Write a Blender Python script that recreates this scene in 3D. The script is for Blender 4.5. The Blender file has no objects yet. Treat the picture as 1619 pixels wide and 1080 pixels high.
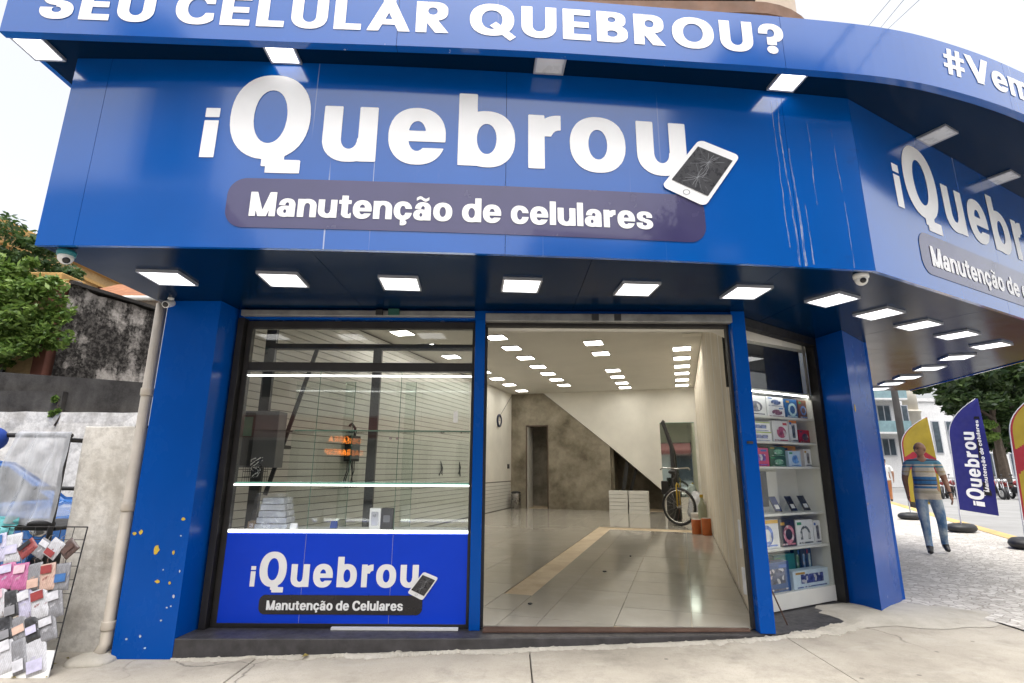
import bpy, bmesh, math, random
import numpy as np
from math import sin, cos, pi, radians
from mathutils import Vector, Matrix, noise
from mathutils.geometry import tessellate_polygon

SC = bpy.context.scene
COL = SC.collection
RNG = random.Random(7)

# ------------------------------------------------------------------ camera
CAM_H = 1.42
cam_data = bpy.data.cameras.new('camera')
cam_data.sensor_width = 36.0
cam_data.lens = 36.0 * 835.0 / 1619.0
cam_data.clip_start = 0.05
cam_data.clip_end = 2000
camera = bpy.data.objects.new('camera', cam_data)
COL.objects.link(camera)
_p, _r = radians(13.4), radians(0.35)
_f = Vector((0, cos(_p), sin(_p)))
_u = Vector((1, 0, 0)).cross(_f)
_rt = Vector((1, 0, 0)) * cos(_r) + _u * sin(_r)
_up = _rt.cross(_f)
camera.matrix_world = Matrix(((_rt.x, _up.x, -_f.x, 0), (_rt.y, _up.y, -_f.y, 0), (_rt.z, _up.z, -_f.z, CAM_H), (0, 0, 0, 1)))
SC.camera = camera

# ------------------------------------------------------------------ sky, sun, exposure (bright overcast)
SUN_EL, SUN_AZ = radians(72), radians(165)      # azimuth clockwise from +Y: behind the camera, a little to the left
world = bpy.data.worlds.new('World')
SC.world = world
world.use_nodes = True
_nt = world.node_tree
_nt.nodes.clear()
_sky = _nt.nodes.new('ShaderNodeTexSky')
_sky.sky_type = 'NISHITA'
_sky.sun_disc = False
_sky.sun_elevation = SUN_EL
_sky.sun_rotation = SUN_AZ
_sky.dust_density = 6.0
_sky.air_density = 1.0
_sky.ozone_density = 1.0
_hs = _nt.nodes.new('ShaderNodeHueSaturation')
_hs.inputs['Saturation'].default_value = 0.22      # cloud cover: almost white
_bg = _nt.nodes.new('ShaderNodeBackground')
_bg.inputs['Strength'].default_value = 0.15
_wo = _nt.nodes.new('ShaderNodeOutputWorld')
_nt.links.new(_sky.outputs['Color'], _hs.inputs['Color'])
_nt.links.new(_hs.outputs['Color'], _bg.inputs['Color'])
_nt.links.new(_bg.outputs['Background'], _wo.inputs['Surface'])
sun_data = bpy.data.lights.new('sun', 'SUN')
sun_data.energy = 0.5
sun_data.angle = radians(25)
sun_data.color = (1.0, 0.96, 0.9)
sun = bpy.data.objects.new('sun', sun_data)
COL.objects.link(sun)
_sd = Vector((sin(SUN_AZ) * cos(SUN_EL), cos(SUN_AZ) * cos(SUN_EL), sin(SUN_EL)))
sun.rotation_euler = _sd.to_track_quat('Z', 'Y').to_euler()
SC.view_settings.view_transform = 'Standard'
SC.view_settings.look = 'None'
SC.view_settings.exposure = 1.3
SC.view_settings.gamma = 1.0
SC.render.engine = 'CYCLES'
SC.cycles.use_denoising = True
SC.cycles.max_bounces = 8
SC.cycles.transparent_max_bounces = 16
SC.cycles.sample_clamp_indirect = 4.0

# ------------------------------------------------------------------ materials
MATS = {}

def lin(r, g, b):
    f = lambda c: (c / 255 / 12.92) if c / 255 <= 0.04045 else ((c / 255 + 0.055) / 1.055) ** 2.4
    return (f(r), f(g), f(b))

class N:
    """small node-tree helper"""
    def __init__(self, name):
        self.m = bpy.data.materials.new(name)
        self.m.use_nodes = True
        self.t = self.m.node_tree
        self.b = self.t.nodes['Principled BSDF']
        self.out = self.t.nodes['Material Output']
        self._tc = None
    def new(self, kind, **kw):
        n = self.t.nodes.new(kind)
        for k, v in kw.items():
            if hasattr(n, k): setattr(n, k, v)
            else: n.inputs[k.replace('_', ' ')].default_value = v
        return n
    def link(self, a, b): self.t.links.new(a, b)
    def co(self, sx=1, sy=1, sz=1, space='Object', rot=0):
        if self._tc is None: self._tc = self.t.nodes.new('ShaderNodeTexCoord')
        mp = self.t.nodes.new('ShaderNodeMapping')
        mp.inputs['Scale'].default_value = (sx, sy, sz)
        mp.inputs['Rotation'].default_value = (0, 0, rot)
        self.link(self._tc.outputs[space], mp.inputs['Vector'])
        return mp.outputs['Vector']
    def noise(self, vec, scale, detail=4, rough=0.6):
        n = self.new('ShaderNodeTexNoise')
        n.inputs['Scale'].default_value = scale
        n.inputs['Detail'].default_value = detail
        n.inputs['Roughness'].default_value = rough
        self.link(vec, n.inputs['Vector'])
        return n.outputs['Fac']
    def ramp(self, fac, stops):
        r = self.new('ShaderNodeValToRGB')
        el = r.color_ramp.elements
        while len(el) < len(stops): el.new(0.5)
        for e, (p, c) in zip(el, stops):
            e.position = p
            e.color = (c, c, c, 1) if not hasattr(c, '__len__') else (*c[:3], 1)
        self.link(fac, r.inputs['Fac'])
        return r.outputs['Color']
    def mix(self, fac, a, b, mode='MIX'):
        m = self.new('ShaderNodeMix', data_type='RGBA', blend_type=mode)
        for s, v in ((m.inputs[0], fac), (m.inputs[6], a), (m.inputs[7], b)):
            if hasattr(v, 'links') or hasattr(v, 'is_linked'): self.link(v, s)
            elif hasattr(v, '__len__'): s.default_value = (*v[:3], 1)
            else: s.default_value = v
        return m.outputs[2]
    def bump(self, h, strength=0.3, dist=0.01):
        b = self.new('ShaderNodeBump')
        b.inputs['Strength'].default_value = strength
        b.inputs['Distance'].default_value = dist
        self.link(h, b.inputs['Height'])
        self.link(b.outputs['Normal'], self.b.inputs['Normal'])
    def base(self, v):
        if hasattr(v, 'is_linked'): self.link(v, self.b.inputs['Base Color'])
        else: self.b.inputs['Base Color'].default_value = (*v[:3], 1)
    def rough(self, v):
        if hasattr(v, 'is_linked'): self.link(v, self.b.inputs['Roughness'])
        else: self.b.inputs['Roughness'].default_value = v

def mat(name, col, rough=0.5, var=0.15, scale=3.0, bump=0.0, bscale=60.0, metal=0.0, spec=0.5, rvar=0.1, coat=0.0):
    """plain procedural paint / plastic / metal with slight mottling"""
    if name in MATS: return MATS[name]
    n = N(name)
    v = n.co()
    f = n.noise(v, scale)
    dark = tuple(c * (1 - var) for c in col)
    light = tuple(min(1, c * (1 + var * 0.6)) for c in col)
    n.base(n.mix(n.ramp(f, [(0.3, 0.0), (0.7, 1.0)]), dark, light))
    n.rough(n.ramp(n.noise(v, scale * 2.3), [(0.3, max(0.02, rough - rvar)), (0.7, min(1, rough + rvar))]))
    n.b.inputs['Metallic'].default_value = metal
    n.b.inputs['Specular IOR Level'].default_value = spec
    n.b.inputs['Coat Weight'].default_value = coat
    if bump: n.bump(n.noise(v, bscale, 6), bump, 0.004)
    MATS[name] = n.m
    return n.m

def emit(name, col, strength, base=(0.8, 0.8, 0.8)):
    if name in MATS: return MATS[name]
    n = N(name)
    v = n.co()
    n.base(n.mix(n.noise(v, 4), base, tuple(c * 0.95 for c in base)))
    n.b.inputs['Emission Color'].default_value = (*col, 1)
    n.b.inputs['Emission Strength'].default_value = strength
    MATS[name] = n.m
    return n.m

def glass(name, tint=(0.97, 0.985, 0.975), ior=1.45, rough=0.0):
    """thin pane: straight-through transparency with Fresnel reflection"""
    if name in MATS: return MATS[name]
    n = N(name)
    n.t.nodes.remove(n.b)
    tr = n.new('ShaderNodeBsdfTransparent'); tr.inputs['Color'].default_value = (*tint, 1)
    gl = n.new('ShaderNodeBsdfGlossy'); gl.inputs['Roughness'].default_value = rough
    fr = n.new('ShaderNodeFresnel')
    geo = n.new('ShaderNodeNewGeometry')
    io = n.new('ShaderNodeMix')                       # leaving the pane: same reflectance as entering it
    io.inputs[2].default_value = ior; io.inputs[3].default_value = 1 / ior
    n.link(geo.outputs['Backfacing'], io.inputs[0]); n.link(io.outputs[0], fr.inputs['IOR'])
    mixn = n.new('ShaderNodeMixShader')
    smudge = n.ramp(n.noise(n.co(), 3.0), [(0.35, 0.9), (0.7, 1.15)])
    mu = n.new('ShaderNodeMath', operation='MULTIPLY')
    n.link(fr.outputs[0], mu.inputs[0]); n.link(smudge, mu.inputs[1])
    n.link(mu.outputs[0], mixn.inputs[0])
    n.link(tr.outputs[0], mixn.inputs[1]); n.link(gl.outputs[0], mixn.inputs[2])
    n.link(mixn.outputs[0], n.out.inputs['Surface'])
    MATS[name] = n.m
    return n.m

def blue_panel(name, col, rough=0.16, streak=0.0, dusty=0.22, coat=0.7, spec=0.5, cior=1.5):
    """glossy aluminium composite cladding: faint dirt, scuffs and dried water runs"""
    n = N(name)
    v = n.co()
    big = n.noise(v, 0.9, 3)
    c = n.mix(n.ramp(big, [(0.3, 0.0), (0.7, 1.0)]), tuple(x * 0.92 for x in col), tuple(x * 1.06 for x in col))
    dust = n.ramp(n.noise(n.co(1, 1, 0.45), 6.0, 8, 0.7), [(0.62, 0.0), (0.78, dusty)])
    c = n.mix(dust, c, (0.32, 0.34, 0.38))
    smud = n.ramp(n.noise(n.co(1, 1, 1.6), 2.4, 9, 0.72), [(0.64, 0.0), (0.74, 0.35)])
    c = n.mix(smud, c, tuple(x * 0.45 + 0.01 for x in col))
    if streak:
        run = n.ramp(n.noise(n.co(26, 26, 0.35), 1.0, 3, 0.5), [(0.70, 0.0), (0.735, streak)])
        msk = n.ramp(n.noise(n.co(0.55, 0.55, 0.25), 1.0, 2), [(0.52, 0.0), (0.62, 1.0)])
        c = n.mix(n.mix(1.0, run, msk, 'MULTIPLY'), c, (0.6, 0.64, 0.7))
    n.base(c)
    n.rough(n.ramp(n.noise(n.co(1, 1, 0.6), 3.0, 6), [(0.3, rough * 0.85), (0.75, rough * 1.25)]))
    n.b.inputs['Specular IOR Level'].default_value = spec
    n.b.inputs['Coat Weight'].default_value = coat
    n.b.inputs['Coat IOR'].default_value = cior
    n.b.inputs['Coat Roughness'].default_value = 0.10
    bv = n.noise(n.co(), 0.7, 1)
    n.bump(bv, 0.06, 0.05)
    return n.m

def concrete(name, light, dark, scale=1.5, contrast=0.5, bump=0.4, speck=0.3):
    n = N(name)
    v = n.co()
    a = n.ramp(n.noise(v, scale, 8, 0.65), [(0.5 - contrast * 0.4, 0.0), (0.5 + contrast * 0.4, 1.0)])
    c = n.mix(a, dark, light)
    sp = n.ramp(n.noise(v, 60, 4, 0.7), [(0.3, 1.0), (0.42, 0.0)])
    c = n.mix(n.mix(1.0, sp, (speck,) * 3, 'MULTIPLY'), c, tuple(x * 0.45 for x in dark))
    blot = n.ramp(n.noise(v, 9, 3), [(0.66, 0.0), (0.72, 0.35)])
    c = n.mix(blot, c, tuple(x * 0.6 for x in dark))
    n.base(c)
    n.rough(0.9)
    n.b.inputs['Specular IOR Level'].default_value = 0.25
    n.bump(n.noise(v, 45, 8, 0.7), bump, 0.006)
    return n.m

def pavement_mat(name, light, dark):
    """trodden cast concrete: patches, oily stains, hairline cracks, gum spots"""
    n = N(name)
    v = n.co()
    c = n.mix(n.ramp(n.noise(v, 0.9, 8, 0.68), [(0.32, 0.0), (0.68, 1.0)]), dark, light)
    c = n.mix(n.ramp(n.noise(v, 3.4, 8, 0.75), [(0.50, 0.0), (0.72, 0.55)]), c, tuple(x * 0.62 for x in dark))
    c = n.mix(n.ramp(n.noise(n.co(1, 2.4, 1), 1.7, 6, 0.7), [(0.55, 0.0), (0.7, 0.35)]), c, (0.50, 0.47, 0.42))
    sp = n.new('ShaderNodeTexVoronoi', feature='F1'); sp.inputs['Scale'].default_value = 3.3
    n.link(v, sp.inputs['Vector'])
    c = n.mix(n.ramp(sp.outputs['Distance'], [(0.035, 0.55), (0.06, 0.0)]), c, (0.07, 0.065, 0.06))
    wn = n.new('ShaderNodeTexNoise'); wn.inputs['Scale'].default_value = 1.8; wn.inputs['Detail'].default_value = 5
    n.link(v, wn.inputs['Vector'])
    dv = n.new('ShaderNodeMix', data_type='VECTOR'); dv.inputs[0].default_value = 0.35
    n.link(v, dv.inputs[4]); n.link(wn.outputs['Color'], dv.inputs[5])
    ed = n.new('ShaderNodeTexVoronoi', feature='DISTANCE_TO_EDGE'); ed.inputs['Scale'].default_value = 0.8
    n.link(dv.outputs[1], ed.inputs['Vector'])
    crack = n.ramp(ed.outputs['Distance'], [(0.0, 0.75), (0.006, 0.0)])
    ck = n.mix(1.0, crack, n.ramp(n.noise(v, 0.6, 2), [(0.5, 0.0), (0.6, 1.0)]), 'MULTIPLY')
    c = n.mix(ck, c, (0.08, 0.072, 0.062))
    grit = n.ramp(n.noise(v, 120, 4, 0.8), [(0.32, 0.45), (0.45, 0.0)])
    c = n.mix(grit, c, (0.12, 0.11, 0.095))
    n.base(c); n.rough(0.9); n.b.inputs['Specular IOR Level'].default_value = 0.25
    n.bump(n.noise(v, 40, 10, 0.75), 0.6, 0.008)
    return n.m

def cloth_print(name, a, b, sc=22.0):
    """knitted goods in a clear bag: stripes, printed patches, glossy film"""
    n = N(name)
    w = n.new('ShaderNodeTexWave'); w.inputs['Scale'].default_value = sc; w.inputs['Distortion'].default_value = 3.0; w.inputs['Detail'].default_value = 2
    n.link(n.co(), w.inputs['Vector'])
    c = n.mix(n.ramp(w.outputs['Fac'], [(0.45, 0.0), (0.55, 0.5)]), a, tuple(x * 0.72 for x in a))
    c = n.mix(n.ramp(n.noise(n.co(), 16, 3), [(0.58, 0.0), (0.62, 0.8)]), c, b)
    n.base(c); n.rough(0.6)
    n.b.inputs['Coat Weight'].default_value = 0.6; n.b.inputs['Coat Roughness'].default_value = 0.2
    n.bump(n.noise(n.co(), 38, 5), 0.5, 0.01)
    return n.m

def pack_print(name, a, b):
    """printed carton artwork: soft two-tone patches with small detail"""
    n = N(name)
    vo = n.new('ShaderNodeTexVoronoi', feature='F1'); vo.inputs['Scale'].default_value = 38
    n.link(n.co(), vo.inputs['Vector'])
    c = n.mix(n.ramp(n.noise(n.co(), 17, 5), [(0.42, 0.0), (0.56, 1.0)]), a, b)
    sp_ = n.new('ShaderNodeSeparateColor'); n.link(vo.outputs['Color'], sp_.inputs[0])
    c = n.mix(n.ramp(sp_.outputs[1], [(0.86, 0.0), (0.88, 0.7)]), c, (0.75, 0.75, 0.75))
    n.base(c); n.rough(0.3)
    return n.m

def stained(name, light, dark, lo, hi, zsq=0.35, sc=1.2):
    """old plaster with black mould: blotches plus vertical drips"""
    n = N(name)
    v = n.co()
    f1 = n.noise(v, sc * 1.4, 10, 0.72)
    f2 = n.noise(n.co(5, 5, zsq), sc, 6, 0.6)
    f = n.mix(0.25, f1, f2)
    k = n.ramp(f, [(lo, 0.0), (hi, 1.0)])
    c = n.mix(k, dark, light)
    c = n.mix(n.ramp(n.noise(v, 14, 6, 0.7), [(0.45, 0.0), (0.6, 0.5)]), c, tuple((a + b) * 0.4 for a, b in zip(light, dark)))
    n.base(c)
    n.rough(0.92)
    n.b.inputs['Specular IOR Level'].default_value = 0.2
    n.bump(n.noise(v, 22, 8, 0.7), 0.5, 0.01)
    return n.m

def mosaic(name):
    """small irregular limestone cubes, too small to pick apart"""
    n = N(name)
    v = n.co()
    vo = n.new('ShaderNodeTexVoronoi', feature='F1'); vo.inputs['Scale'].default_value = 13.0
    n.link(v, vo.inputs['Vector'])
    ed = n.new('ShaderNodeTexVoronoi', feature='DISTANCE_TO_EDGE'); ed.inputs['Scale'].default_value = 13.0
    n.link(v, ed.inputs['Vector'])
    sep = n.new('ShaderNodeSeparateColor'); n.link(vo.outputs['Color'], sep.inputs[0])
    c = n.ramp(sep.outputs[0], [(0.0, (0.40, 0.375, 0.335)), (0.5, (0.54, 0.51, 0.465)), (1.0, (0.66, 0.63, 0.58))])
    grout = n.ramp(ed.outputs['Distance'], [(0.02, 0.0), (0.07, 1.0)])
    c = n.mix(grout, (0.33, 0.30, 0.26), c)
    c = n.mix(n.ramp(n.noise(v, 0.8, 5), [(0.35, 0.3), (0.65, 0.0)]), c, (0.32, 0.295, 0.26))
    n.base(c); n.rough(0.85)
    n.bump(grout, 0.5, 0.012)
    return n.m

def leafmat(name, c1, c2):
    n = N(name)
    oi = n.new('ShaderNodeNewGeometry')
    f = n.ramp(oi.outputs['Random Per Island'], [(0.0, c1), (1.0, c2)])
    n.base(f)
    n.rough(0.55)
    n.b.inputs['Subsurface Weight'].default_value = 0.0
    tl = n.new('ShaderNodeBsdfTranslucent')
    n.link(f, tl.inputs['Color'])
    mx = n.new('ShaderNodeMixShader'); mx.inputs[0].default_value = 0.3
    n.link(n.b.outputs[0], mx.inputs[1]); n.link(tl.outputs[0], mx.inputs[2])
    n.link(mx.outputs[0], n.out.inputs['Surface'])
    return n.m

def tile_mat(name):
    n = N(name)
    v = n.co()
    oi = n.new('ShaderNodeObjectInfo')
    c = n.mix(n.noise(v, 2.2, 6), (0.40, 0.375, 0.325), (0.50, 0.475, 0.42))
    c = n.mix(n.ramp(oi.outputs['Random'], [(0.0, 0.0), (1.0, 0.35)]), c, (0.36, 0.335, 0.29))
    dust = n.ramp(n.noise(n.co(0.8, 0.8, 1), 3.0, 8, 0.7), [(0.5, 0.0), (0.75, 0.5)])
    c = n.mix(dust, c, (0.55, 0.52, 0.47))
    n.base(c)
    n.rough(n.ramp(n.noise(v, 4.0, 6), [(0.3, 0.075), (0.75, 0.13)]))
    return n.m

def striped(name, stripes, skin=None):
    """polo shirt: horizontal knitted bands by height"""
    n = N(name)
    tc = n.co(1, 1, 1)
    sp = n.new('ShaderNodeSeparateXYZ'); n.link(tc, sp.inputs[0])
    r = n.new('ShaderNodeValToRGB'); r.color_ramp.interpolation = 'CONSTANT'
    el = r.color_ramp.elements
    while len(el) < len(stripes): el.new(0.5)
    for e, (p, c) in zip(el, stripes): e.position = p; e.color = (*c, 1)
    mr = n.new('ShaderNodeMapRange'); mr.inputs['From Min'].default_value = 0.85; mr.inputs['From Max'].default_value = 1.50
    n.link(sp.outputs[2], mr.inputs['Value']); n.link(mr.outputs[0], r.inputs['Fac'])
    n.base(n.mix(n.noise(tc, 30), r.outputs[0], (0.35, 0.36, 0.36)))
    r2 = n.b; r2.inputs['Roughness'].default_value = 0.9
    n.t.links.remove(n.b.inputs['Base Color'].links[0]); n.link(r.outputs[0], n.b.inputs['Base Color'])
    n.bump(n.noise(n.co(1, 1, 2.2), 9, 5), 0.9, 0.03)
    return n.m

# ------------------------------------------------------------------ mesh building
class MB:
    def __init__(self): self.v = []; self.f = []; self.mi = []; self.cur = 0
    def add(self, vs, fs):
        o = len(self.v); self.v += [tuple(x) for x in vs]
        for f in fs: self.f.append(tuple(i + o for i in f)); self.mi.append(self.cur)
        return self
    def box(self, x0, x1, y0, y1, z0, z1):
        return self.add([(x0, y0, z0), (x1, y0, z0), (x1, y1, z0), (x0, y1, z0), (x0, y0, z1), (x1, y0, z1), (x1, y1, z1), (x0, y1, z1)],
                        [(3, 2, 1, 0), (4, 5, 6, 7), (0, 1, 5, 4), (1, 2, 6, 5), (2, 3, 7, 6), (3, 0, 4, 7)])
    def obox(self, c, ax, ay, az, hx, hy, hz):
        c = Vector(c); ax, ay, az = Vector(ax), Vector(ay), Vector(az)
        vs = [c + ax * sx * hx + ay * sy * hy + az * sz * hz for sz in (-1, 1) for sx, sy in ((-1, -1), (1, -1), (1, 1), (-1, 1))]
        return self.add(vs, [(3, 2, 1, 0), (4, 5, 6, 7), (0, 1, 5, 4), (1, 2, 6, 5), (2, 3, 7, 6), (3, 0, 4, 7)])
    def prism(self, pts, z0, z1):
        """vertical extrusion of a simple plan polygon"""
        a = sum(p[0] * q[1] - q[0] * p[1] for p, q in zip(pts, pts[1:] + pts[:1]))
        if a < 0: pts = pts[::-1]
        n = len(pts)
        vs = [(p[0], p[1], z0) for p in pts] + [(p[0], p[1], z1) for p in pts]
        fs = [(i, (i + 1) % n, (i + 1) % n + n, i + n) for i in range(n)]
        if n == 4: fs += [(3, 2, 1, 0), (4, 5, 6, 7)]
        else:
            tri = tessellate_polygon([[Vector((p[0], p[1], 0)) for p in pts]])
            for t in tri:
                p, q, r = (pts[i] for i in t)
                s = (q[0] - p[0]) * (r[1] - p[1]) - (q[1] - p[1]) * (r[0] - p[0])
                if s < 0: t = t[::-1]
                fs += [tuple(i + n for i in t), tuple(t[::-1])]
        return self.add(vs, fs)
    def slab(self, loops, fn, th):
        """planar shape with holes given as 2-D loops, mapped by fn(a,b,depth); th 0 gives a sheet"""
        pts = [p for l in loops for p in l]
        off = []; o = 0
        for l in loops: off.append(o); o += len(l)
        area = lambda l: abs(sum(p[0] * q[1] - q[0] * p[1] for p, q in zip(l, l[1:] + l[:1])))
        def inside(p, l):
            c = False
            for a, b in zip(l, l[1:] + l[:1]):
                if (a[1] > p[1]) != (b[1] > p[1]) and p[0] < (b[0] - a[0]) * (p[1] - a[1]) / (b[1] - a[1]) + a[0]: c = not c
            return c
        depth = [sum(1 for m in loops if m is not l and inside(l[0], m)) for l in loops]
        tri = []
        for k, l in enumerate(loops):
            if depth[k] % 2: continue
            grp = [k] + [j for j, m in enumerate(loops) if depth[j] == depth[k] + 1 and inside(m[0], l)]
            idx = [off[j] + i for j in grp for i in range(len(loops[j]))]
            for t in tessellate_polygon([[Vector((p[0], p[1], 0)) for p in loops[j]] for j in grp]): tri.append(tuple(idx[i] for i in t))
        fr = [fn(p[0], p[1], 0) for p in pts]
        fs = []
        for t in tri:
            p, q, r = (pts[i] for i in t)
            s = (q[0] - p[0]) * (r[1] - p[1]) - (q[1] - p[1]) * (r[0] - p[0])
            fs.append(tuple(t) if s > 0 else tuple(t[::-1]))
        if not th: return self.add(fr, fs)
        n = len(pts)
        bk = [fn(p[0], p[1], th) for p in pts]
        fs = fs + [tuple(i + n for i in f[::-1]) for f in fs]
        o = 0
        for l in loops:
            m = len(l)
            for i in range(m):
                a, b = o + i, o + (i + 1) % m
                fs.append((a, a + n, b + n, b))
            o += m
        return self.add(fr + bk, fs)
    def tube(self, pts, r, n=8, cap=True):
        pts = [Vector(p) for p in pts]
        rs = r if hasattr(r, '__len__') else [r] * len(pts)
        vs = []; fs = []
        up = Vector((0, 0, 1))
        prev = None
        for i, p in enumerate(pts):
            d = (pts[min(i + 1, len(pts) - 1)] - pts[max(i - 1, 0)]).normalized()
            if prev is None:
                a = d.orthogonal().normalized()
            else:
                a = (prev - d * prev.dot(d))
                a = a.normalized() if a.length > 1e-6 else d.orthogonal().normalized()
            prev = a
            b = d.cross(a)
            for k in range(n):
                t = 2 * pi * k / n
                vs.append(p + (a * cos(t) + b * sin(t)) * rs[i])
        for i in range(len(pts) - 1):
            for k in range(n):
                fs.append((i * n + k, i * n + (k + 1) % n, (i + 1) * n + (k + 1) % n, (i + 1) * n + k))
        if cap:
            fs.append(tuple(range(n))[::-1]); fs.append(tuple((len(pts) - 1) * n + k for k in range(n)))
        return self.add(vs, fs)
    def lathe(self, prof, c=(0, 0, 0), n=16, ax=None):
        """profile of (radius, height) round z (or round axis ax) at c"""
        c = Vector(c)
        q = Vector((0, 0, 1)).rotation_difference(Vector(ax)) if ax else None
        vs = []; fs = []
        for r, h in prof:
            for k in range(n):
                t = 2 * pi * k / n
                p = Vector((r * cos(t), r * sin(t), h))
                vs.append(c + (q @ p if q else p))
        for i in range(len(prof) - 1):
            for k in range(n):
                fs.append((i * n + k, i * n + (k + 1) % n, (i + 1) * n + (k + 1) % n, (i + 1) * n + k))
        fs.append(tuple(range(n))[::-1]); fs.append(tuple((len(prof) - 1) * n + k for k in range(n)))
        return self.add(vs, fs)
    def torus(self, c, ax, R, r, n=24, m=8, sq=1.0):
        c = Vector(c); q = Vector((0, 0, 1)).rotation_difference(Vector(ax))
        vs = []; fs = []
        for i in range(n):
            a = 2 * pi * i / n
            for j in range(m):
                b = 2 * pi * j / m
                vs.append(c + q @ Vector(((R + r * cos(b)) * cos(a), (R + r * cos(b)) * sin(a), r * sq * sin(b))))
        for i in range(n):
            for j in range(m):
                fs.append((i * m + j, ((i + 1) % n) * m + j, ((i + 1) % n) * m + (j + 1) % m, i * m + (j + 1) % m))
        return self.add(vs, fs)
    def sphere(self, c, rx, ry, rz, n=12, m=8):
        vs = []; fs = []
        for j in range(1, m):
            b = pi * j / m
            for i in range(n):
                a = 2 * pi * i / n
                vs.append((c[0] + rx * sin(b) * cos(a), c[1] + ry * sin(b) * sin(a), c[2] + rz * cos(b)))
        t = len(vs); vs += [(c[0], c[1], c[2] + rz), (c[0], c[1], c[2] - rz)]
        for j in range(m - 2):
            for i in range(n):
                fs.append((j * n + i, (j + 1) * n + i, (j + 1) * n + (i + 1) % n, j * n + (i + 1) % n))
        for i in range(n):
            fs.append((t, i, (i + 1) % n)); fs.append((t + 1, (m - 2) * n + (i + 1) % n, (m - 2) * n + i))
        return self.add(vs, fs)
    def mesh(self, name, mats, smooth=False):
        me = bpy.data.meshes.new(name)
        me.from_pydata(self.v, [], self.f)
        for m in (mats if isinstance(mats, (list, tuple)) else [mats]): me.materials.append(m)
        if any(self.mi): me.polygons.foreach_set('material_index', self.mi)
        if smooth: me.polygons.foreach_set('use_smooth', [True] * len(me.polygons))
        me.update()
        return me

def link(name, me, parent=None, loc=(0, 0, 0), rz=0.0, bevel=0.0, local=False, smooth_angle=None):
    """one mesh object; with local=False the mesh is in world space even under a moved parent"""
    o = bpy.data.objects.new(name, me)
    COL.objects.link(o)
    o.location = loc
    o.rotation_euler = (0, 0, rz)
    if parent is not None:
        o.parent = parent
        if not local:
            o.matrix_parent_inverse = wm(parent).inverted()
    if bevel:
        b = o.modifiers.new('bevel', 'BEVEL'); b.width = bevel; b.segments = 2; b.limit_method = 'ANGLE'; b.angle_limit = radians(40)
    return o

def wm(o):
    m = Matrix.Translation(o.location) @ o.rotation_euler.to_matrix().to_4x4() @ Matrix.Diagonal((*o.scale, 1))
    return (wm(o.parent) @ o.matrix_parent_inverse @ m) if o.parent else m

def tag(o, label=None, cat=None, group=None, kind=None):
    if label: o['label'] = label
    if cat: o['category'] = cat
    if group: o['group'] = group
    if kind: o['kind'] = kind
    return o

def thing(name, label, cat, loc=(0, 0, 0), rz=0.0, group=None):
    o = bpy.data.objects.new(name, None)
    COL.objects.link(o)
    o.empty_display_size = 0.1
    o.location = loc; o.rotation_euler = (0, 0, rz)
    return tag(o, label, cat, group)

def struct(name, loc=(0, 0, 0), rz=0.0):
    o = bpy.data.objects.new(name, None)
    COL.objects.link(o); o.location = loc; o.rotation_euler = (0, 0, rz)
    o['kind'] = 'structure'
    return o

KIDS = {}
def copy_tree(o, parent=None):
    c = o.copy(); COL.objects.link(c)
    if parent is not None: c.parent = parent
    for ch in KIDS.get(o, None) or [k for k in COL.objects if k.parent == o]:
        copy_tree(ch, c)
    return c

def smoothpath(pts, n=8):
    """Catmull-Rom through plan points"""
    P = [Vector(p) for p in pts]
    P = [P[0] * 2 - P[1]] + P + [P[-1] * 2 - P[-2]]
    out = []
    for i in range(1, len(P) - 2):
        a, b, c, d = P[i - 1:i + 3]
        for k in range(n):
            t = k / n
            out.append(0.5 * ((2 * b) + (c - a) * t + (2 * a - 5 * b + 4 * c - d) * t * t + (3 * b - a - 3 * c + d) * t ** 3))
    out.append(P[-2])
    return out

class Path:
    """plan polyline with arc length: maps (s, z, depth) to the wall standing on it; outside = to the right of travel"""
    def __init__(self, pts):
        self.p = [Vector((p[0], p[1])) for p in pts]
        self.s = [0.0]
        for a, b in zip(self.p, self.p[1:]): self.s.append(self.s[-1] + (b - a).length)
        self.n = []
        for i in range(len(self.p)):
            d = (self.p[min(i + 1, len(self.p) - 1)] - self.p[max(i - 1, 0)]).normalized()
            self.n.append(Vector((d.y, -d.x)))
    def at(self, s, off=0.0):
        i = 0
        while i < len(self.s) - 2 and s > self.s[i + 1]: i += 1
        t = (s - self.s[i]) / (self.s[i + 1] - self.s[i])
        q = self.p[i].lerp(self.p[i + 1], t)
        tt = min(1, max(0, t))
        n = self.n[i].lerp(self.n[i + 1], tt).normalized()
        return q + n * off
    def s_of_x(self, x):
        for i in range(len(self.p) - 1):
            a, b = self.p[i], self.p[i + 1]
            if a.x <= x <= b.x: return self.s[i] + (self.s[i + 1] - self.s[i]) * (x - a.x) / (b.x - a.x)
        return self.s[-1]
    def wall(self, mb, s0, s1, z0, z1, th, step=0.15, off=0.0):
        """solid curved panel from s0 to s1: front face at off, back at off-th"""
        n = max(1, int(math.ceil((s1 - s0) / step)))
        cut = [s0 + (s1 - s0) * i / n for i in range(n + 1)]
        vs = []
        for s in cut:
            f = self.at(s, off); b = self.at(s, off - th)
            vs += [(f.x, f.y, z0), (f.x, f.y, z1), (b.x, b.y, z1), (b.x, b.y, z0)]
        fs = []
        for i in range(n):
            a, c = i * 4, i * 4 + 4
            fs += [(a, c, c + 1, a + 1), (a + 1, c + 1, c + 2, a + 2), (a + 2, c + 2, c + 3, a + 3), (a + 3, c + 3, c, a)]
        fs += [(0, 1, 2, 3), (n * 4 + 3, n * 4 + 2, n * 4 + 1, n * 4)]
        mb.add(vs, fs)
        return mb

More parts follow.
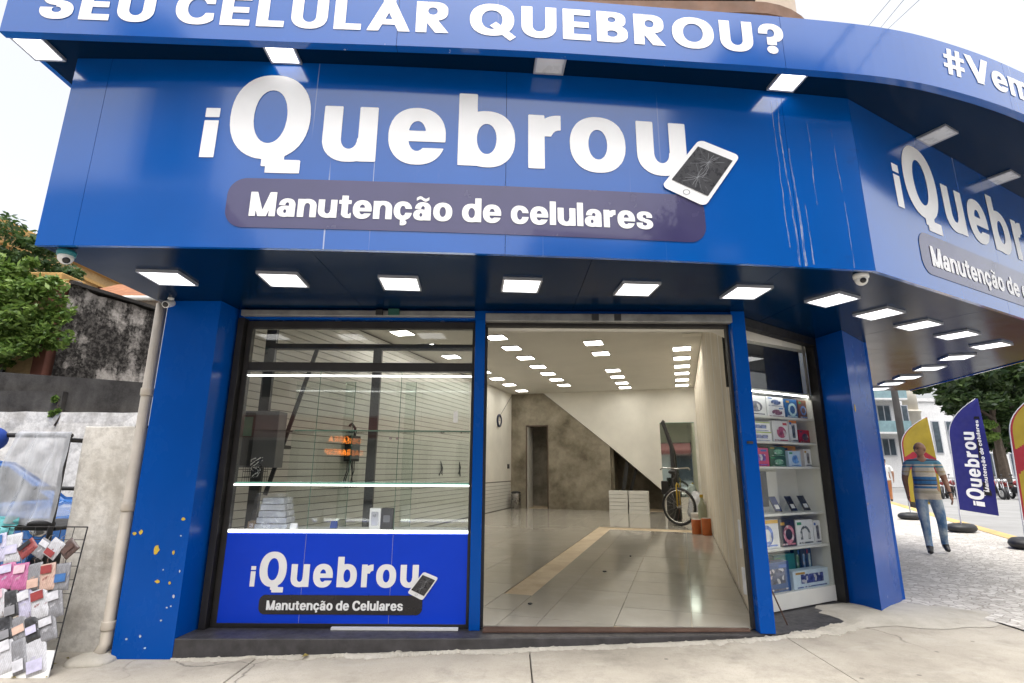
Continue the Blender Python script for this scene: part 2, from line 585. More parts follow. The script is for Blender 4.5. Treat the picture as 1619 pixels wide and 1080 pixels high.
# ------------------------------------------------------------------ bold grotesque lettering, drawn as distance fields
_STEP = 0.0125
_gx = np.arange(-0.1, 1.35, _STEP); _gy = np.arange(-0.36, 1.25, _STEP)
GX, GY = np.meshgrid(_gx, _gy)
def _box(x0, x1, y0, y1): return np.maximum(np.abs(GX - (x0 + x1) / 2) - (x1 - x0) / 2, np.abs(GY - (y0 + y1) / 2) - (y1 - y0) / 2)
def _ell(cx, cy, rx, ry, n=2.25): return ((np.abs(GX - cx) / rx) ** n + (np.abs(GY - cy) / ry) ** n) ** (1 / n) * min(rx, ry) - min(rx, ry)
def _ring(cx, cy, rx, ry, tx, ty, n=2.25): return np.maximum(_ell(cx, cy, rx, ry, n), -_ell(cx, cy, rx - tx, ry - ty, 2.1))
def _seg(x0, y0, x1, y1, w):
    l = math.hypot(x1 - x0, y1 - y0); dx, dy = (x1 - x0) / l, (y1 - y0) / l
    cx, cy = (x0 + x1) / 2, (y0 + y1) / 2
    a = (GX - cx) * dx + (GY - cy) * dy; b = -(GX - cx) * dy + (GY - cy) * dx
    return np.maximum(np.abs(a) - l / 2, np.abs(b) - w / 2)
_U = lambda *a: np.minimum.reduce(a)
_I = lambda *a: np.maximum.reduce(a)
_S = lambda a, *b: np.maximum.reduce([a] + [-x for x in b])
XH = 0.74; ST = 0.21; HT = 0.15

def _flip(fn, W, H):
    global GX, GY
    ox, oy = GX, GY
    GX, GY = W - ox, H - oy
    try: return fn()
    finally: GX, GY = ox, oy
def _mirror(fn, W):
    global GX
    ox = GX
    GX = W - ox
    try: return fn()
    finally: GX = ox
def _shift(fn, dx, dy, sx=1, sy=1):
    global GX, GY
    ox, oy = GX, GY
    GX, GY = (ox - dx) / sx, (oy - dy) / sy
    try: return fn()
    finally: GX, GY = ox, oy

def g_u(W=0.66):
    bowl = _I(_ring(0.325, 0.30, 0.325, 0.31, ST, HT), GY - 0.30)
    return _U(_box(0, ST, 0.29, XH), _box(W - ST, W, 0, XH), _I(bowl, GX - (W - 0.05)))
def g_b():
    return _U(_box(0, ST, 0, 1), _I(_ring(0.345, XH / 2, 0.345, 0.385, ST, HT), 0.08 - GX))
def g_c(): return _S(_ring(0.325, XH / 2, 0.325, 0.385, ST, HT), _I(_box(0.36, 1, 0.275, 0.465)))
def g_a():
    W = 0.64
    top = _I(_ring(0.335, 0.46, 0.285, 0.29, ST * 0.95, HT * 0.9), 0.485 - GY)
    top = _U(top, _box(W - 0.235, W - 0.022, 0.0, 0.49))
    bowl = _I(_ring(0.265, 0.215, 0.265, 0.225, ST * 0.95, HT * 0.85), GX - 0.45)
    return _U(top, bowl)
def g_s():
    up = _S(_ring(0.305, 0.535, 0.285, 0.215, 0.2, 0.135), _I(0.31 - GX, GY - 0.50, 0.30 - GY))
    lo = _S(_ring(0.305, 0.205, 0.305, 0.215, 0.2, 0.135), _I(GX - 0.30, 0.245 - GY, GY - 0.45))
    return _U(up, lo)
def g_S(): return _shift(g_s, 0, 0, 1.12, 1 / XH)
def g_R():
    bowl = _I(_ring(0.36, 0.70, 0.33, 0.30, ST, 0.16, 2.6), 0.1 - GX)
    return _U(_box(0, ST + 0.01, 0, 1), bowl, _I(_seg(0.30, 0.45, 0.66, -0.15, 0.235), -GY, GY - 0.48, 0.1 - GX))
def g_B():
    a = _I(_ring(0.34, 0.745, 0.315, 0.255, ST, 0.155, 2.6), 0.1 - GX)
    b = _I(_ring(0.34, 0.275, 0.355, 0.275, ST, 0.155, 2.6), 0.1 - GX)
    return _U(_box(0, ST + 0.01, 0, 1), a, b)
def g_q():
    arc = _S(_ring(0.30, 0.69, 0.30, 0.31, 0.2, 0.16), _I(GX - 0.30, GY - 0.66))
    arc = _S(arc, _I(0.42 - GX, GY - 0.42))
    return _U(_S(arc, _I(GY - 0.52, GX - 0.30)), _box(0.20, 0.41, 0.29, 0.53), _ell(0.305, 0.115, 0.125, 0.125, 2))
GLY = {
 'i': (0.21, lambda: _U(_box(0, ST, 0, XH), _box(0, ST, 0.83, 1.0))),
 'u': (0.66, g_u), 'n': (0.66, lambda: _flip(g_u, 0.66, XH)),
 'm': (0.98, lambda: _U(_I(_shift(lambda: _flip(g_u, 0.66, XH), 0, 0, 0.87), GX - 0.5), _I(_shift(lambda: _flip(g_u, 0.66, XH), 0.40, 0, 0.87), 0.40 - GX))),
 'e': (0.66, lambda: _S(_U(_ring(0.33, XH / 2, 0.33, 0.385, ST, HT), _I(_box(0.12, 0.62, 0.305, 0.43), _ell(0.33, XH / 2, 0.33, 0.385))), _box(0.30, 1, 0.195, 0.305))),
 'b': (0.69, g_b), 'd': (0.69, lambda: _mirror(g_b, 0.69)),
 'r': (0.45, lambda: _U(_box(0, ST, 0, XH), _I(_ring(0.44, 0.40, 0.35, 0.345, ST, 0.19), 0.46 - GY, GX - 0.445))),
 'o': (0.68, lambda: _ring(0.34, XH / 2, 0.34, 0.385, ST, HT)),
 'a': (0.64, g_a),
 'c': (0.64, g_c),
 't': (0.43, lambda: _U(_box(0.10, 0.31, 0.13, 0.93), _box(0, 0.43, 0.60, XH), _I(_ring(0.36, 0.20, 0.26, 0.20, ST, 0.14), GY - 0.2, GX - 0.43))),
 'l': (0.21, lambda: _box(0, ST, 0, 1)),
 's': (0.61, g_s),
 'E': (0.62, lambda: _U(_box(0, 0.23, 0, 1), _box(0, 0.62, 0.83, 1), _box(0, 0.58, 0.42, 0.58), _box(0, 0.62, 0, 0.17))),
 'S': (0.68, g_S),
 'U': (0.78, lambda: _U(_box(0, 0.23, 0.37, 1), _box(0.55, 0.78, 0.37, 1), _I(_ring(0.39, 0.38, 0.39, 0.40, 0.23, 0.19), GY - 0.38))),
 'C': (0.82, lambda: _S(_ring(0.46, 0.5, 0.46, 0.52, 0.24, 0.18), _I(_box(0.52, 1.2, 0.34, 0.66)), _I(0.82 - GX))),
 'L': (0.58, lambda: _U(_box(0, 0.23, 0, 1), _box(0, 0.58, 0, 0.175))),
 'A': (0.90, lambda: _I(_U(_seg(0.02, -0.23, 0.50, 1.1, 0.225), _seg(0.88, -0.23, 0.40, 1.1, 0.225), _box(0.24, 0.66, 0.21, 0.365)), -GY, GY - 1, )),
 'R': (0.74, g_R), 'B': (0.70, g_B),
 'P': (0.68, lambda: _U(_box(0, ST + 0.01, 0, 1), _I(_ring(0.345, 0.68, 0.335, 0.32, ST, 0.16, 2.6), 0.1 - GX))),
 'O': (0.98, lambda: _ring(0.49, 0.5, 0.49, 0.52, 0.24, 0.19)),
 'Q': (0.86, lambda: _U(_ring(0.43, 0.5, 0.43, 0.53, 0.235, 0.165), _I(_U(_box(0.40, 0.62, -0.12, 0.12), _box(0.45, 0.80, -0.20, -0.06)), GX - 0.80, -0.20 - GY))),
 'q': (1.0, lambda: _U(_ring(0.49, 0.5, 0.49, 0.52, 0.24, 0.19), _seg(0.52, 0.36, 0.96, -0.10, 0.17))),
 'M': (0.92, lambda: _U(_box(0, 0.21, 0, 1), _box(0.71, 0.92, 0, 1), _I(_U(_seg(0.06, 1.2, 0.49, -0.25, 0.2), _seg(0.86, 1.2, 0.43, -0.25, 0.2)), -GY, GY - 1))),
 'V': (0.88, lambda: _I(_U(_seg(0.02, 1.23, 0.49, -0.1, 0.225), _seg(0.86, 1.23, 0.39, -0.1, 0.225)), -GY, GY - 1)),
 '#': (0.78, lambda: _U(_I(_U(_seg(0.16, -0.1, 0.30, 1.1, 0.135), _seg(0.46, -0.1, 0.60, 1.1, 0.135)), -GY, GY - 1), _box(0.05, 0.78, 0.62, 0.75), _box(0.0, 0.73, 0.26, 0.39))),
 '?': (0.60, g_q),
}
GLY['ç'] = (0.64, lambda: _U(g_c(), _box(0.28, 0.39, -0.10, 0.05), _I(_ring(0.31, -0.13, 0.15, 0.11, 0.11, 0.085), 0.25 - GX)))
GLY['ã'] = (0.64, lambda: _U(g_a(), _I(np.abs(GY - 0.90 - 0.05 * np.sin((GX - 0.12) / 0.40 * 2 * pi)) - 0.052, 0.10 - GX, GX - 0.54)))

_GC = {}
def glyph(ch):
    """(width, closed outline loops) of a character, cap height 1"""
    if ch in _GC: return _GC[ch]
    W, fn = GLY[ch]
    f = fn() - 0.012
    ny, nx = f.shape
    ins = f < 0
    code = ins[:-1, :-1] * 1 + ins[:-1, 1:] * 2 + ins[1:, 1:] * 4 + ins[1:, :-1] * 8
    nxt = {}
    pos = {}
    def cross(i0, j0, i1, j1):
        a, b = f[i0, j0], f[i1, j1]; t = a / (a - b)
        return (_gx[j0] + (_gx[j1] - _gx[j0]) * t, _gy[i0] + (_gy[i1] - _gy[i0]) * t)
    segs = {1: [(3, 0)], 2: [(0, 1)], 3: [(3, 1)], 4: [(1, 2)], 5: [(3, 0), (1, 2)], 6: [(0, 2)], 7: [(3, 2)], 8: [(2, 3)], 9: [(2, 0)], 10: [(0, 1), (2, 3)], 11: [(2, 1)], 12: [(1, 3)], 13: [(1, 0)], 14: [(0, 3)]}
    for i, j in zip(*np.nonzero((code > 0) & (code < 15))):
        e = [('h', i, j), ('v', i, j + 1), ('h', i + 1, j), ('v', i, j)]
        for a, b in segs[int(code[i, j])]:
            for k in (e[a], e[b]):
                if k not in pos:
                    pos[k] = cross(k[1], k[2], k[1], k[2] + 1) if k[0] == 'h' else cross(k[1], k[2], k[1] + 1, k[2])
            nxt[e[a]] = e[b]
    loops = []
    while nxt:
        k0 = next(iter(nxt)); k = k0; l = []
        while k in nxt:
            l.append(pos[k]); k = nxt.pop(k)
        if len(l) > 6: loops.append(simplify(l))
    _GC[ch] = (W, loops)
    return _GC[ch]

def simplify(l, tol=0.0018):
    """drop points that lie on the line between their neighbours"""
    out = list(l)
    for _ in range(3):
        keep = []
        n = len(out); i = 0
        skip = False
        for i in range(n):
            if skip: skip = False; keep.append(out[i]); continue
            a, p, b = out[i - 1], out[i], out[(i + 1) % n]
            d = math.hypot(b[0] - a[0], b[1] - a[1]) or 1e-9
            h = abs((b[0] - a[0]) * (a[1] - p[1]) - (a[0] - p[0]) * (b[1] - a[1])) / d
            if h < tol and n > 12: skip = True
            else: keep.append(p)
        if len(keep) == n: break
        out = keep
    return out

def letter(ch, x, z, w, h, fn, material, parent, name='letter'):
    """one character in the box x..x+w, baseline z, cap height h; fn(a, b, depth) -> world"""
    W, loops = glyph(ch)
    L = [[(x + p[0] / W * w, z + p[1] * h) for p in l] for l in loops]
    mb = MB().slab(L, fn, 0)
    return link(name, mb.mesh(name, material), parent)

def text_width(t, h, xs, sp):
    return sum((0.30 if c == ' ' else GLY[c][0] + sp) for c in t) * h * xs - sp * h * xs
def text(t, x, z, h, fn, material, parent, xs=1.0, sp=0.09, width=None, name='letter'):
    if width: xs = xs * width / text_width(t, h, xs, sp)
    for c in t:
        if c != ' ':
            letter(c, x, z, GLY[c][0] * h * xs, h, fn, material, parent, name)
            x += (GLY[c][0] + sp) * h * xs
        else: x += 0.30 * h * xs
    return x

def roundrect(x0, x1, y0, y1, r, n=8, rot=0.0):
    out = []
    for cx, cy, a0 in ((x1 - r, y0 + r, -pi / 2), (x1 - r, y1 - r, 0), (x0 + r, y1 - r, pi / 2), (x0 + r, y0 + r, pi)):
        for k in range(n + 1):
            a = a0 + pi / 2 * k / n
            out.append((cx + r * cos(a), cy + r * sin(a)))
    if rot:
        mx, my = (x0 + x1) / 2, (y0 + y1) / 2
        out = [(mx + (p[0] - mx) * cos(rot) - (p[1] - my) * sin(rot), my + (p[0] - mx) * sin(rot) + (p[1] - my) * cos(rot)) for p in out]
    return out
# ------------------------------------------------------------------ shared materials
BLUE = lin(0, 88, 178)
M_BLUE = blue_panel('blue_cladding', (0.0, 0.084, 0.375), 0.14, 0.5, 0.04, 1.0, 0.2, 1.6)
M_BLUE_SHADED = blue_panel('blue_cladding_soffit_shaded', (0.0002, 0.012, 0.042), 0.2, 0, 0.01, 0.0, 0.06)  # underside shade put into a much darker copy of the cladding colour
M_PILL = blue_panel('blue_cladding_pillar', (0.0, 0.072, 0.375), 0.25, 0, 0.02, 0.0, 0.14)
M_WHITE = mat('white_vinyl', (0.88, 0.885, 0.89), 0.4, 0.05, 2)
M_NAVY = mat('navy_vinyl', (0.050, 0.044, 0.125), 0.2, 0.12, 2, coat=0.7)  # base lifted towards lavender to stand for sky reflected in the bar
M_BLACKVINYL = mat('black_vinyl', (0.012, 0.011, 0.016), 0.3, 0.2, 2)
M_BLACKMETAL = mat('black_painted_steel', (0.014, 0.013, 0.013), 0.45, 0.4, 7, 0.3, 40)
M_DARKSTEEL = mat('dark_steel', (0.03, 0.03, 0.032), 0.5, 0.3, 6)
M_GALV = mat('grey_shutter_metal', (0.33, 0.33, 0.32), 0.45, 0.35, 5, 0.2, 30, 0.6)
M_PAPERWHITE = mat('white_paint', (0.78, 0.78, 0.76), 0.6, 0.08, 3)
M_CREAM = mat('cream_pipe', (0.56, 0.50, 0.42), 0.5, 0.22, 3, 0.2, 30)
M_INWALL = mat('interior_white_paint', (0.74, 0.72, 0.66), 0.75, 0.10, 1.2, 0.1, 40)
M_CEIL = mat('ceiling_paint', (0.66, 0.64, 0.59), 0.8, 0.05, 1.0)
M_ROUGHPL = concrete('bare_plaster', (0.34, 0.305, 0.24), (0.125, 0.107, 0.077), 1.6, 0.45, 0.5, 0.2)
M_SLAT = mat('slat_board', (0.70, 0.69, 0.65), 0.45, 0.06, 2)
M_GROOVE_SHADE = mat('slat_groove_shade', (0.16, 0.15, 0.14), 0.7, 0.2, 3)  # slot shadow between the boards put into the core's dark colour
M_DRYWALL = mat('drywall_card', (0.70, 0.63, 0.51), 0.85, 0.10, 2.0)
M_JOINT = mat('joint_compound', (0.80, 0.77, 0.71), 0.85, 0.12, 6)
M_TILE = tile_mat('porcelain_tile')
M_SCREED = concrete('sand_screed', (0.70, 0.60, 0.45), (0.48, 0.37, 0.25), 2.5, 0.5, 0.5)
M_GRANITE = mat('dark_granite', (0.055, 0.052, 0.055), 0.5, 0.45, 9, 0.3, 70)
M_RUST = concrete('brown_threshold', (0.16, 0.10, 0.075), (0.085, 0.05, 0.04), 3.0, 0.5, 0.5)
M_SIDEWALK = pavement_mat('pavement_concrete', (0.47, 0.43, 0.365), (0.32, 0.288, 0.24))
M_MORTAR = concrete('pale_mortar', (0.54, 0.505, 0.44), (0.38, 0.35, 0.295), 3.0, 0.5, 0.8)
M_ASPHALT = concrete('asphalt', (0.30, 0.297, 0.29), (0.22, 0.217, 0.21), 0.6, 0.5, 0.5, 0.3)
M_MOSAIC = mosaic('stone_mosaic')
M_YELLOWKERB = concrete('worn_yellow_paint', (0.58, 0.40, 0.13), (0.40, 0.30, 0.17), 3.0, 0.6, 0.4)
M_LAMP = emit('lamp_diffuser', (1.0, 0.99, 0.97), 1.5)
M_LAMPIN = emit('interior_lamp_diffuser', (1.0, 0.955, 0.86), 8.5)
M_LED = emit('glow_strip', (1.0, 0.99, 0.97), 2.5)
M_LAMPOFF = mat('unlit_diffuser', (0.62, 0.63, 0.66), 0.3, 0.08, 5)
M_LAMPFRAME = mat('lamp_frame', (0.45, 0.46, 0.50), 0.35, 0.1, 5, metal=0.4)
M_GLASS = glass('shop_glass', (0.975, 0.985, 0.98), 1.5)
M_GREENGLASS = glass('green_glass', (0.945, 0.975, 0.96), 1.5)
M_GLASSEDGE = mat('glass_edge', (0.10, 0.22, 0.17), 0.15, 0.1, 4)
M_RUBBER = mat('black_rubber', (0.018, 0.018, 0.02), 0.55, 0.3, 5, 0.2, 30)
M_CHROME = mat('bright_metal', (0.6, 0.6, 0.6), 0.2, 0.1, 5, metal=1.0)

def gz(x):
    """pavement height: it climbs gently from the left pillar to the corner"""
    return 0.13 * min(1.0, max(0.0, (x + 2.55) / 5.2))

# ------------------------------------------------------------------ the setting: ground, road, kerb, pavements
gb = MB(); gb.add([(-300, -300, -0.02), (300, -300, -0.02), (300, 300, -0.02), (-300, 300, -0.02)], [(0, 1, 2, 3)])
tag(link('road', gb.mesh('road', M_ASPHALT)), kind='structure')

KERB = smoothpath([(-40, -0.75), (-12, -0.7), (0, -0.65), (4.0, -0.4), (6.6, 0.7), (7.8, 2.8), (8.15, 5.5), (8.75, 8.2), (9.95, 10.84), (12.0, 15.1), (15.8, 22.9), (20.5, 32.5), (28, 47)], 10)
KP = Path(KERB)
# foundation of the pavement under slabs and mosaic
pv = MB()
inner = [KP.at(s, -0.31) for s in [KP.s[-1] * i / 80 for i in range(81)]]
poly = [(p.x, p.y) for p in inner] + [(14, 47), (3.0, 9.0), (3.0, 7.5), (-40, 7.5)]
pv.prism(poly, -0.3, -0.012)
tag(link('pavement_bed', pv.mesh('pavement_bed', M_GRANITE)), kind='structure')
kerb = struct('kerb')
s = 0.0; i = 0
segs = []
while s < KP.s[-1] - 1.0:
    q = KP.at(s)
    if (q.x > -14 and q.y < 33): segs.append(s)
    s += 1.0
for s in segs:
    mb = MB()
    y = KP.at(s + .5).y
    top = 0.145 if KP.at(s).x > 3 else 0.145
    KP.wall(mb, s + 0.006, s + 0.994, -0.2, top, 0.30, 0.25)
    link('kerb_stone', mb.mesh('kerb_stone', M_YELLOWKERB if y > 5 else M_MORTAR), kerb, bevel=0.012)

# concrete pavement in front of the shop: cast slabs with open joints
side = struct('pavement')
SLX = [-14.2 + 2.05 * i for i in range(11)]
SLY = [-0.48, 1.55, 3.55, 5.6, 7.4]
for i, x0 in enumerate(SLX):
    for j in range(4):
        x1 = x0 + 2.042; y0, y1 = SLY[j], SLY[j + 1] - 0.008
        if x0 > 4.2: continue
        mb = MB(); nx = 6
        vs = []; fs = []
        xs = [x0 + (min(x1, 6.2) - x0) * k / nx for k in range(nx + 1)]
        dz = RNG.uniform(-0.003, 0.003)
        for x in xs:
            for y in (y0, y1): vs += [(x, y, gz(x) + dz), (x, y, -0.2)]
        for k in range(nx):
            a = k * 4; b = a + 4
            fs += [(a, b, b + 2, a + 2), (a + 1, a, a + 2, a + 3), (b + 1, a + 1, a + 3, b + 3)] if 0 else [(a, b, b + 2, a + 2), (a, a + 1, b + 1, b), (a + 2, b + 2, b + 3, a + 3)]
        fs += [(0, 2, 3, 1), (nx * 4, nx * 4 + 1, nx * 4 + 3, nx * 4 + 2)]
        mb.add(vs, fs)
        if x0 > 2 and j >= 3: continue
        link('slab', mb.mesh('slab', M_SIDEWALK), side, bevel=0.006)
# limestone mosaic beyond the corner pillar, up to the kerb
ms = MB()
k0 = [KP.at(s, -0.305) for s in [KP.s_of_x(5.5) + t * 0.5 for t in range(0, 130)]]
k0 = [(p.x, p.y) for p in k0 if p.y < 46 and (p.x > 5.4)]
poly = k0 + [(16, 46), (5.4, 10.2), (4.2, 6.2), (3.75, 5.62), (4.05, 5.35), (4.25, 5.0), (4.25, 3.2), (4.25, 0.2), (5.3, 0.45)]
tri = tessellate_polygon([[Vector((p[0], p[1], 0)) for p in poly]])
fs = []
for t in tri:
    p, q, r = (poly[i] for i in t)
    sgn = (q[0] - p[0]) * (r[1] - p[1]) - (q[1] - p[1]) * (r[0] - p[0])
    fs.append(tuple(t) if sgn > 0 else tuple(t[::-1]))
ms.add([(p[0], p[1], 0.136) for p in poly], fs)
tag(link('mosaic_pavement', ms.mesh('mosaic_pavement', M_MOSAIC)), kind='structure')

# ------------------------------------------------------------------ plan of the shop
YS = lambda x: 3.31 + 0.0703 * x + 0.01123 * x * x
F1 = Path([(x, YS(x)) for x in [-3.11 + 5.72 * i / 28 for i in range(29)]])
C12 = (2.61, YS(2.61))
F2 = Path([(C12[0] + t * 3.92, C12[1] + t * 2.137) for t in (0, .25, .5, .75, 1)])
E2 = F2.p[-1]
F3 = Path([(E2.x + t * 0.72, E2.y + t * 3.80) for t in (0, .5, 1)])
FU = Path(smoothpath([(-3.41, 2.93), (-1.7, 3.0), (0, 3.07), (1.2, 3.16), (1.94, 3.22), (2.71, 3.305), (3.31, 3.44), (4.11, 3.71), (5.25, 4.2), (6.2, 4.8), (6.95, 5.5), (7.3, 6.4), (7.75, 8.2), (8.1, 9.7)], 8))
Z_SOF, Z_UP, Z_TOP = 2.82, 4.24, 4.655
FZ = 0.16
ROOM_O = Vector((2.03, 4.8, 0)); ROOM_R = radians(-17.5)
RU = Vector((cos(ROOM_R), sin(ROOM_R), 0)); RV = Vector((-sin(ROOM_R), cos(ROOM_R), 0))
def room(u, v, z=0.0): return ROOM_O + RU * u + RV * v + Vector((0, 0, z))
def unroom(x, y): q = Vector((x, y, 0)) - ROOM_O; return q.dot(RU), q.dot(RV)

shop = thing('shop_building', 'corner shop building clad in glossy blue panels with a deep lit canopy', 'building', (0, 4.5, 0))

# pillars
mb = MB(); mb.prism([(-3.0, 4.41), (-2.54, 4.41), (-2.50, 4.86), (-3.0, 4.86)], gz(-2.7) - 0.05, Z_SOF - 0.002)
pl = tag(link('pillar', mb.mesh('pillar', M_PILL), shop), 'left blue pillar with chipped yellow paint spots')
mb = MB(); mb.prism([(3.40, 5.27), (3.97, 5.80), (3.75, 6.25), (3.33, 5.73)], 0.08, Z_SOF - 0.002)
pr = tag(link('pillar', mb.mesh('pillar', M_PILL), shop), 'right blue corner pillar beside the mosaic pavement')
# chipped spots on the left pillar (bare yellow and white primer)
M_CHIPY = mat('yellow_primer', (0.62, 0.42, 0.04), 0.6, 0.2, 20)
M_CHIPW = mat('white_primer', (0.5, 0.55, 0.62), 0.6, 0.2, 20)
def blob(cx, cz, rx, rz, seed):
    r = random.Random(seed)
    return [(cx + rx * cos(a) * (0.75 + 0.45 * r.random()), cz + rz * sin(a) * (0.75 + 0.45 * r.random())) for a in [2 * pi * k / 11 for k in range(11)]]
chips = [(-2.968, 0.895, .016, .012, 0), (-2.918, 0.905, .016, .018, 0), (-2.775, 0.775, .022, .036, 0), (-2.73, 0.545, .020, .012, 0), (-2.635, 0.535, .011, .011, 0), (-2.64, 0.755, .009, .016, 0), (-2.60, 1.005, .016, .012, 0),
         (-2.70, 0.63, .006, .006, 1), (-2.59, 0.44, .010, .014, 1), (-2.63, 0.36, .008, .006, 1), (-2.60, 0.37, .006, .006, 1), (-2.66, 0.27, .010, .006, 1), (-2.57, 0.62, .006, .010, 1), (-2.6, 0.88, .007, .006, 1), (-2.9, 0.14, .010, .007, 1), (-2.8, 0.16, .008, .01, 1), (-2.75, 0.08, .01, .006, 1)]
for k, (cx, cz, rx, rz, w) in enumerate(chips):
    m = MB().slab([blob(cx, cz, rx, rz, k)], lambda a, b, d: (a, 4.407 + d, b), 0)
    link('paint_chip', m.mesh('paint_chip', M_CHIPW if w else M_CHIPY), pl)
_d = (Vector((3.97, 5.80)) - Vector((3.40, 5.27))).normalized(); _nn = Vector((_d.y, -_d.x))
for k, (t, cz, rx, rz) in enumerate([(0.07, 2.02, .018, .038), (0.04, 1.1, .006, .01)]):
    m = MB().slab([blob(0, cz, rx, rz, 50 + k)], lambda a, b, d: (3.40 + _d.x * (t + a) + _nn.x * 0.003, 5.27 + _d.y * (t + a) + _nn.y * 0.003, b), 0)
    link('paint_chip', m.mesh('paint_chip', M_CHIPY), pr)

# canopy soffit (underside seen above the door) in sheets with fine joints
back_in = [(5.3, 9.75), (4.05, 6.0), (3.35, 5.9), (2.35, 5.33), (1.98, 4.9), (-3.10, 4.9)]
def soffit_sheets(zz0, zz1, outer, inner_y, cuts, material, name):
    pass
sof_outer = [F1.at(s, -0.012) for s in F1.s] + [F2.at(s, -0.012) for s in F2.s[1:-1]] + [F3.at(s, -0.012) for s in F3.s]
sof_outer = [(p.x, p.y) for p in sof_outer]
def clip(poly, px, py, nx, ny):
    """keep the side of the plan line through (px,py) where n points"""
    out = []
    for a, b in zip(poly, poly[1:] + poly[:1]):
        da = (a[0] - px) * nx + (a[1] - py) * ny; db = (b[0] - px) * nx + (b[1] - py) * ny
        if da >= 0: out.append(a)
        if (da < 0) != (db < 0):
            t = da / (da - db); out.append((a[0] + (b[0] - a[0]) * t, a[1] + (b[1] - a[1]) * t))
    return out
front_sof = sof_outer[:29] + [(2.35, 5.33), (1.98, 4.9), (-3.10, 4.9)]
cut_x = [-3.2, -1.35, 0.55, 1.95, 2.9]
for a, b in zip(cut_x, cut_x[1:]):
    p = clip(clip(front_sof, a + 0.002, 0, 1, 0), b - 0.002, 0, -1, 0)
    if len(p) > 2: link('soffit_sheet', MB().prism(p, Z_SOF, Z_SOF + 0.05).mesh('soffit_sheet', M_BLUE_SHADED), shop)
corner_sof = [sof_outer[28]] + sof_outer[29:] + [(5.3, 9.75), (4.05, 6.0), (3.35, 5.9), (2.36, 5.335)]
dirs = [(2.7, 3.62), (4.2, 4.55), (5.55, 5.3), (6.4, 6.9), (6.9, 8.5)]
# split the corner part by lines across the canopy
px = corner_sof
lines = [((4.0, 4.33), (-0.479, 0.878)), ((5.4, 5.09), (-0.479, 0.878))]
a1 = clip(px, 4.3, 4.49, -0.878, -0.479); rest = clip(px, 4.304, 4.494, 0.878, 0.479)
a2 = clip(rest, 5.9, 6.6, 0.27, -0.963); a3 = clip(rest, 5.9, 6.604, -0.27, 0.963)
for p in (a1, a2, a3):
    link('soffit_sheet', MB().prism(p, Z_SOF, Z_SOF + 0.05).mesh('soffit_sheet', M_BLUE_SHADED), shop)

# upper soffit and roof of the canopy
uo = [FU.at(s, -0.012) for s in FU.s]
up_poly = [(p.x, p.y) for p in uo] + [(5.3, 9.9), (4.0, 6.3), (2.0, 5.2), (-3.40, 5.2)]
link('upper_soffit', MB().prism(up_poly, Z_UP, Z_UP + 0.05).mesh('upper_soffit', M_BLUE_SHADED), shop)
link('canopy_roof', MB().prism([(p[0], p[1] + 0.02) for p in up_poly], Z_TOP - 0.08, Z_TOP - 0.03).mesh('canopy_roof', M_GALV), shop)
# canopy end boxes (left return of sign and band)
link('cladding_return', MB().box(-3.108, -3.07, 3.205, 4.9, Z_SOF + 0.001, Z_UP - 0.002).mesh('cladding_return', M_BLUE), shop)
link('cladding_return', MB().box(-3.408, -3.37, 2.94, 5.2, Z_UP - 0.001, Z_TOP - 0.002).mesh('cladding_return', M_BLUE), shop)
# side wall under the canopy, along the side street, and the white flank on the left
mb = MB(); mb.prism([(3.97, 5.81), (4.02, 5.83), (5.5, 10.5), (7.2, 15.9), (7.0, 15.9), (5.3, 10.5), (3.8, 5.95)], 0.08, 6.0)
link('side_wall', mb.mesh('side_wall', M_PILL), shop)
mb = MB(); mb.prism([(-3.06, 4.862), (-2.52, 4.862), (-2.52, 5.0), (-3.70, 5.74), (-4.0, 5.82)], 0.0, 4.2)
link('flank_wall', mb.mesh('flank_wall', M_PAPERWHITE), shop)
# lintel wall over the openings, seen from inside too
mb = MB(); mb.prism([(-2.52, 4.80), (1.98, 4.80), (2.38, 5.22), (3.33, 5.76), (3.30, 5.86), (2.30, 5.34), (1.93, 4.94), (-2.52, 4.94)], 2.70, 4.2)
link('lintel', mb.mesh('lintel', M_INWALL), shop)
link('lintel_cladding', MB().box(-2.50, 1.99, 4.66, 4.79, 2.735, Z_SOF - 0.002).mesh('lintel_cladding', M_PILL), shop)

# upper storey, set back: beige rounded corner, dark balcony band with railing
M_BEIGE = mat('upper_wall_beige', (0.52, 0.42, 0.33), 0.8, 0.12, 1.5, 0.2, 20)
M_BRICKB = mat('upper_slab_brown', (0.20, 0.11, 0.07), 0.8, 0.25, 4, 0.3, 20)
arc = [(2.75 + 1.05 * sin(a), 6.45 - 1.05 * cos(a)) for a in [radians(t) for t in range(0, 100, 8)]]
fl = [(-3.0, 5.4)] + [(2.75, 5.4)] + arc[1:] + [(4.4, 12), (-3, 12)]
link('upper_wall', MB().prism(fl, 4.3, 6.62).mesh('upper_wall', M_BEIGE), shop)
link('balcony_slab', MB().prism([(-3.0, 5.12), (2.8, 5.12)] + [(2.8 + 1.3 * sin(a), 6.42 - 1.3 * cos(a)) for a in [radians(t) for t in range(8, 100, 8)]] + [(4.6, 12), (-3, 12)], 6.62, 6.78).mesh('balcony_slab', M_BRICKB), shop)
link('upper_wall', MB().prism([(2.92, 5.45)] + [(2.80 + 1.18 * sin(a), 6.50 - 1.18 * cos(a)) for a in [radians(t) for t in range(8, 100, 8)]] + [(4.5, 12), (2.92, 12)], 6.78, 10.4).mesh('upper_wall', M_BEIGE), shop)
link('balcony_back', MB().box(-3, 2.92, 6.4, 6.6, 6.78, 10.4).mesh('balcony_back', M_BRICKB), shop)
rl = thing('balcony_railing', 'dark balcony railing above the blue fascia band', 'railing', (0, 5.2, 6.78))
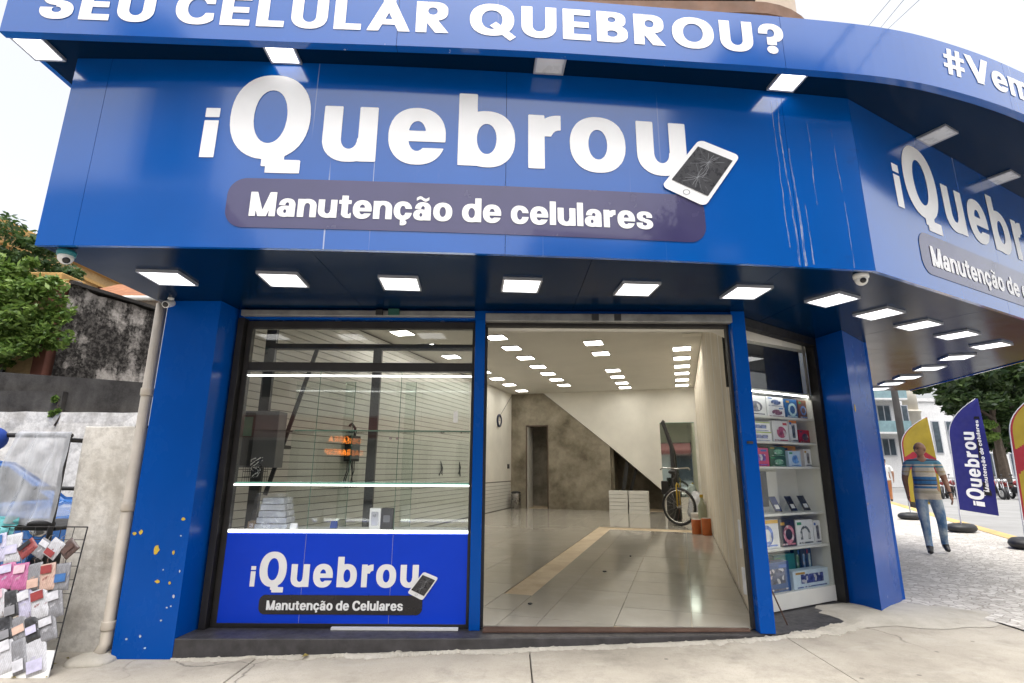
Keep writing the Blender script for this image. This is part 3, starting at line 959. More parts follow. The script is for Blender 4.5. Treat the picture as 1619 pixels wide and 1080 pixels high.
link('rail', MB().box(-2.9, 2.88, 5.17, 5.22, 7.62, 7.67).mesh('rail', M_BLACKMETAL), rl)
link('rail', MB().box(-2.9, 2.88, 5.18, 5.21, 6.86, 6.89).mesh('rail', M_BLACKMETAL), rl)
_me = MB().box(-0.009, 0.009, -0.009, 0.009, 0.112, 0.838).mesh('baluster', M_BLACKMETAL)
for k in range(48):
    link('baluster', _me, rl, (-2.85 + 0.121 * k, 0 + 5.195 - 5.2, 0), local=True)

# step: dark granite with a brown threshold plate, and pale mortar smeared along it
stepf = [(-2.56, 4.415), (-1.4, 4.435), (-0.2, 4.47), (1.0, 4.53), (1.9, 4.60), (2.35, 4.70), (2.8, 4.93), (3.2, 5.22), (3.385, 5.42)]
stepb = [(3.33, 5.80), (2.36, 5.30), (1.98, 4.90), (-2.50, 4.90)]
link('step', MB().prism(stepf + stepb, -0.05, 0.142).mesh('step', M_GRANITE), shop, bevel=0.008)
link('threshold_plate', MB().prism([(-0.22, 4.60), (1.0, 4.63), (1.93, 4.66), (1.95, 4.735), (-0.22, 4.735)], 0.1425, 0.157).mesh('threshold_plate', M_RUST), shop, bevel=0.004)
rr = random.Random(3)
SF = Path(smoothpath(stepf, 6))
mb = MB(); n = 420; vs = []; fs = []
for k in range(n + 1):
    s = 0.02 + (SF.s[-1] + 0.15) * k / n
    q0 = SF.at(s, -0.01); w = 0.075 + 0.075 * noise.noise((s * 2.2, 0, 0)) + 0.06 * noise.noise((s * 9, 3, 0)) + 0.035 * noise.noise((s * 31, 3, 0)) - 0.06 * max(0, 1 - s / 0.6) + 0.13 * max(0, (s - 4.6) / 1.6)
    w = max(0.012, w)
    q1 = SF.at(s, w * 0.55); q2 = SF.at(s, w)
    hh = 0.004 + 0.014 * noise.noise((s * 5, 7, 0)) + 0.014 * noise.noise((s * 23, 7, 0)) + 0.01 * noise.noise((s * 61, 7, 0))
    if s > 4.6: hh += 0.01
    vs += [(q0.x, q0.y, max(gz(q0.x) + 0.006, gz(q0.x) + hh)), (q1.x, q1.y, gz(q1.x) + 0.014 + 0.3 * max(0, hh)), (q2.x, q2.y, gz(q2.x) + 0.002), (q2.x, q2.y, gz(q2.x) - 0.02)]
for k in range(n):
    for j in range(3):
        a = k * 4 + j; b = a + 4
        fs.append((a, a + 1, b + 1, b))
mb.add(vs, fs)
link('mortar_fillet', mb.mesh('mortar_fillet', M_MORTAR, False), shop)
# mortar spread at the foot of the corner pillar
mb = MB(); vs = [(3.62, 5.30, 0.165)]
ring1 = []; R = 26
for k in range(R):
    a = 2 * pi * k / R
    rx = 0.62 + 0.16 * noise.noise((cos(a) * 2, sin(a) * 2, 5)); 
    vs.append((3.55 + rx * 1.15 * cos(a) * 0.6, 5.27 + rx * 0.62 * sin(a) * 0.6, 0.158)); 
for k in range(R):
    a = 2 * pi * k / R
    rx = 0.75 + 0.35 * noise.noise((cos(a) * 2, sin(a) * 2, 5)) + 0.12 * noise.noise((cos(a) * 7, sin(a) * 7, 2))
    vs.append((3.55 + rx * 1.25 * cos(a), 5.27 + rx * 0.62 * sin(a), 0.131))
for k in range(R):
    a, b = 1 + k, 1 + (k + 1) % R
    fs2 = [(0, a, b), (a, a + R, b + R, b)]
    mb.f += fs2; mb.mi += [0, 0]
mb.v = vs
link('mortar_fillet', mb.mesh('mortar_fillet', M_MORTAR, True), shop)

# ------------------------------------------------------------------ interior of the shop
UL, VB, CZ = -5.84, 11.7, 3.80
floor = struct('shop_floor', ROOM_O, ROOM_R)
fp = [(-3.70, 5.70), (-2.52, 4.95), (-2.50, 4.742), (1.97, 4.742), (2.03, 4.8), tuple(room(0, VB)[:2]), tuple(room(UL, VB)[:2])]
bedp = [unroom(*p) for p in fp]
link('screed', MB().prism(bedp, 0.02, FZ - 0.012).mesh('screed', M_SCREED), floor, local=True)
TL = 0.61
ucuts = [0.0, -0.5, -1.11, -1.72, -2.03]
ucols = list(zip(ucuts, ucuts[1:])) + [(-2.33 - TL * k, -2.33 - TL * (k + 1)) for k in range(6)]
ucols = [(a, max(b, UL)) for a, b in ucols if a > UL]
strip_tiles = [(-2.03, -2.33)]
full = None
fx, fy = unroom(-2.5, 4.742); f_n = (RU.y, RV.y)          # world Y >= 4.742 in room coordinates
def add_tile(u0, u1, v0, v1):
    g = 0.0022
    p = [(u1 + g, v0 + g), (u0 - g, v0 + g), (u0 - g, v1 - g), (u1 + g, v1 - g)]
    p = clip(p, fx, fy, *f_n)
    if len(p) < 3: return
    a, b = unroom(-2.52, 4.95)
    c, d = unroom(-3.70, 5.70)
    nx, ny = (d - b), -(c - a)
    if nx * (-2 - a) + ny * (6 - b) < 0: nx, ny = -nx, -ny
    p = clip(p, a, b, nx, ny)
    if len(p) < 3: return
    ar = abs(sum(q[0] * r[1] - r[0] * q[1] for q, r in zip(p, p[1:] + p[:1]))) / 2
    if ar < 0.004: return
    dz = RNG.uniform(-0.0006, 0.0006)
    link('tile', MB().prism(p, FZ - 0.011, FZ + dz).mesh('tile', M_TILE), floor, local=True)
for ci, (a, b) in enumerate(ucols):
    v = -2.2 + (0.18 if ci % 1 else 0)
    while v < VB:
        v1 = min(v + TL, VB)
        if a > -2.04 and v < 7.15 and v1 > 6.62:
            if v < 6.62: add_tile(a, b, v, 6.62)
            if v1 > 7.15: add_tile(a, b, 7.15, v1)
        else: add_tile(a, b, v, v1)
        v += TL
for v0, v1 in ((-2.2, -0.2), (-0.2, 0.40), (7.15, 7.9), (7.9, 8.6), (8.6, 9.8), (9.8, VB)): add_tile(-2.03, -2.33, v0, v1)

ceil = struct('shop_ceiling', ROOM_O, ROOM_R)
link('ceiling_board', MB().prism([unroom(-4.2, 4.85), unroom(2.2, 4.85), (0.2, VB + 0.2), (UL - 0.2, VB + 0.2)], CZ, CZ + 0.1).mesh('ceiling_board', M_CEIL), ceil, local=True)
link('air_vent', MB().box(-0.34, 0.02, 4.55, 4.8, CZ - 0.02, CZ - 0.002).mesh('air_vent', M_INWALL), ceil, local=True, bevel=0.006)

wl = struct('shop_wall_left', ROOM_O, ROOM_R)
link('wall_core', MB().box(UL - 0.2, UL, -0.9, VB + 0.2, 0.0, CZ).mesh('wall_core', M_GROOVE_SHADE), wl, local=True)
link('painted_wall', MB().box(UL + 0.001, UL + 0.028, 8.0, VB, 1.0, CZ - 0.001).mesh('painted_wall', M_INWALL), wl, local=True)
for z in range(36):
    z0 = FZ + 0.02 + z * 0.1; z1 = min(z0 + 0.089, CZ - 0.002)
    for v0, v1 in ((-0.9, 2.44), (2.445, 5.2), (5.205, 7.995)):
        link('slat', MB().box(UL + 0.001, UL + 0.026, v0, v1, z0, z1).mesh('slat', M_SLAT), wl, local=True)
    if z1 < 1.0: link('slat', MB().box(UL + 0.001, UL + 0.026, 8.0, VB - 0.005, z0, z1).mesh('slat', M_SLAT), wl, local=True)

wb = struct('shop_wall_back', ROOM_O, ROOM_R)
bk = lambda a, b, d: (a, VB + d, b)
link('bare_plaster', MB().slab([[(UL, FZ - .01), (-5.31, FZ - .01), (-5.31, 2.76), (-4.56, 2.76), (-4.56, FZ - .01), (-2.60, FZ - .01), (-2.60, 2.06), (-4.72, CZ), (UL, CZ)]], lambda a, b, d: (a, VB - 0.03 + d, b), 0.2).mesh('bare_plaster', M_ROUGHPL), wb, local=True)
link('painted_stair_side', MB().slab([[(-4.70, CZ), (-2.585, 2.065), (-1.06, 0.74), (-1.06, FZ - .01), (0.0, FZ - .01), (0.0, CZ)]], bk, 0.18).mesh('painted_stair_side', M_INWALL), wb, local=True)
link('stair_soffit', MB().add([(-2.6, VB + .001, 2.05), (-1.06, VB + .001, 0.73), (-1.06, VB + 1.3, 0.73), (-2.6, VB + 1.3, 2.05)], [(0, 1, 2, 3)]).mesh('stair_soffit', M_ROUGHPL), wb, local=True)
link('recess_wall', MB().box(-6.5, 0.3, VB + 1.3, VB + 1.4, 0, CZ).mesh('recess_wall', M_ROUGHPL), wb, local=True)
link('recess_wall', MB().box(-2.62, -2.52, VB + 0.172, VB + 1.3, 0, CZ).mesh('recess_wall', M_ROUGHPL), wb, local=True)
link('recess_wall', MB().box(-1.05, -0.95, VB + 0.182, VB + 1.3, 0, CZ).mesh('recess_wall', M_ROUGHPL), wb, local=True)
link('recess_wall', MB().box(-6.5, -6.4, VB + 0.2, VB + 1.3, 0, CZ).mesh('recess_wall', M_ROUGHPL), wb, local=True)
link('recess_ceiling', MB().box(-6.5, 0.3, VB + 0.19, VB + 1.3, 3.0, 3.1).mesh('recess_ceiling', M_ROUGHPL), wb, local=True)
link('recess_floor', MB().box(-6.5, 0.3, VB - 0.02, VB + 1.3, 0.0, FZ - 0.004).mesh('recess_floor', M_SCREED), wb, local=True)
dl = link('door_leaf', MB().box(-5.30, -5.26, VB + 0.01, VB + 0.62, FZ, 2.74).mesh('door_leaf', M_SLAT), wb, local=True)
mw = mat('brown_door_frame', (0.09, 0.06, 0.04), 0.6, 0.3, 5)
for a, b, c, d in ((-5.31, -5.27, FZ, 2.76), (-4.60, -4.56, FZ, 2.76), (-5.27, -4.60, 2.72, 2.76)):
    link('door_frame', MB().box(a, b, VB - 0.045, VB - 0.005, c, d).mesh('door_frame', mw), wb, local=True)

wr = struct('shop_wall_right', ROOM_O, ROOM_R)
link('wall_core', MB().box(0.016, 0.12, 0.13, VB + 0.2, 0.0, CZ).mesh('wall_core', M_JOINT), wr, local=True)
v = 0.06; k = 0
while v < VB - 0.05:
    v1 = min(v + 1.2, VB)
    link('drywall_panel', MB().box(0.0, 0.0155, v + 0.002, v1 - 0.002, FZ + 0.012, CZ - 0.002).mesh('drywall_panel', M_DRYWALL), wr, local=True)
    if k:
        pts_l = []; pts_r = []
        for q in range(25):
            z = FZ + 0.02 + (CZ - 0.05 - FZ) * q / 24
            pts_l.append((v - 0.06 - 0.012 * noise.noise((z * 2, k * 7, 0)), z)); pts_r.append((v + 0.06 + 0.012 * noise.noise((z * 2, k * 7, 9)), z))
        m = MB().slab([pts_l + pts_r[::-1]], lambda a, b, d: (-0.003 + d, a, b), 0)
        link('joint_compound', m.mesh('joint_compound', M_JOINT), wr, local=True)
    for q in range(6):
        z = 0.45 + 0.58 * q + RNG.uniform(-.05, .05); c = v + 0.6 + RNG.uniform(-.03, .03)
        if RNG.random() < 0.8:
            m = MB().slab([blob(c, z, 0.035 + .02 * RNG.random(), 0.06 + 0.04 * RNG.random(), k * 9 + q)], lambda a, b, d: (-0.0025 + d, a, b), 0)
            link('screw_patch', m.mesh('screw_patch', M_JOINT), wr, local=True)
    v += 1.2; k += 1
link('corner_bead', MB().box(-0.006, 0.12, 0.0, 0.055, FZ, CZ - 0.003).mesh('corner_bead', M_PAPERWHITE), wr, local=True, bevel=0.003)
mb = MB().slab([[(0.35, 1.42), (0.75, 1.50), (0.9, 1.62), (0.6, 1.60), (0.3, 1.55)], ], lambda a, b, d: (-0.0035 + d, a, b), 0)
link('screw_patch', mb.mesh('screw_patch', M_JOINT), wr, local=True)
# ------------------------------------------------------------------ signs
def fn_path(P, s0=0.0, off=0.004):
    def f(a, b, d):
        q = P.at(s0 + a, off - d)
        return (q.x, q.y, b)
    return f
ORD = ['first', 'second', 'third', 'fourth', 'fifth', 'sixth', 'seventh', 'eighth', 'ninth', 'tenth', 'eleventh', 'twelfth', 'thirteenth', 'fourteenth', 'fifteenth', 'sixteenth']
M_PHONESCREEN = mat('phone_screen_print', (0.035, 0.035, 0.04), 0.3, 0.3, 12)
M_CRACK = mat('crack_print', (0.30, 0.31, 0.33), 0.4, 0.1, 8)

def pill(x0, x1, z0, z1, r, fn, material, parent, name='dark_bar'):
    mb = MB(); cols = []
    n = 14
    xs = [x0 + r * (1 - cos(pi / 2 * k / n)) for k in range(n + 1)]
    m = 40
    xs += [x0 + r + (x1 - x0 - 2 * r) * k / m for k in range(1, m)]
    xs += [x1 - r * (1 - cos(pi / 2 * k / n)) for k in range(n, -1, -1)]
    vs = []; fs = []
    for x in xs:
        e = min(x - x0, x1 - x)
        h = r - math.sqrt(max(0, r * r - (r - e) ** 2)) if e < r else 0.0
        vs += [fn(x, z0 + h, 0), fn(x, z1 - h, 0)]
    for k in range(len(xs) - 1): fs.append((2 * k, 2 * k + 2, 2 * k + 3, 2 * k + 1))
    mb.add(vs, fs)
    return link(name, mb.mesh(name, material), parent)

def logo(parent, P, s0, zb, k, bar_mat, cap2=False, off=0.004, zk=None):
    """the shop's emblem: i Quebrou, strap line on a dark bar, cracked phone"""
    zk = zk or k
    def fn(o): 
        g = fn_path(P, s0, o)
        return lambda a, b, d: g(a * k, zb + b * zk, d)
    f = fn(off)
    for ch, x, z, w, h in (('i', 0.03, 0, 0.088, 0.376), ('Q', 0.205, 0.018, 0.535, 0.613), ('u', 0.848, 0, 0.36, 0.562), ('e', 1.30, 0, 0.385, 0.562), ('b', 1.785, 0, 0.388, 0.562), ('r', 2.279, 0, 0.225, 0.562), ('o', 2.578, 0, 0.392, 0.562), ('u', 3.066, 0, 0.358, 0.562)):
        letter(ch, x, z, w, h, f, M_WHITE, parent)
    pill(0.253, 3.529, -0.515, -0.155, 0.125, fn(off), bar_mat, parent)
    text('Manutenção de Celulares' if cap2 else 'Manutenção de celulares', 0.414, -0.432, 0.172, fn(off + 0.004), M_WHITE, parent, sp=0.085, width=2.728)
    c = [(3.532, 0.298), (3.836, 0.185), (3.531, -0.241), (3.221, -0.101)]
    def bl(a, b):
        x = (c[0][0] * (1 - a) + c[1][0] * a) * (1 - b) + (c[3][0] * (1 - a) + c[2][0] * a) * b
        z = (c[0][1] * (1 - a) + c[1][1] * a) * (1 - b) + (c[3][1] * (1 - a) + c[2][1] * a) * b
        return x, z
    rr_ = roundrect(0, 1, 0, 1, 0.001, 6)
    def rnd(x0, x1, y0, y1, r):
        asp = 1.6
        out = []
        for cx, cy, a0 in ((x1 - r, y0 + r / asp, -pi / 2), (x1 - r, y1 - r / asp, 0), (x0 + r, y1 - r / asp, pi / 2), (x0 + r, y0 + r / asp, pi)):
            for q in range(7):
                t = a0 + pi / 2 * q / 6
                out.append(bl(cx + r * cos(t), cy + r / asp * sin(t)))
        return out
    link('phone_body', MB().slab([rnd(0, 1, 0, 1, 0.13)], fn(off + 0.008), 0).mesh('phone_body', M_WHITE), parent)
    sc = link('phone_screen', MB().slab([rnd(0.08, 0.92, 0.13, 0.83, 0.01)], fn(off + 0.011), 0).mesh('phone_screen', M_PHONESCREEN), parent)
    rg = random.Random(11); mb = MB()
    for (ca, cb) in ((0.5, 0.32), (0.5, 0.62)):
        for q in range(15):
            t = 2 * pi * q / 15 + rg.uniform(-.15, .15); L = rg.uniform(0.18, 0.4)
            a, b = ca, cb; 
            for st in range(3):
                a2 = min(0.91, max(0.09, a + L / 3 * cos(t) * 1.2)); b2 = min(0.82, max(0.14, b + L / 3 * sin(t) * 0.75)); t += rg.uniform(-.35, .35)
                w = 0.004
                mb.slab([[bl(a - w, b), bl(a2 - w, b2), bl(a2 + w, b2 + 0.002), bl(a + w, b + 0.002)]], fn(off + 0.0135), 0)
                a, b = a2, b2
    link('cracks', mb.mesh('cracks', M_CRACK), parent)
    bt = [bl(0.5 + 0.075 * cos(t), 0.915 + 0.047 * sin(t)) for t in [2 * pi * q / 16 for q in range(16)]]
    bi = [bl(0.5 + 0.058 * cos(t), 0.915 + 0.036 * sin(t)) for t in [2 * pi * q / 16 for q in range(16)]]
    link('phone_button', MB().slab([bt, bi], fn(off + 0.011), 0).mesh('phone_button', M_CRACK), parent)

# main sign above the door
sg = thing('shop_sign', 'large blue front sign reading iQuebrou with a cracked phone emblem', 'sign', (0, 3.3, Z_SOF))
sj = [0.0] + [F1.s_of_x(x) for x in (-2.86, -0.05, 2.05)] + [F1.s[-1]]
for a, b in zip(sj, sj[1:]):
    mb = MB(); F1.wall(mb, a + 0.0015, b - 0.0015, Z_SOF - 0.012, Z_UP - 0.003, 0.03, 0.12)
    link('panel', mb.mesh('panel', M_BLUE), sg)
logo(sg, F1, F1.s_of_x(-2.164), 3.465, 1.0, M_NAVY)
# corner sign along the chamfer
s2 = thing('shop_sign', 'blue corner sign reading iQuebrou, angled away towards the side street', 'sign', (4.5, 4.6, Z_SOF))
for a, b in ((0.002, 2.2), (2.203, F2.s[-1] - 0.003)):
    mb = MB(); F2.wall(mb, a, b, Z_SOF - 0.012, Z_UP - 0.003, 0.03, 0.5)
    link('panel', mb.mesh('panel', M_BLUE), s2)
logo(s2, F2, 0.47, 3.45, 0.98, M_NAVY, zk=1.0)
s3 = thing('shop_sign', 'plain blue sign box above the side street pavement', 'sign', (7, 7.6, Z_SOF))
mb = MB(); F3.wall(mb, 0.004, F3.s[-1], Z_SOF - 0.012, Z_UP - 0.003, 0.03, 0.5)
link('panel', mb.mesh('panel', M_BLUE), s3)
# projecting upper band
s4 = thing('fascia_band', 'projecting blue fascia band lettered SEU CELULAR QUEBROU? that curves round the corner', 'sign', (0, 3.0, Z_UP))
sj = [0.0] + [FU.s_of_x(x) for x in (-0.80, 1.95, 3.98)] + [FU.s_of_x(6.2), FU.s[-1] - 0.01]
for a, b in zip(sj, sj[1:]):
    mb = MB(); FU.wall(mb, a + 0.0015, b - 0.0015, Z_UP - 0.02, Z_TOP, 0.03, 0.1)
    link('panel', mb.mesh('panel', M_BLUE), s4)
    mb = MB(); FU.wall(mb, a + 0.0015, b - 0.0015, Z_UP - 0.034, Z_UP - 0.021, 0.06, 0.1, 0.006)
    link('edge_trim', mb.mesh('edge_trim', M_BLUE), s4)
f4 = fn_path(FU)
x0 = FU.s_of_x(-3.18); x1 = FU.s_of_x(1.955)
text('SEU CELULAR qUEBROU?', x0, 4.327, 0.250, f4, M_WHITE, s4, sp=0.17, width=x1 - x0)
xv = FU.s_of_x(3.29)
xv = text('#Vem', xv, 4.36, 0.235, f4, M_WHITE, s4, sp=0.10, width=FU.s_of_x(4.27) - xv)

# dried white water runs at the right of the main sign
def run_mat():
    n = N('dried_water_run')
    n.base((0.45, 0.54, 0.68)); n.rough(0.6)
    tr = n.new('ShaderNodeBsdfTransparent'); mx = n.new('ShaderNodeMixShader')
    f = n.ramp(n.noise(n.co(60, 1, 5), 1.6, 6, 0.7), [(0.40, 0.0), (0.66, 0.55)])
    n.link(f, mx.inputs[0]); n.link(tr.outputs[0], mx.inputs[1]); n.link(n.b.outputs[0], mx.inputs[2]); n.link(mx.outputs[0], n.out.inputs['Surface'])
    return n.m
M_RUN = run_mat()
rg = random.Random(21)
for xr, z0, z1, w in ((2.03, 2.815, 4.18, .026), (2.085, 2.815, 3.75, .034), (1.98, 2.95, 4.15, .016), (2.13, 2.83, 3.3, .020), (2.24, 3.3, 4.0, .010), (2.45, 2.82, 3.95, .012)):
    L_, R_ = [], []
    n = 22
    for k in range(n + 1):
        z = z0 + (z1 - z0) * k / n
        x = xr + 0.035 * noise.noise((z * 1.3, xr * 9, 0)) + 0.006 * noise.noise((z * 9, xr * 9, 0)) - 0.02 * (z - z0); hw = w * 0.5 * (0.55 + 0.6 * abs(noise.noise((z * 6, xr, 4)))) * (1 - 0.6 * k / n)
        L_.append((x - hw, z)); R_.append((x + hw, z))
    m = MB().slab([L_ + R_[::-1]], lambda a, b, d: (a, YS(a) - 0.0025, b), 0)
    link('water_run', m.mesh('water_run', M_RUN), sg)

# ------------------------------------------------------------------ lights
def panel_light(name, label, loc, rz, size, lit, group, diff=None):
    t = thing(name, label, 'light', loc, rz, group)
    key = (size, lit, diff)
    if key not in PL:
        h = size / 2
        fr = MB()
        for a, b, c, d in ((-h, h, -h, -h + .014), (-h, h, h - .014, h), (-h, -h + .014, -h + .014, h - .014), (h - .014, h, -h + .014, h - .014)): fr.box(a, b, c, d, -0.022, -0.001)
        df = MB().box(-h + .014, h - .014, -h + .014, h - .014, -0.018, -0.002)
        PL[key] = (fr.mesh('frame', M_LAMPFRAME), df.mesh('diffuser', (diff or M_LAMP) if lit else M_LAMPOFF))
    link('frame', PL[key][0], t, local=True); link('diffuser', PL[key][1], t, local=True)
    return t
PL = {}
k = 0.979
row = [(-2.68, 3.89), (-1.79, 3.91), (-0.89, 3.98), (0.07, 4.01), (1.01, 4.08), (1.93, 4.15)]
for i, (x, y) in enumerate(row):
    panel_light('soffit_light', 'lit square panel in the soffit over the shopfront, %s from the left pillar' % ORD[i], (x * k, y * k, Z_SOF), radians(4), 0.30, True, 'soffit lights')
row = [(2.75, 4.33), (3.43, 4.74), (4.09, 5.13), (4.80, 5.52), (5.59, 6.0)]
for i, (x, y) in enumerate(row):
    panel_light('soffit_light', 'lit square panel in the angled corner soffit, %s from the dome camera' % ORD[i], (x * k, y * k, Z_SOF), radians(28.6), 0.30, True, 'soffit lights')
row = [(5.75, 6.68), (5.99, 7.45), (6.24, 8.23), (6.42, 8.85), (6.60, 9.45)]
for i, (x, y) in enumerate(row):
    panel_light('soffit_light', 'lit square panel in the soffit along the side street, %s from the corner' % ORD[i], (x * k, y * k, Z_SOF), radians(-16), 0.30, True, 'soffit lights')
for (x, y, rz, lit, lab) in ((-3.30, 3.10, 2, True, 'lit lamp under the upper band at the far left end'), (-1.62, 3.115, 3, True, 'lit lamp under the upper band above the big letter Q'), (0.26, 3.20, 4, False, 'unlit grey lamp under the upper band in the middle'),
                             (2.04, 3.365, 6, True, 'lit lamp under the upper band just left of the sign corner'), (3.66, 4.02, 28, False, 'unlit lamp under the upper band above the corner sign, nearer'), (4.83, 4.70, 28, False, 'unlit lamp under the upper band above the corner sign, farther')):
    panel_light('canopy_light', lab, (x, y, Z_UP), radians(rz), 0.215 if lit and x < 3 else 0.22, lit, 'lamps under the upper band')
cols = {'by the drywall': (-0.35, [5.83, 6.83, 7.82, 8.82, 9.9, 10.9]), 'in the middle of the ceiling': (-1.99, [4.84, 5.86, 7.95, 8.94, 10.03, 10.95]),
        'left of the middle': (-3.66, [3.9, 4.84, 5.87, 6.96, 7.97, 8.97, 9.99]), 'along the slatted wall': (-5.2, [3.1, 4.2, 5.3, 6.3, 7.3, 8.4, 9.5, 10.8])}
for nm, (u, vs) in cols.items():
    for i, v in enumerate(vs):
        p = room(u, v, CZ)
        panel_light('ceiling_light', 'lit shop ceiling panel, row %s, %s from front' % (nm, ORD[i]), p, ROOM_R, 0.36, True, 'shop ceiling lights', M_LAMPIN)

# ------------------------------------------------------------------ security cameras
M_CAMW = mat('camera_plastic', (0.72, 0.72, 0.70), 0.35, 0.05, 6)
M_TEAL = mat('teal_plastic', (0.02, 0.20, 0.24), 0.4, 0.1, 6)
M_LENS = mat('camera_lens', (0.008, 0.008, 0.01), 0.08, 0.1, 6)
def dome(label, loc, topm, s=1.0, look=(0, -1, -0.6)):
    t = thing('security_camera', label, 'camera', loc, 0, 'security cameras')
    link('base', MB().lathe([(0.048 * s, -0.001), (0.052 * s, -0.012 * s), (0.05 * s, -0.035 * s)], n=20).mesh('base', topm, True), t, local=True)
    link('housing', MB().sphere((0, 0, -0.045 * s), 0.043 * s, 0.043 * s, 0.045 * s, 18, 12).mesh('housing', M_CAMW, True), t, local=True)
    d = Vector(look).normalized()
    c = Vector((0, 0, -0.048 * s)) + d * 0.030 * s
    link('lens', MB().lathe([(0.021 * s, 0.0), (0.020 * s, 0.014 * s), (0.012 * s, 0.018 * s)], c, 16, d).mesh('lens', M_LENS, True), t, local=True)
dome('white dome camera with teal base under the far left end of the sign', (-2.97, 3.29, Z_SOF - 0.013), M_TEAL, 1.05, (0.5, -0.4, -0.5))
dome('white turret camera under the sign corner above the right pillar', (2.56, 3.66, Z_SOF - 0.001), M_CAMW, 1.0, (-0.3, -0.9, -0.35))
t = thing('security_camera', 'small white bullet camera at the top of the left pillar', 'camera', (-2.93, 4.33, Z_SOF - 0.001), 0, 'security cameras')
link('mount', MB().lathe([(0.024, 0), (0.026, -0.012), (0.010, -0.02), (0.010, -0.05)], n=14).mesh('mount', M_CAMW, True), t, local=True)
d = Vector((0.15, -1, -0.45)).normalized()
link('housing', MB().lathe([(0.024, -0.07), (0.030, -0.06), (0.031, 0.05), (0.027, 0.055)], (0, -0.02, -0.06), 16, d).mesh('housing', M_CAMW, True), t, local=True)
link('lens', MB().lathe([(0.023, 0.052), (0.022, 0.058), (0.01, 0.060)], (0, -0.02, -0.06), 16, d).mesh('lens', M_LENS, True), t, local=True)
# ------------------------------------------------------------------ shopfront: showcase, posts, shutter gear, display cabinet
# blue door posts
dp = thing('door_post', 'slim blue post between the glass showcase and the open doorway', 'post', (-0.27, 4.72, 0.14))
link('post_tube', MB().box(-0.335, -0.245, 4.655, 4.755, 0.1425, 2.735).mesh('post_tube', M_PILL), dp, bevel=0.004)
link('side_gasket', MB().box(-0.2445, -0.222, 4.70, 4.75, 0.158, 2.70).mesh('side_gasket', M_RUBBER), dp)
dp = thing('door_post', 'blue post between the open doorway and the display cabinet', 'post', (2.05, 4.72, 0.14))
link('post_tube', MB().box(1.99, 2.115, 4.62, 4.75, 0.1425, Z_SOF - 0.003).mesh('post_tube', M_PILL), dp, bevel=0.004)
link('side_gasket', MB().box(1.968, 1.9895, 4.70, 4.75, 0.158, 2.735).mesh('side_gasket', M_RUBBER), dp)
link('hinge', MB().box(2.025, 2.075, 4.605, 4.62, 1.63, 1.65).mesh('hinge', M_DARKSTEEL), dp)

# roller shutter gear above the openings
rs = thing('shutter_gear', 'grey roller shutter rail with motor bracket above the shopfront', 'shutter', (0, 4.7, 2.7))
link('shutter_rail', MB().box(-2.46, -0.34, 4.60, 4.655, 2.745, 2.80).mesh('shutter_rail', M_GALV), rs, bevel=0.006)
link('shutter_rail', MB().box(-0.24, 1.985, 4.58, 4.65, 2.70, 2.775).mesh('shutter_rail', M_GALV), rs, bevel=0.006)
link('shutter_curtain_end', MB().box(-0.24, 1.96, 4.665, 4.73, 2.672, 2.732).mesh('shutter_curtain_end', M_BLACKMETAL), rs, bevel=0.006)
for x in (-1.2, 0.75, 0.95): link('bracket', MB().box(x - .03, x + .03, 4.565, 4.579 if x > 0 else 4.598, 2.71 if x > 0 else 2.75, 2.77 if x > 0 else 2.795).mesh('bracket', M_DARKSTEEL), rs)
link('motor_box', MB().box(-1.12, -1.02, 4.57, 4.599, 2.75, 2.81).mesh('motor_box', mat('green_motor', (0.02, 0.09, 0.07), 0.5)), rs, bevel=0.005)
link('shutter_guide', MB().box(-2.498, -2.44, 4.64, 4.735, 0.1425, 2.735).mesh('shutter_guide', M_BLACKMETAL), rs, bevel=0.003)
mb = MB(); mb.prism([(3.325, 5.745), (3.255, 5.715), (3.30, 5.63), (3.345, 5.65)], 0.1425, Z_SOF - 0.003)
link('shutter_guide', mb.mesh('shutter_guide', M_BLACKMETAL), rs)
mb = MB(); mb.prism([(2.12, 4.76), (3.31, 5.62), (3.26, 5.70), (2.07, 4.84)], 2.735, Z_SOF - 0.003)
link('shutter_box', mb.mesh('shutter_box', M_BLACKMETAL), rs)

SX0, SX1, SYF, SYB = -2.435, -0.34, 4.70, 5.22
sh = thing('glass_showcase', 'lit glass showcase with a blue printed base left of the doorway', 'showcase', (-1.4, 4.9, 0.143))
for a, b, c, d in ((SX0 - 0.003, SX0 + 0.05, 0.1432, 2.72), (SX1 - 0.022, SX1, 0.1432, 2.72), (SX0 + 0.05, SX1 - 0.022, 2.655, 2.72), (SX0 + 0.05, SX1 - 0.022, 2.255, 2.335), (SX0 + 0.05, SX1 - 0.022, 0.1432, 0.178)):
    link('frame_bar', MB().box(a, b, SYF, SYF + 0.06, c, d).mesh('frame_bar', M_BLACKMETAL), sh, bevel=0.003)
link('transom_pane', MB().box(SX0 + 0.05, SX1 - 0.022, SYF + 0.028, SYF + 0.031, 2.335, 2.655).mesh('transom_pane', M_GLASS), sh)
M_BPRINT = mat('blue_print', (0.0, 0.048, 0.62), 0.45, 0.05, 2, spec=0.25)
jx = [SX0 + 0.05, -1.72, -0.99, SX1 - 0.022]
for a, b in zip(jx, jx[1:]):
    link('pane', MB().box(a + 0.002, b - 0.002, SYF + 0.001, SYF + 0.004, 0.874, 2.254).mesh('pane', M_GLASS), sh)
    link('printed_panel', MB().box(a + 0.001, b - 0.001, SYF + 0.002, SYF + 0.05, 0.178, 0.868).mesh('printed_panel', M_BPRINT), sh)
    if a > -2: link('panel_joint', MB().box(a - 0.001, a + 0.001, SYF + 0.0005, SYF + 0.004, 0.18, 0.868).mesh('panel_joint', M_LAMPFRAME), sh)
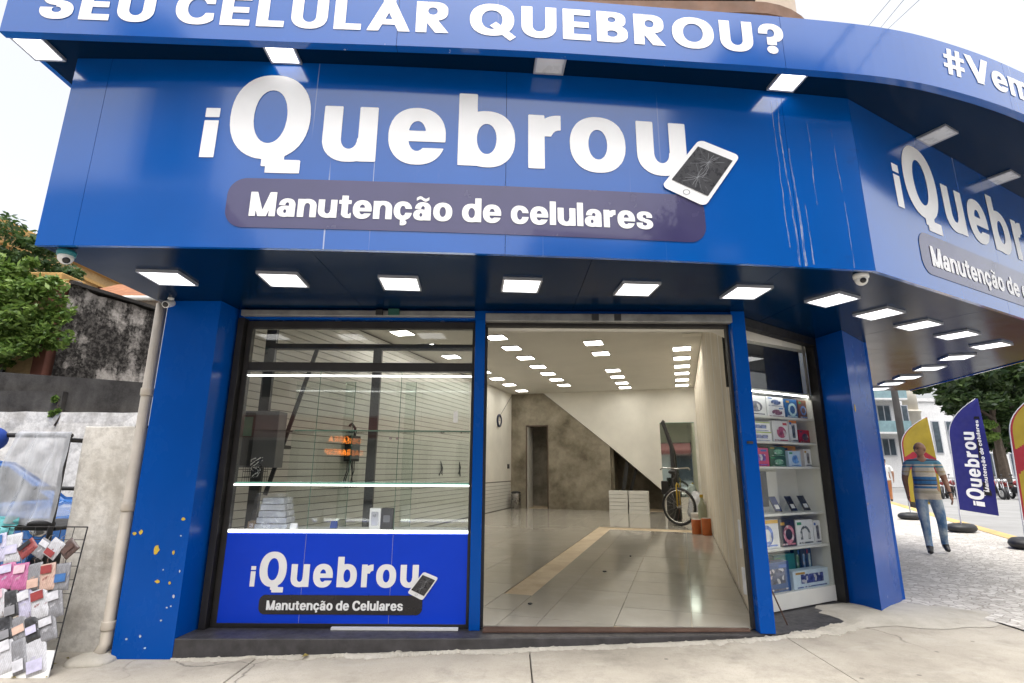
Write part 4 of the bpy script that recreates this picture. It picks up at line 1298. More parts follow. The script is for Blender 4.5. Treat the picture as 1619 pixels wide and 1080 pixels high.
for x in jx[1:3]:
    link('pane_edge', MB().box(x - 0.0018, x + 0.0018, SYF, SYF + 0.005, 0.874, 2.254).mesh('pane_edge', M_GLASSEDGE), sh)
LEFT, RIGHT = SX0 + 0.05, SX1 - 0.022
for z, dz in ((2.215, 0.011), (1.262, 0.013), (0.885, 0.022)):
    link('light_strip', MB().box(LEFT, RIGHT, SYF + 0.0065, SYF + 0.03, z - dz / 2, z + dz / 2).mesh('light_strip', M_LED), sh)
link('glass_shelf', MB().box(LEFT, RIGHT, SYF + 0.03, SYB - 0.03, 1.258, 1.268).mesh('glass_shelf', M_GREENGLASS), sh)
link('shelf_edge', MB().box(LEFT, RIGHT, SYF + 0.0305, SYF + 0.034, 1.27, 1.285).mesh('shelf_edge', M_GLASSEDGE), sh)
link('glass_shelf', MB().box(LEFT, RIGHT, SYF + 0.2, SYB - 0.03, 1.735, 1.741).mesh('glass_shelf', M_GREENGLASS), sh)
link('shelf_edge', MB().box(LEFT + 0.4, RIGHT, SYF + 0.196, SYF + 0.2, 1.733, 1.743).mesh('shelf_edge', M_GLASSEDGE), sh)
link('base_board', MB().box(LEFT, RIGHT, SYF + 0.052, SYB, 0.84, 0.87).mesh('base_board', M_PAPERWHITE), sh)
link('base_back', MB().box(LEFT, RIGHT, SYB - 0.02, SYB, 0.165, 0.838).mesh('base_back', M_PAPERWHITE), sh)
for a, b, y in ((LEFT + 0.25, -1.55, SYB - 0.012), (-1.65, -0.95, SYB - 0.002), (-1.05, RIGHT, SYB - 0.012)):
    link('back_pane', MB().box(a, b, y, y + 0.004, 0.871, 2.24).mesh('back_pane', M_GREENGLASS), sh)
    link('pane_edge', MB().box(b - 0.002, b + 0.0015, y - 0.001, y + 0.005, 0.871, 2.24).mesh('pane_edge', M_GLASSEDGE), sh)
for x in (-1.83, -1.06, -1.0):
    link('pane_clip', MB().lathe([(0.012, 0), (0.012, 0.008)], (x, SYF - 0.007, 1.66), 10, (0, 1, 0)).mesh('pane_clip', M_CHROME), sh) if x > -1.5 else None
link('floor_strip', MB().box(-1.44, -0.42, 4.655, 4.69, 0.1428, 0.16).mesh('floor_strip', M_PAPERWHITE), sh)
logo(sh, Path([(-2.5, SYF), (-0.3, SYF)]), 0.34, 0.455, 0.408, M_BLACKVINYL, cap2=True, off=0.0025)
link('paper_note', MB().box(-0.515, -0.475, SYF - 0.0012, SYF - 0.0006, 1.80, 1.90).mesh('paper_note', M_PAPERWHITE), sh)

# things kept in and behind the showcase
M_GREYBOX = mat('grey_enamel', (0.16, 0.165, 0.18), 0.45, 0.15, 3)
c = thing('control_cabinet', 'grey steel electrical cabinet hanging at the left behind the showcase', 'cabinet', (-2.85, 6.0, 1.4))
link('body', MB().box(-3.14, -2.60, 5.95, 6.17, 1.40, 2.02).mesh('body', M_GREYBOX), c, bevel=0.008)
link('door', MB().box(-3.12, -2.86, 5.935, 5.949, 1.42, 2.00).mesh('door', M_DARKSTEEL), c, bevel=0.003)
link('window', MB().box(-2.98, -2.88, 5.928, 5.934, 1.74, 1.95).mesh('window', M_GLASSEDGE), c)
link('wall_bracket', MB().box(-3.05, -2.7, 6.17, 6.60, 1.62, 1.66).mesh('wall_bracket', M_DARKSTEEL), c)

bk_ = thing('wire_basket', 'black wire basket holding tangled cables on the showcase shelf', 'basket', (-2.36, 5.02, 1.27))
mb = MB()
for z in (0.003, 0.05, 0.10, 0.145): 
    q = [(-.085, -.06, z), (.085, -.06, z), (.085, .06, z), (-.085, .06, z), (-.085, -.06, z)]
    for a, b in zip(q, q[1:]): mb.tube([a, b], 0.003, 5)
for i in range(9):
    for y in (-.06, .06): mb.tube([(-.085 + .17 * i / 8, y, .003), (-.085 + .17 * i / 8, y, .145)], 0.002, 4)
    mb.tube([(-.085 + .17 * i / 8, -.06, .003), (-.085 + .17 * i / 8, .06, .003)], 0.002, 4)
link('wire', mb.mesh('wire', M_BLACKMETAL), bk_, local=True)
rg = random.Random(5)
for i in range(7):
    a = rg.uniform(0, 6.28); p = []
    for q in range(9):
        p.append((0.06 * cos(a + q * 0.9) * (0.5 + 0.06 * q), 0.035 * sin(a + q * 0.9), 0.03 + 0.022 * q + 0.02 * rg.random()))
    link('cable', MB().tube(p, 0.0045, 6).mesh('cable', M_PAPERWHITE if i % 3 == 0 else M_RUBBER, True), bk_, local=True)

M_WRAP = mat('cloudy_plastic', (0.56, 0.57, 0.60), 0.25, 0.2, 9, 0.8, 14)
w = thing('wrapped_tray_stack', 'stack of clear trays wrapped in cloudy plastic on the showcase base', 'trays', (-2.12, 5.0, 0.871))
for i in range(5):
    link('tray', MB().box(-.14 + .012 * i, .15 - .012 * i, -.10, .10, 0.055 * i, 0.055 * i + 0.05).mesh('tray', M_WRAP), w, local=True, bevel=0.008)
mb = MB(); rg = random.Random(9); G = 12
vs = []
for j in range(G + 1):
    for i in range(G + 1):
        x = -.17 + .34 * i / G; z = 0.002 + 0.31 * (1 - j / G)
        vs.append((x * (1 - 0.18 * (1 - j / G)), -0.125 + 0.03 * noise.noise((i * .6, j * .6, 1)) + 0.03 * (j / G) * -1, z))
mb.add(vs, [(j * (G + 1) + i, j * (G + 1) + i + 1, (j + 1) * (G + 1) + i + 1, (j + 1) * (G + 1) + i) for j in range(G) for i in range(G)])
M_FILM = glass('thin_film', (0.80, 0.82, 0.84), 1.9, 0.25)
link('film', mb.mesh('film', M_FILM, True), w, local=True)
M_CARD = mat('brown_card', (0.25, 0.16, 0.09), 0.8, 0.15, 5)
tag(link('small_carton', MB().box(-2.375, -2.30, 5.02, 5.12, 0.871, 0.93).mesh('small_carton', M_CARD), bevel=0.002), 'small brown carton beside the wrapped trays in the showcase', 'box')
b1 = thing('accessory_box', 'white upright box with grey print on the showcase base, centre', 'box', (-1.23, 5.05, 0.871))
link('carton', MB().box(-.05, .05, -.03, .03, 0, 0.18).mesh('carton', M_PAPERWHITE), b1, local=True, bevel=0.002)
link('print', MB().slab([roundrect(-.035, .03, .03, .15, .012)], lambda a, b, d: (a, -.0315, b), 0).mesh('print', M_LAMPFRAME), b1, local=True)
b2 = thing('accessory_box', 'black upright box beside the white box on the showcase base', 'box', (-1.125, 5.05, 0.871))
link('carton', MB().box(-.05, .055, -.03, .03, 0, 0.18).mesh('carton', M_DARKSTEEL), b2, local=True, bevel=0.002)
link('print', MB().slab([roundrect(-.03, .03, .06, .12, .01)], lambda a, b, d: (a, -.0315, b), 0).mesh('print', M_GREYBOX), b2, local=True)
tag(link('receipt_holder', MB().add([(-.03, -.03, 0), (.03, -.03, 0), (.03, .02, .0), (-.03, .02, 0), (-.03, 0, .06), (.03, 0, .06)], [(0, 1, 5, 4), (2, 3, 4, 5), (0, 4, 3), (1, 2, 5), (3, 2, 1, 0)]).mesh('receipt_holder', M_PAPERWHITE), None, (-1.90, 4.88, 0.871)), 'small white tent card at the front of the showcase base', 'card')
tag(link('receipt_holder', MB().add([(-.03, -.03, 0), (.03, -.03, 0), (.03, .02, .0), (-.03, .02, 0), (-.03, 0, .06), (.03, 0, .06)], [(0, 1, 5, 4), (2, 3, 4, 5), (0, 4, 3), (1, 2, 5), (3, 2, 1, 0)]).mesh('receipt_holder', mat('blue_card', (0.02, 0.07, 0.35), 0.5)), None, (-1.62, 5.1, 0.871)), 'small blue card at the back of the showcase base', 'card')

# black steel frame standing behind the showcase
sf = thing('steel_frame', 'black steel frame with a diagonal brace behind the showcase', 'frame', (-1.8, 6.3, FZ))
link('upright', MB().box(-3.0, -2.88, 6.27, 6.33, FZ, 3.3).mesh('upright', M_DARKSTEEL), sf)
link('upright', MB().box(-1.68, -1.58, 6.27, 6.33, FZ, 2.80).mesh('upright', M_DARKSTEEL), sf)
link('beam', MB().box(-2.878, -0.30, 6.265, 6.335, 2.801, 2.87).mesh('beam', M_DARKSTEEL), sf)
link('upright', MB().box(-0.42, -0.34, 6.28, 6.33, FZ, 2.80).mesh('upright', M_DARKSTEEL), sf)
link('brace', MB().obox(((-2.36 - 2.80) / 2, 6.255, (2.80 + 1.10) / 2), Vector((0.44, 0, 1.70)).normalized(), (0, 1, 0), Vector((-1.70, 0, 0.44)).normalized(), 0.88, 0.012, 0.022).mesh('brace', M_DARKSTEEL), sf)
# wall meter box with loose cables on the slatted wall
def wallL(v, z, off=0.03): return room(UL + off, v, z)
mbx = thing('meter_box', 'small dark meter box with dangling cables on the slatted wall', 'box', room(UL + 0.03, 2.62, 1.5), ROOM_R)
link('case', MB().box(0, 0.12, -0.14, 0.14, 0, 0.42).mesh('case', M_DARKSTEEL), mbx, local=True, bevel=0.008)
link('cover', MB().box(0.121, 0.132, -0.11, 0.11, 0.04, 0.38).mesh('cover', M_GREYBOX), mbx, local=True)
rg = random.Random(4)
for i in range(5):
    y = -0.1 + 0.05 * i
    link('cable', MB().tube([(0.05, y, 0.0), (0.07, y + rg.uniform(-.03, .03), -0.15), (0.06, y + rg.uniform(-.1, .1), -0.32), (0.08, y + rg.uniform(-.15, .15), -0.42)], 0.008, 6).mesh('cable', M_RUBBER, True), mbx, local=True)
link('conduit', MB().tube([(0.05, 0.06, 0.42), (0.05, 0.06, 0.55), (0.05, -0.05, 0.62), (0.06, -0.12, 0.58)], 0.022, 8).mesh('conduit', M_RUBBER, True), mbx, local=True)
for v, z, lab in ((6.2, 1.3, 'loose black cable tuft hanging on the slatted wall, nearer the front'), (7.3, 1.3, 'loose black cable tuft hanging on the slatted wall, farther back')):
    mb = MB()
    for i in range(6): mb.tube([(0.03, 0, 0.25), (0.05 + .02 * rg.random(), rg.uniform(-.06, .06), 0.1), (0.04, rg.uniform(-.12, .12), rg.uniform(-.15, 0))], 0.008, 5)
    tag(link('cable_tuft', mb.mesh('cable_tuft', M_RUBBER, True), None, room(UL + 0.026, v, z), ROOM_R), lab, 'cable')
ck = thing('wall_clock', 'small dark round clock on the left wall near the back', 'clock', room(UL + 0.029, 10.36, 2.82), ROOM_R)
link('case', MB().torus((0.02, 0, 0), (1, 0, 0), 0.17, 0.035, 24, 8).mesh('case', mat('navy_plastic', (0.02, 0.025, 0.06), 0.4), True), ck, local=True)
link('dial', MB().lathe([(0.16, 0.004), (0.16, 0.018)], (0, 0, 0), 24, (1, 0, 0)).mesh('dial', M_INWALL), ck, local=True)
link('hand', MB().box(0.019, 0.024, -0.008, 0.008, 0, 0.11).mesh('hand', M_DARKSTEEL), ck, local=True)
link('hand', MB().box(0.025, 0.028, -0.008, 0.07, -0.006, 0.006).mesh('hand', M_DARKSTEEL), ck, local=True)
link('wire', MB().tube([(0.01, 0.1, 0.16), (0.01, 0.7, 0.55), (0.01, 1.25, 0.90)], 0.006, 5).mesh('wire', M_DARKSTEEL), ck, local=True)
mb = MB(); mb.box(0, 0.05, -0.05, 0.05, -0.07, 0.07); 
tag(link('light_switch', mb.mesh('light_switch', M_DARKSTEEL), None, room(UL + 0.029, 11.3, 1.45), ROOM_R, bevel=0.006), 'dark wall socket on the left wall near the back corner', 'socket')

# at the back of the shop
tb = thing('waste_bin', 'stainless steel pedal bin in the back left corner', 'bin', room(-5.55, 11.35, FZ), ROOM_R)
link('body', MB().lathe([(0.145, 0.0), (0.15, 0.02), (0.15, 0.46), (0.145, 0.47)], n=24).mesh('body', mat('brushed_steel', (0.32, 0.31, 0.30), 0.3, 0.2, 5, metal=1.0), True), tb, local=True)
link('lid', MB().lathe([(0.153, 0.471), (0.15, 0.50), (0.10, 0.525), (0.02, 0.53)], n=24).mesh('lid', M_DARKSTEEL, True), tb, local=True)
ws = thing('waste_bin', 'white slatted bin cover', 'bin', (0, 0, -50)); bpy.data.objects.remove(ws)
for si, (u0, u1, lab) in enumerate(((-2.58, -2.04, 'left'), (-2.02, -1.46, 'right'))):
    stp = thing('board_stack', 'stack of white slatted boards at the foot of the stair, %s pile' % lab, 'boards', room((u0 + u1) / 2, 11.0, FZ), ROOM_R, 'stacks of white boards')
    h = (u1 - u0) / 2
    for i in range(6):
        link('board', MB().box(-h + RNG.uniform(0, .01), h - RNG.uniform(0, .01), -0.17 + RNG.uniform(0, .012), 0.2, i * 0.104, i * 0.104 + 0.096).mesh('board', M_SLAT), stp, local=True, bevel=0.003)
lad = thing('leaning_plank', 'dark plank leaning in the black opening under the stair', 'plank', room(-2.3, VB + 0.3, FZ), ROOM_R)
link('plank', MB().obox((0.06, 0.0, 0.75), (0.18, 0, 0.984), (0, 1, 0), (-0.984, 0, 0.18), 0.72, 0.02, 0.06).mesh('plank', M_DARKSTEEL), lad, local=True)
lad = thing('leaning_plank', 'second dark plank leaning under the stair', 'plank', room(-2.1, VB + 0.45, FZ), ROOM_R)
link('plank', MB().obox((0.06, 0.0, 0.65), (0.28, 0, 0.96), (0, 1, 0), (-0.96, 0, 0.28), 0.66, 0.02, 0.045).mesh('plank', M_BLACKMETAL), lad, local=True)
M_MIRROR = mat('mirror_silver', (0.62, 0.72, 0.66), 0.03, 0.04, 2, metal=1.0, rvar=0.02)
mr = thing('wall_mirror', 'tall greenish mirror on the back wall behind the bicycle', 'mirror', room(-0.57, VB - 0.005, 0.6), ROOM_R)
link('mirror_glass', MB().box(-0.5, 0.49, -0.012, -0.002, 0, 2.15).mesh('mirror_glass', M_MIRROR), mr, local=True)
link('edge', MB().box(-0.506, 0.496, -0.010, 0.0, 2.151, 2.17).mesh('edge', M_GLASSEDGE), mr, local=True)

# bicycle standing with the front wheel to the camera
bi = thing('bicycle', 'dark bicycle with a pale front rim parked by the drywall', 'bicycle', room(-0.62, 7.9, FZ), ROOM_R + radians(8))
bi.scale = (1.18, 1.18, 1.18)
R_ = 0.355
for nm, cy, turn in (('front', 0.0, 0.9), ('rear', 1.08, 0.0)):
    ax = Vector((cos(turn * 0.0 + (0.95 if nm == 'front' else 0)), sin(0.95 if nm == 'front' else 0), 0)) if nm == 'front' else Vector((1, 0, 0))
    c = (0, cy, R_)
    wh = link('wheel', MB().torus(c, ax, R_ - 0.024, 0.024, 36, 8).mesh('wheel', M_RUBBER, True), bi, local=True)
    tag(wh, nm + ' wheel')
    link('rim', MB().torus(c, ax, R_ - 0.056, 0.013, 36, 6).mesh('rim', M_CHROME, True), wh, local=True)
    link('hub', MB().lathe([(0.025, -0.05), (0.025, 0.05)], c, 10, ax).mesh('hub', M_CHROME), wh, local=True)
    sp = MB(); side1 = ax.cross(Vector((0, 0, 1)))
    for q in range(18):
        a = 2 * pi * q / 18
        d = side1 * cos(a) + Vector((0, 0, 1)) * sin(a)
        sp.tube([Vector(c) + d * 0.02 + ax * (0.04 if q % 2 else -0.04), Vector(c) + d * (R_ - 0.06)], 0.0018, 4)
    link('spokes', sp.mesh('spokes', M_CHROME), wh, local=True)
M_YEL = mat('yellow_paint', (0.45, 0.30, 0.02), 0.4, 0.2, 6)
side1 = Vector((cos(0.95), sin(0.95), 0))
mb = MB()
for s_ in (-1, 1): mb.tube([Vector((0, 0, R_)) + side1 * 0.055 * s_, Vector((0, 0.05, 0.75)) + side1 * 0.05 * s_, (0, 0.09, 0.80)], 0.013, 8)
link('fork', mb.mesh('fork', M_YEL, True), bi, local=True)
fr = MB()
for a, b in (((0, .10, .82), (0, .52, .36)), ((0, .10, .90), (0, .62, .86)), ((0, .66, .95), (0, .52, .36)), ((0, .52, .36), (0, 1.08, .355)), ((0, .64, .85), (0, 1.08, .355)), ((0, .08, .78), (0, .12, 1.02))): fr.tube([a, b], 0.017, 8)
link('frame', fr.mesh('frame', M_BLACKMETAL, True), bi, local=True)
link('handlebar', MB().tube([(-.28, .28, 1.04), (-.24, .16, 1.08), (0, .12, 1.06), (.24, .14, 1.08), (.28, .26, 1.04)], 0.013, 8).mesh('handlebar', M_CHROME, True), bi, local=True)
link('saddle', MB().sphere((0, .70, .99), .085, .15, .045, 12, 8).mesh('saddle', M_RUBBER, True), bi, local=True)
link('crank', MB().lathe([(0.09, -0.03), (0.09, -0.02)], (0, .52, .36), 16, (1, 0, 0)).mesh('crank', M_DARKSTEEL), bi, local=True)
# clutter around it
pr_ = thing('pressure_sprayer', 'dark tank with a tall upright hose behind the bicycle', 'tank', room(-0.75, 9.2, FZ), ROOM_R)
link('tank', MB().lathe([(0.16, 0), (0.18, 0.05), (0.18, 0.62), (0.12, 0.72), (0.05, 0.76)], n=18).mesh('tank', M_BLACKMETAL, True), pr_, local=True)
link('hose', MB().tube([(0, 0, 0.7), (0.05, 0, 1.2), (0.02, 0, 1.8), (-0.10, 0, 2.25), (-0.16, 0, 2.42), (-0.12, 0, 2.46)], [0.07, 0.065, 0.05, 0.045, 0.05, 0.045], 8).mesh('hose', M_DARKSTEEL, True), pr_, local=True)
link('gauge', MB().box(-0.28, -0.1, -0.1, 0.08, 0.62, 0.95).mesh('gauge', M_BLACKMETAL), pr_, local=True, bevel=0.02)
M_BUCK = mat('white_bucket', (0.62, 0.60, 0.58), 0.5, 0.15, 6); M_RED = mat('red_print', (0.40, 0.02, 0.02), 0.5); M_ORA = mat('orange_can', (0.50, 0.13, 0.03), 0.5, 0.2, 5)
bu = thing('paint_bucket', 'white paint bucket with a red label beside the bicycle', 'bucket', room(-0.24, 7.35, FZ), ROOM_R)
link('pail', MB().lathe([(0.12, 0), (0.145, 0.30), (0.15, 0.31), (0.15, 0.33)], n=20).mesh('pail', M_BUCK, True), bu, local=True)
link('label', MB().lathe([(0.129, 0.04), (0.1385, 0.16)], n=20).mesh('label', M_RED, True), bu, local=True)
for u, v, lab, h in ((-0.30, 6.45, 'orange tin on the tiles against the drywall, left of two', 0.26), (-0.115, 6.3, 'orange tin on the tiles against the drywall, right of two', 0.30)):
    t = thing('orange_tin', lab, 'tin', room(u, v, FZ), ROOM_R, 'orange tins by the drywall')
    link('can', MB().lathe([(0.085, 0), (0.09, 0.01), (0.09, h), (0.085, h + .01)], n=18).mesh('can', M_ORA, True), t, local=True)
    link('lid', MB().lathe([(0.07, h + 0.011), (0.07, h + 0.02)], n=18).mesh('lid', M_BUCK), t, local=True)
t = thing('spray_bottle', 'tall pale bottle behind the orange tins', 'bottle', room(-0.16, 6.75, FZ), ROOM_R)
link('bottle', MB().lathe([(0.08, 0), (0.085, 0.02), (0.085, 0.5), (0.03, 0.62), (0.03, 0.68)], n=16).mesh('bottle', mat('pale_green_plastic', (0.33, 0.36, 0.26), 0.4), True), t, local=True)
link('cap', MB().lathe([(0.036, 0.681), (0.036, 0.74)], n=12).mesh('cap', M_YEL), t, local=True)
t = thing('plastic_bag', 'crumpled white bag slumped against the drywall behind the bottle', 'bag', room(-0.22, 8.6, FZ), ROOM_R)
mb = MB().sphere((0, 0, 0.36), 0.2, 0.26, 0.36, 20, 14)
mb.v = [(x + 0.06 * noise.noise((x * 6, y * 6, z * 6)), y + 0.06 * noise.noise((x * 6 + 9, y * 6, z * 6)), max(0.002, z + 0.05 * noise.noise((x * 7, y * 7 + 5, z * 7)))) for x, y, z in mb.v]
link('bag', mb.mesh('bag', M_WRAP, True), t, local=True)
for (u, v, s_) in ((-1.5, 1.9, 0.03), (-1.95, 0.05, 0.025), (-1.3, 3.2, 0.015)):
    mb = MB().sphere((0, 0, 0.008), s_, s_ * 0.8, 0.009, 7, 5)
    tag(link('debris', mb.mesh('debris', M_DARKSTEEL), None, room(u, v, FZ)), ['dark crumb of debris on the tiles beside the bare floor strip', 'dark crumb of debris on the tiles just inside the door', 'tiny crumb of debris on the middle of the tiled floor'][[0.03, 0.025, 0.015].index(s_)], 'debris')

# ------------------------------------------------------------------ display cabinet at the right
CA, CB_ = Vector((2.20, 5.125)), Vector((3.27, 5.715))
cd = (CB_ - CA).normalized(); cn = Vector((cd.y, -cd.x)); CW = (CB_ - CA).length
crz = math.atan2(cd.y, cd.x)
cab = thing('display_cabinet', 'white glazed display cabinet with six shelves at the right of the doorway', 'cabinet', (CA.x, CA.y, 0.1425), crz)
M_CABW = mat('cabinet_laminate', (0.70, 0.70, 0.66), 0.45, 0.06, 3)
zb = 0.1425
DEP = 0.28
link('back_panel', MB().box(0.30, CW, DEP, DEP + 0.02, 0.0, 2.66).mesh('back_panel', M_CABW), cab, local=True)
link('side_panel', MB().prism([(0.0, 0.012), (0.02, 0.012), (0.30, DEP - 0.001), (0.275, DEP - 0.001)], 0.0, 2.06).mesh('side_panel', M_CABW), cab, local=True)
link('side_panel', MB().box(CW - 0.02, CW, 0.012, DEP - 0.001, 0.0, 2.06).mesh('side_panel', M_CABW), cab, local=True)
link('plinth', MB().prism([(0.021, 0), (CW - 0.021, 0), (CW - 0.021, DEP - 0.002), (0.31, DEP - 0.002)], 0.012, 0.15).mesh('plinth', M_CABW), cab, local=True)
SHZ = [1.80, 1.545, 1.30, 0.855, 0.54]
for z in SHZ:
    link('shelf', MB().prism([(0.03, 0.014), (CW - 0.021, 0.014), (CW - 0.021, DEP - 0.002), (0.305, DEP - 0.002)], z - 0.02, z).mesh('shelf', M_CABW), cab, local=True)
link('shelf', MB().prism([(0.03, 0.014), (CW - 0.021, 0.014), (CW - 0.021, DEP - 0.002), (0.305, DEP - 0.002)], 2.045, 2.065).mesh('shelf', M_CABW), cab, local=True)
link('dark_header', MB().box(0.0, CW, 0.10, 0.12, 2.07, 2.64).mesh('dark_header', M_BLACKMETAL), cab, local=True)
link('dark_back', MB().box(0.31, 0.68, DEP - 0.012, DEP - 0.003, 0.90, 1.25).mesh('dark_back', M_DARKSTEEL), cab, local=True)
link('pane', MB().box(0.0, CW - 0.01, 0.004, 0.008, 0.151, 2.62).mesh('pane', M_GLASS), cab, local=True)
link('handle_tube', MB().box(CW - 0.085, CW - 0.06, -0.014, 0.003, 2.0, 2.60).mesh('handle_tube', M_GALV), cab, local=True)
link('glow_strip', MB().box(0.03, CW - 0.03, 0.02, 0.03, 2.034, 2.044).mesh('glow_strip', emit('added_cabinet_glow', (1, 0.98, 0.94), 6.0)), cab, local=True)  # glowing strip added to brighten the goods; no such lamp known here

PB = {}
def prod(label, x0, x1, z, h, dep, col, gfx=None, gcol=(0.05, 0.05, 0.07), y=0.06, tilt=0.0, name='product_box', cat='box', extra=None):
    """a boxed accessory on a cabinet shelf, printed picture as its own thin part"""
    w = x1 - x0
    p = Vector((CA.x, CA.y)) + cd * (x0 + w / 2) - cn * y
    o = thing(name, label, cat, (p.x, p.y, zb + z + 0.0005), crz, 'accessories in the display cabinet')
    m = mat('product_%02d' % len(PB), tuple(min(.85, x * 1.15) for x in col), 0.35, 0.12, 9, coat=0.3); PB[label] = m
    h = h * 1.06 if 'stacked' not in label and 'patterned' not in label else h
    b = link('carton', MB().box(-w / 2, w / 2, 0, dep, 0, h).mesh('carton', m), o, local=True, bevel=0.002)
    g = pack_print('product_print_%02d' % len(PB), gcol, tuple(min(.8, x * 2.2 + .05) for x in gcol))
    loops = None
    s = min(w, h)
    if gfx == 'oval': loops = [[(w * .04 + w * .30 * cos(t), h * .46 + h * .27 * sin(t)) for t in [2 * pi * q / 20 for q in range(20)]]]
    if gfx == 'bar': loops = [roundrect(-w * .34, w * .36, h * .3, h * .66, min(w, h) * .12)]
    if gfx == 'screen': loops = [roundrect(-w * .3, w * .34, h * .28, h * .78, s * .04)]
    if gfx == 'tall': loops = [roundrect(-w * .18, w * .2, h * .2, h * .8, s * .1)]
    if gfx == 'ring': loops = [[(w * .05 + s * .36 * cos(t), h * .45 + s * .36 * sin(t)) for t in [2 * pi * q / 20 for q in range(20)]], [(w * .05 + s * .22 * cos(t), h * .45 + s * .22 * sin(t)) for t in [2 * pi * q / 20 for q in range(20)]]]
    if gfx == 'arch': loops = [[(s * .34 * cos(t), h * .42 + h * .34 * sin(t)) for t in [pi * q / 12 for q in range(13)]] + [(-s * .34, h * .22), (-s * .18, h * .22)] + [(s * .20 * cos(t), h * .42 + h * .24 * sin(t)) for t in [pi - pi * q / 12 for q in range(13)]] + [(s * .18, h * .22), (s * .34, h * .22)]]
    if loops: link('picture', MB().slab(loops, lambda a, b_, d: (a, -0.0025 + d, b_), 0).mesh('picture', g), o, local=True)
    rp = random.Random(len(PB) * 13)
    hue = rp.choice([(0.5, 0.05, 0.05), (0.03, 0.12, 0.45), (0.55, 0.3, 0.02), (0.04, 0.3, 0.12), (0.05, 0.05, 0.06)])
    sw = mat('swatch_%d' % int(hue[0] * 100), hue, 0.4)
    xa = -w * .44 if rp.random() < .6 else w * .16
    link('swatch', MB().slab([[(xa, h * .80), (xa + w * .26, h * .80), (xa + w * .26, h * .91), (xa, h * .91)]], lambda a, b_, d: (a, -0.0024 + d, b_), 0).mesh('swatch', sw), o, local=True)
    link('swatch', MB().slab([[(-w * .42, h * .06), (w * .42, h * .06), (w * .42, h * .12), (-w * .42, h * .12)]], lambda a, b_, d: (a, -0.0024 + d, b_), 0).mesh('swatch', g), o, local=True)
    if extra:
        e = mat('product_band_%02d' % len(PB), extra, 0.4, 0.1, 9)
        link('band', MB().slab([[(-w / 2 + .004, h * .86), (w / 2 - .004, h * .86), (w / 2 - .004, h - .004), (-w / 2 + .004, h - .004)]], lambda a, b_, d: (a, -0.0022 + d, b_), 0).mesh('band', e), o, local=True)
    return o
W8 = (0.72, 0.73, 0.74)
X = lambda f: 0.03 + (CW - 0.06) * f
r = SHZ[0]
prod('white box printed with a dark speaker, top shelf left', X(.10), X(.40), r, .19, .12, W8, 'oval', (0.06, 0.06, 0.09))
prod('small white gadget box, lower of two stacked on the top shelf', X(.42), X(.66), r, .105, .12, W8, 'oval', (0.10, 0.03, 0.05))
prod('small white gadget box, upper of two stacked on the top shelf', X(.42), X(.65), r + .106, .10, .12, W8, 'oval', (0.03, 0.05, 0.12))
prod('glossy blue box on the top shelf', X(.68), X(.85), r, .19, .12, (0.02, 0.09, 0.24), 'ring', (0.25, 0.4, 0.55))
prod('brown box with an orange print at the right end of the top shelf', X(.87), X(.99), r, .19, .12, (0.16, 0.06, 0.03), 'ring', (0.05, 0.12, 0.30))
r = SHZ[1]
prod('long white box, lower of two stacked on the second shelf', X(.06), X(.44), r, .098, .12, W8, 'bar', (0.10, 0.12, 0.25), extra=(0.35, 0.5, 0.05))
prod('long white box, upper of two stacked on the second shelf', X(.06), X(.43), r + .099, .098, .12, W8, 'bar', (0.06, 0.09, 0.22), extra=(0.35, 0.5, 0.05))
prod('white box with a round dark red gadget on the second shelf', X(.46), X(.68), r, .205, .12, W8, 'oval', (0.20, 0.03, 0.06))
prod('white and orange box on the second shelf', X(.695), X(.81), r, .22, .12, W8, 'tall', (0.04, 0.05, 0.06), extra=(0.75, 0.25, 0.01))
prod('small red box at the right of the second shelf', X(.83), X(.985), r, .13, .12, (0.40, 0.015, 0.03), 'oval', (0.03, 0.02, 0.03))
r = SHZ[2]
prod('bright pink box on the third shelf', X(.06), X(.37), r, .17, .12, (0.55, 0.05, 0.16), 'bar', (0.10, 0.03, 0.25))
prod('dark green patterned box on the third shelf, lower', X(.385), X(.60), r, .10, .12, (0.03, 0.10, 0.05), 'oval', (0.10, 0.22, 0.14))
prod('dark green patterned box on the third shelf, upper', X(.385), X(.60), r + .101, .095, .12, (0.03, 0.10, 0.05), 'oval', (0.10, 0.22, 0.14))
prod('pale blue and white box on the third shelf', X(.615), X(.79), r, .15, .08, (0.45, 0.58, 0.75), 'oval', (0.06, 0.16, 0.45), y=.04)
prod('orange box behind the pale blue box on the third shelf', X(.68), X(.86), r, .20, .08, (0.70, 0.28, 0.01), 'tall', (0.05, 0.05, 0.05), y=.14)
prod('slim white box at the right of the third shelf', X(.87), X(.97), r, .17, .10, W8, 'tall', (0.12, 0.12, 0.12))
r = SHZ[3]
M_ACR = glass('acrylic', (0.9, 0.93, 0.95), 1.4)
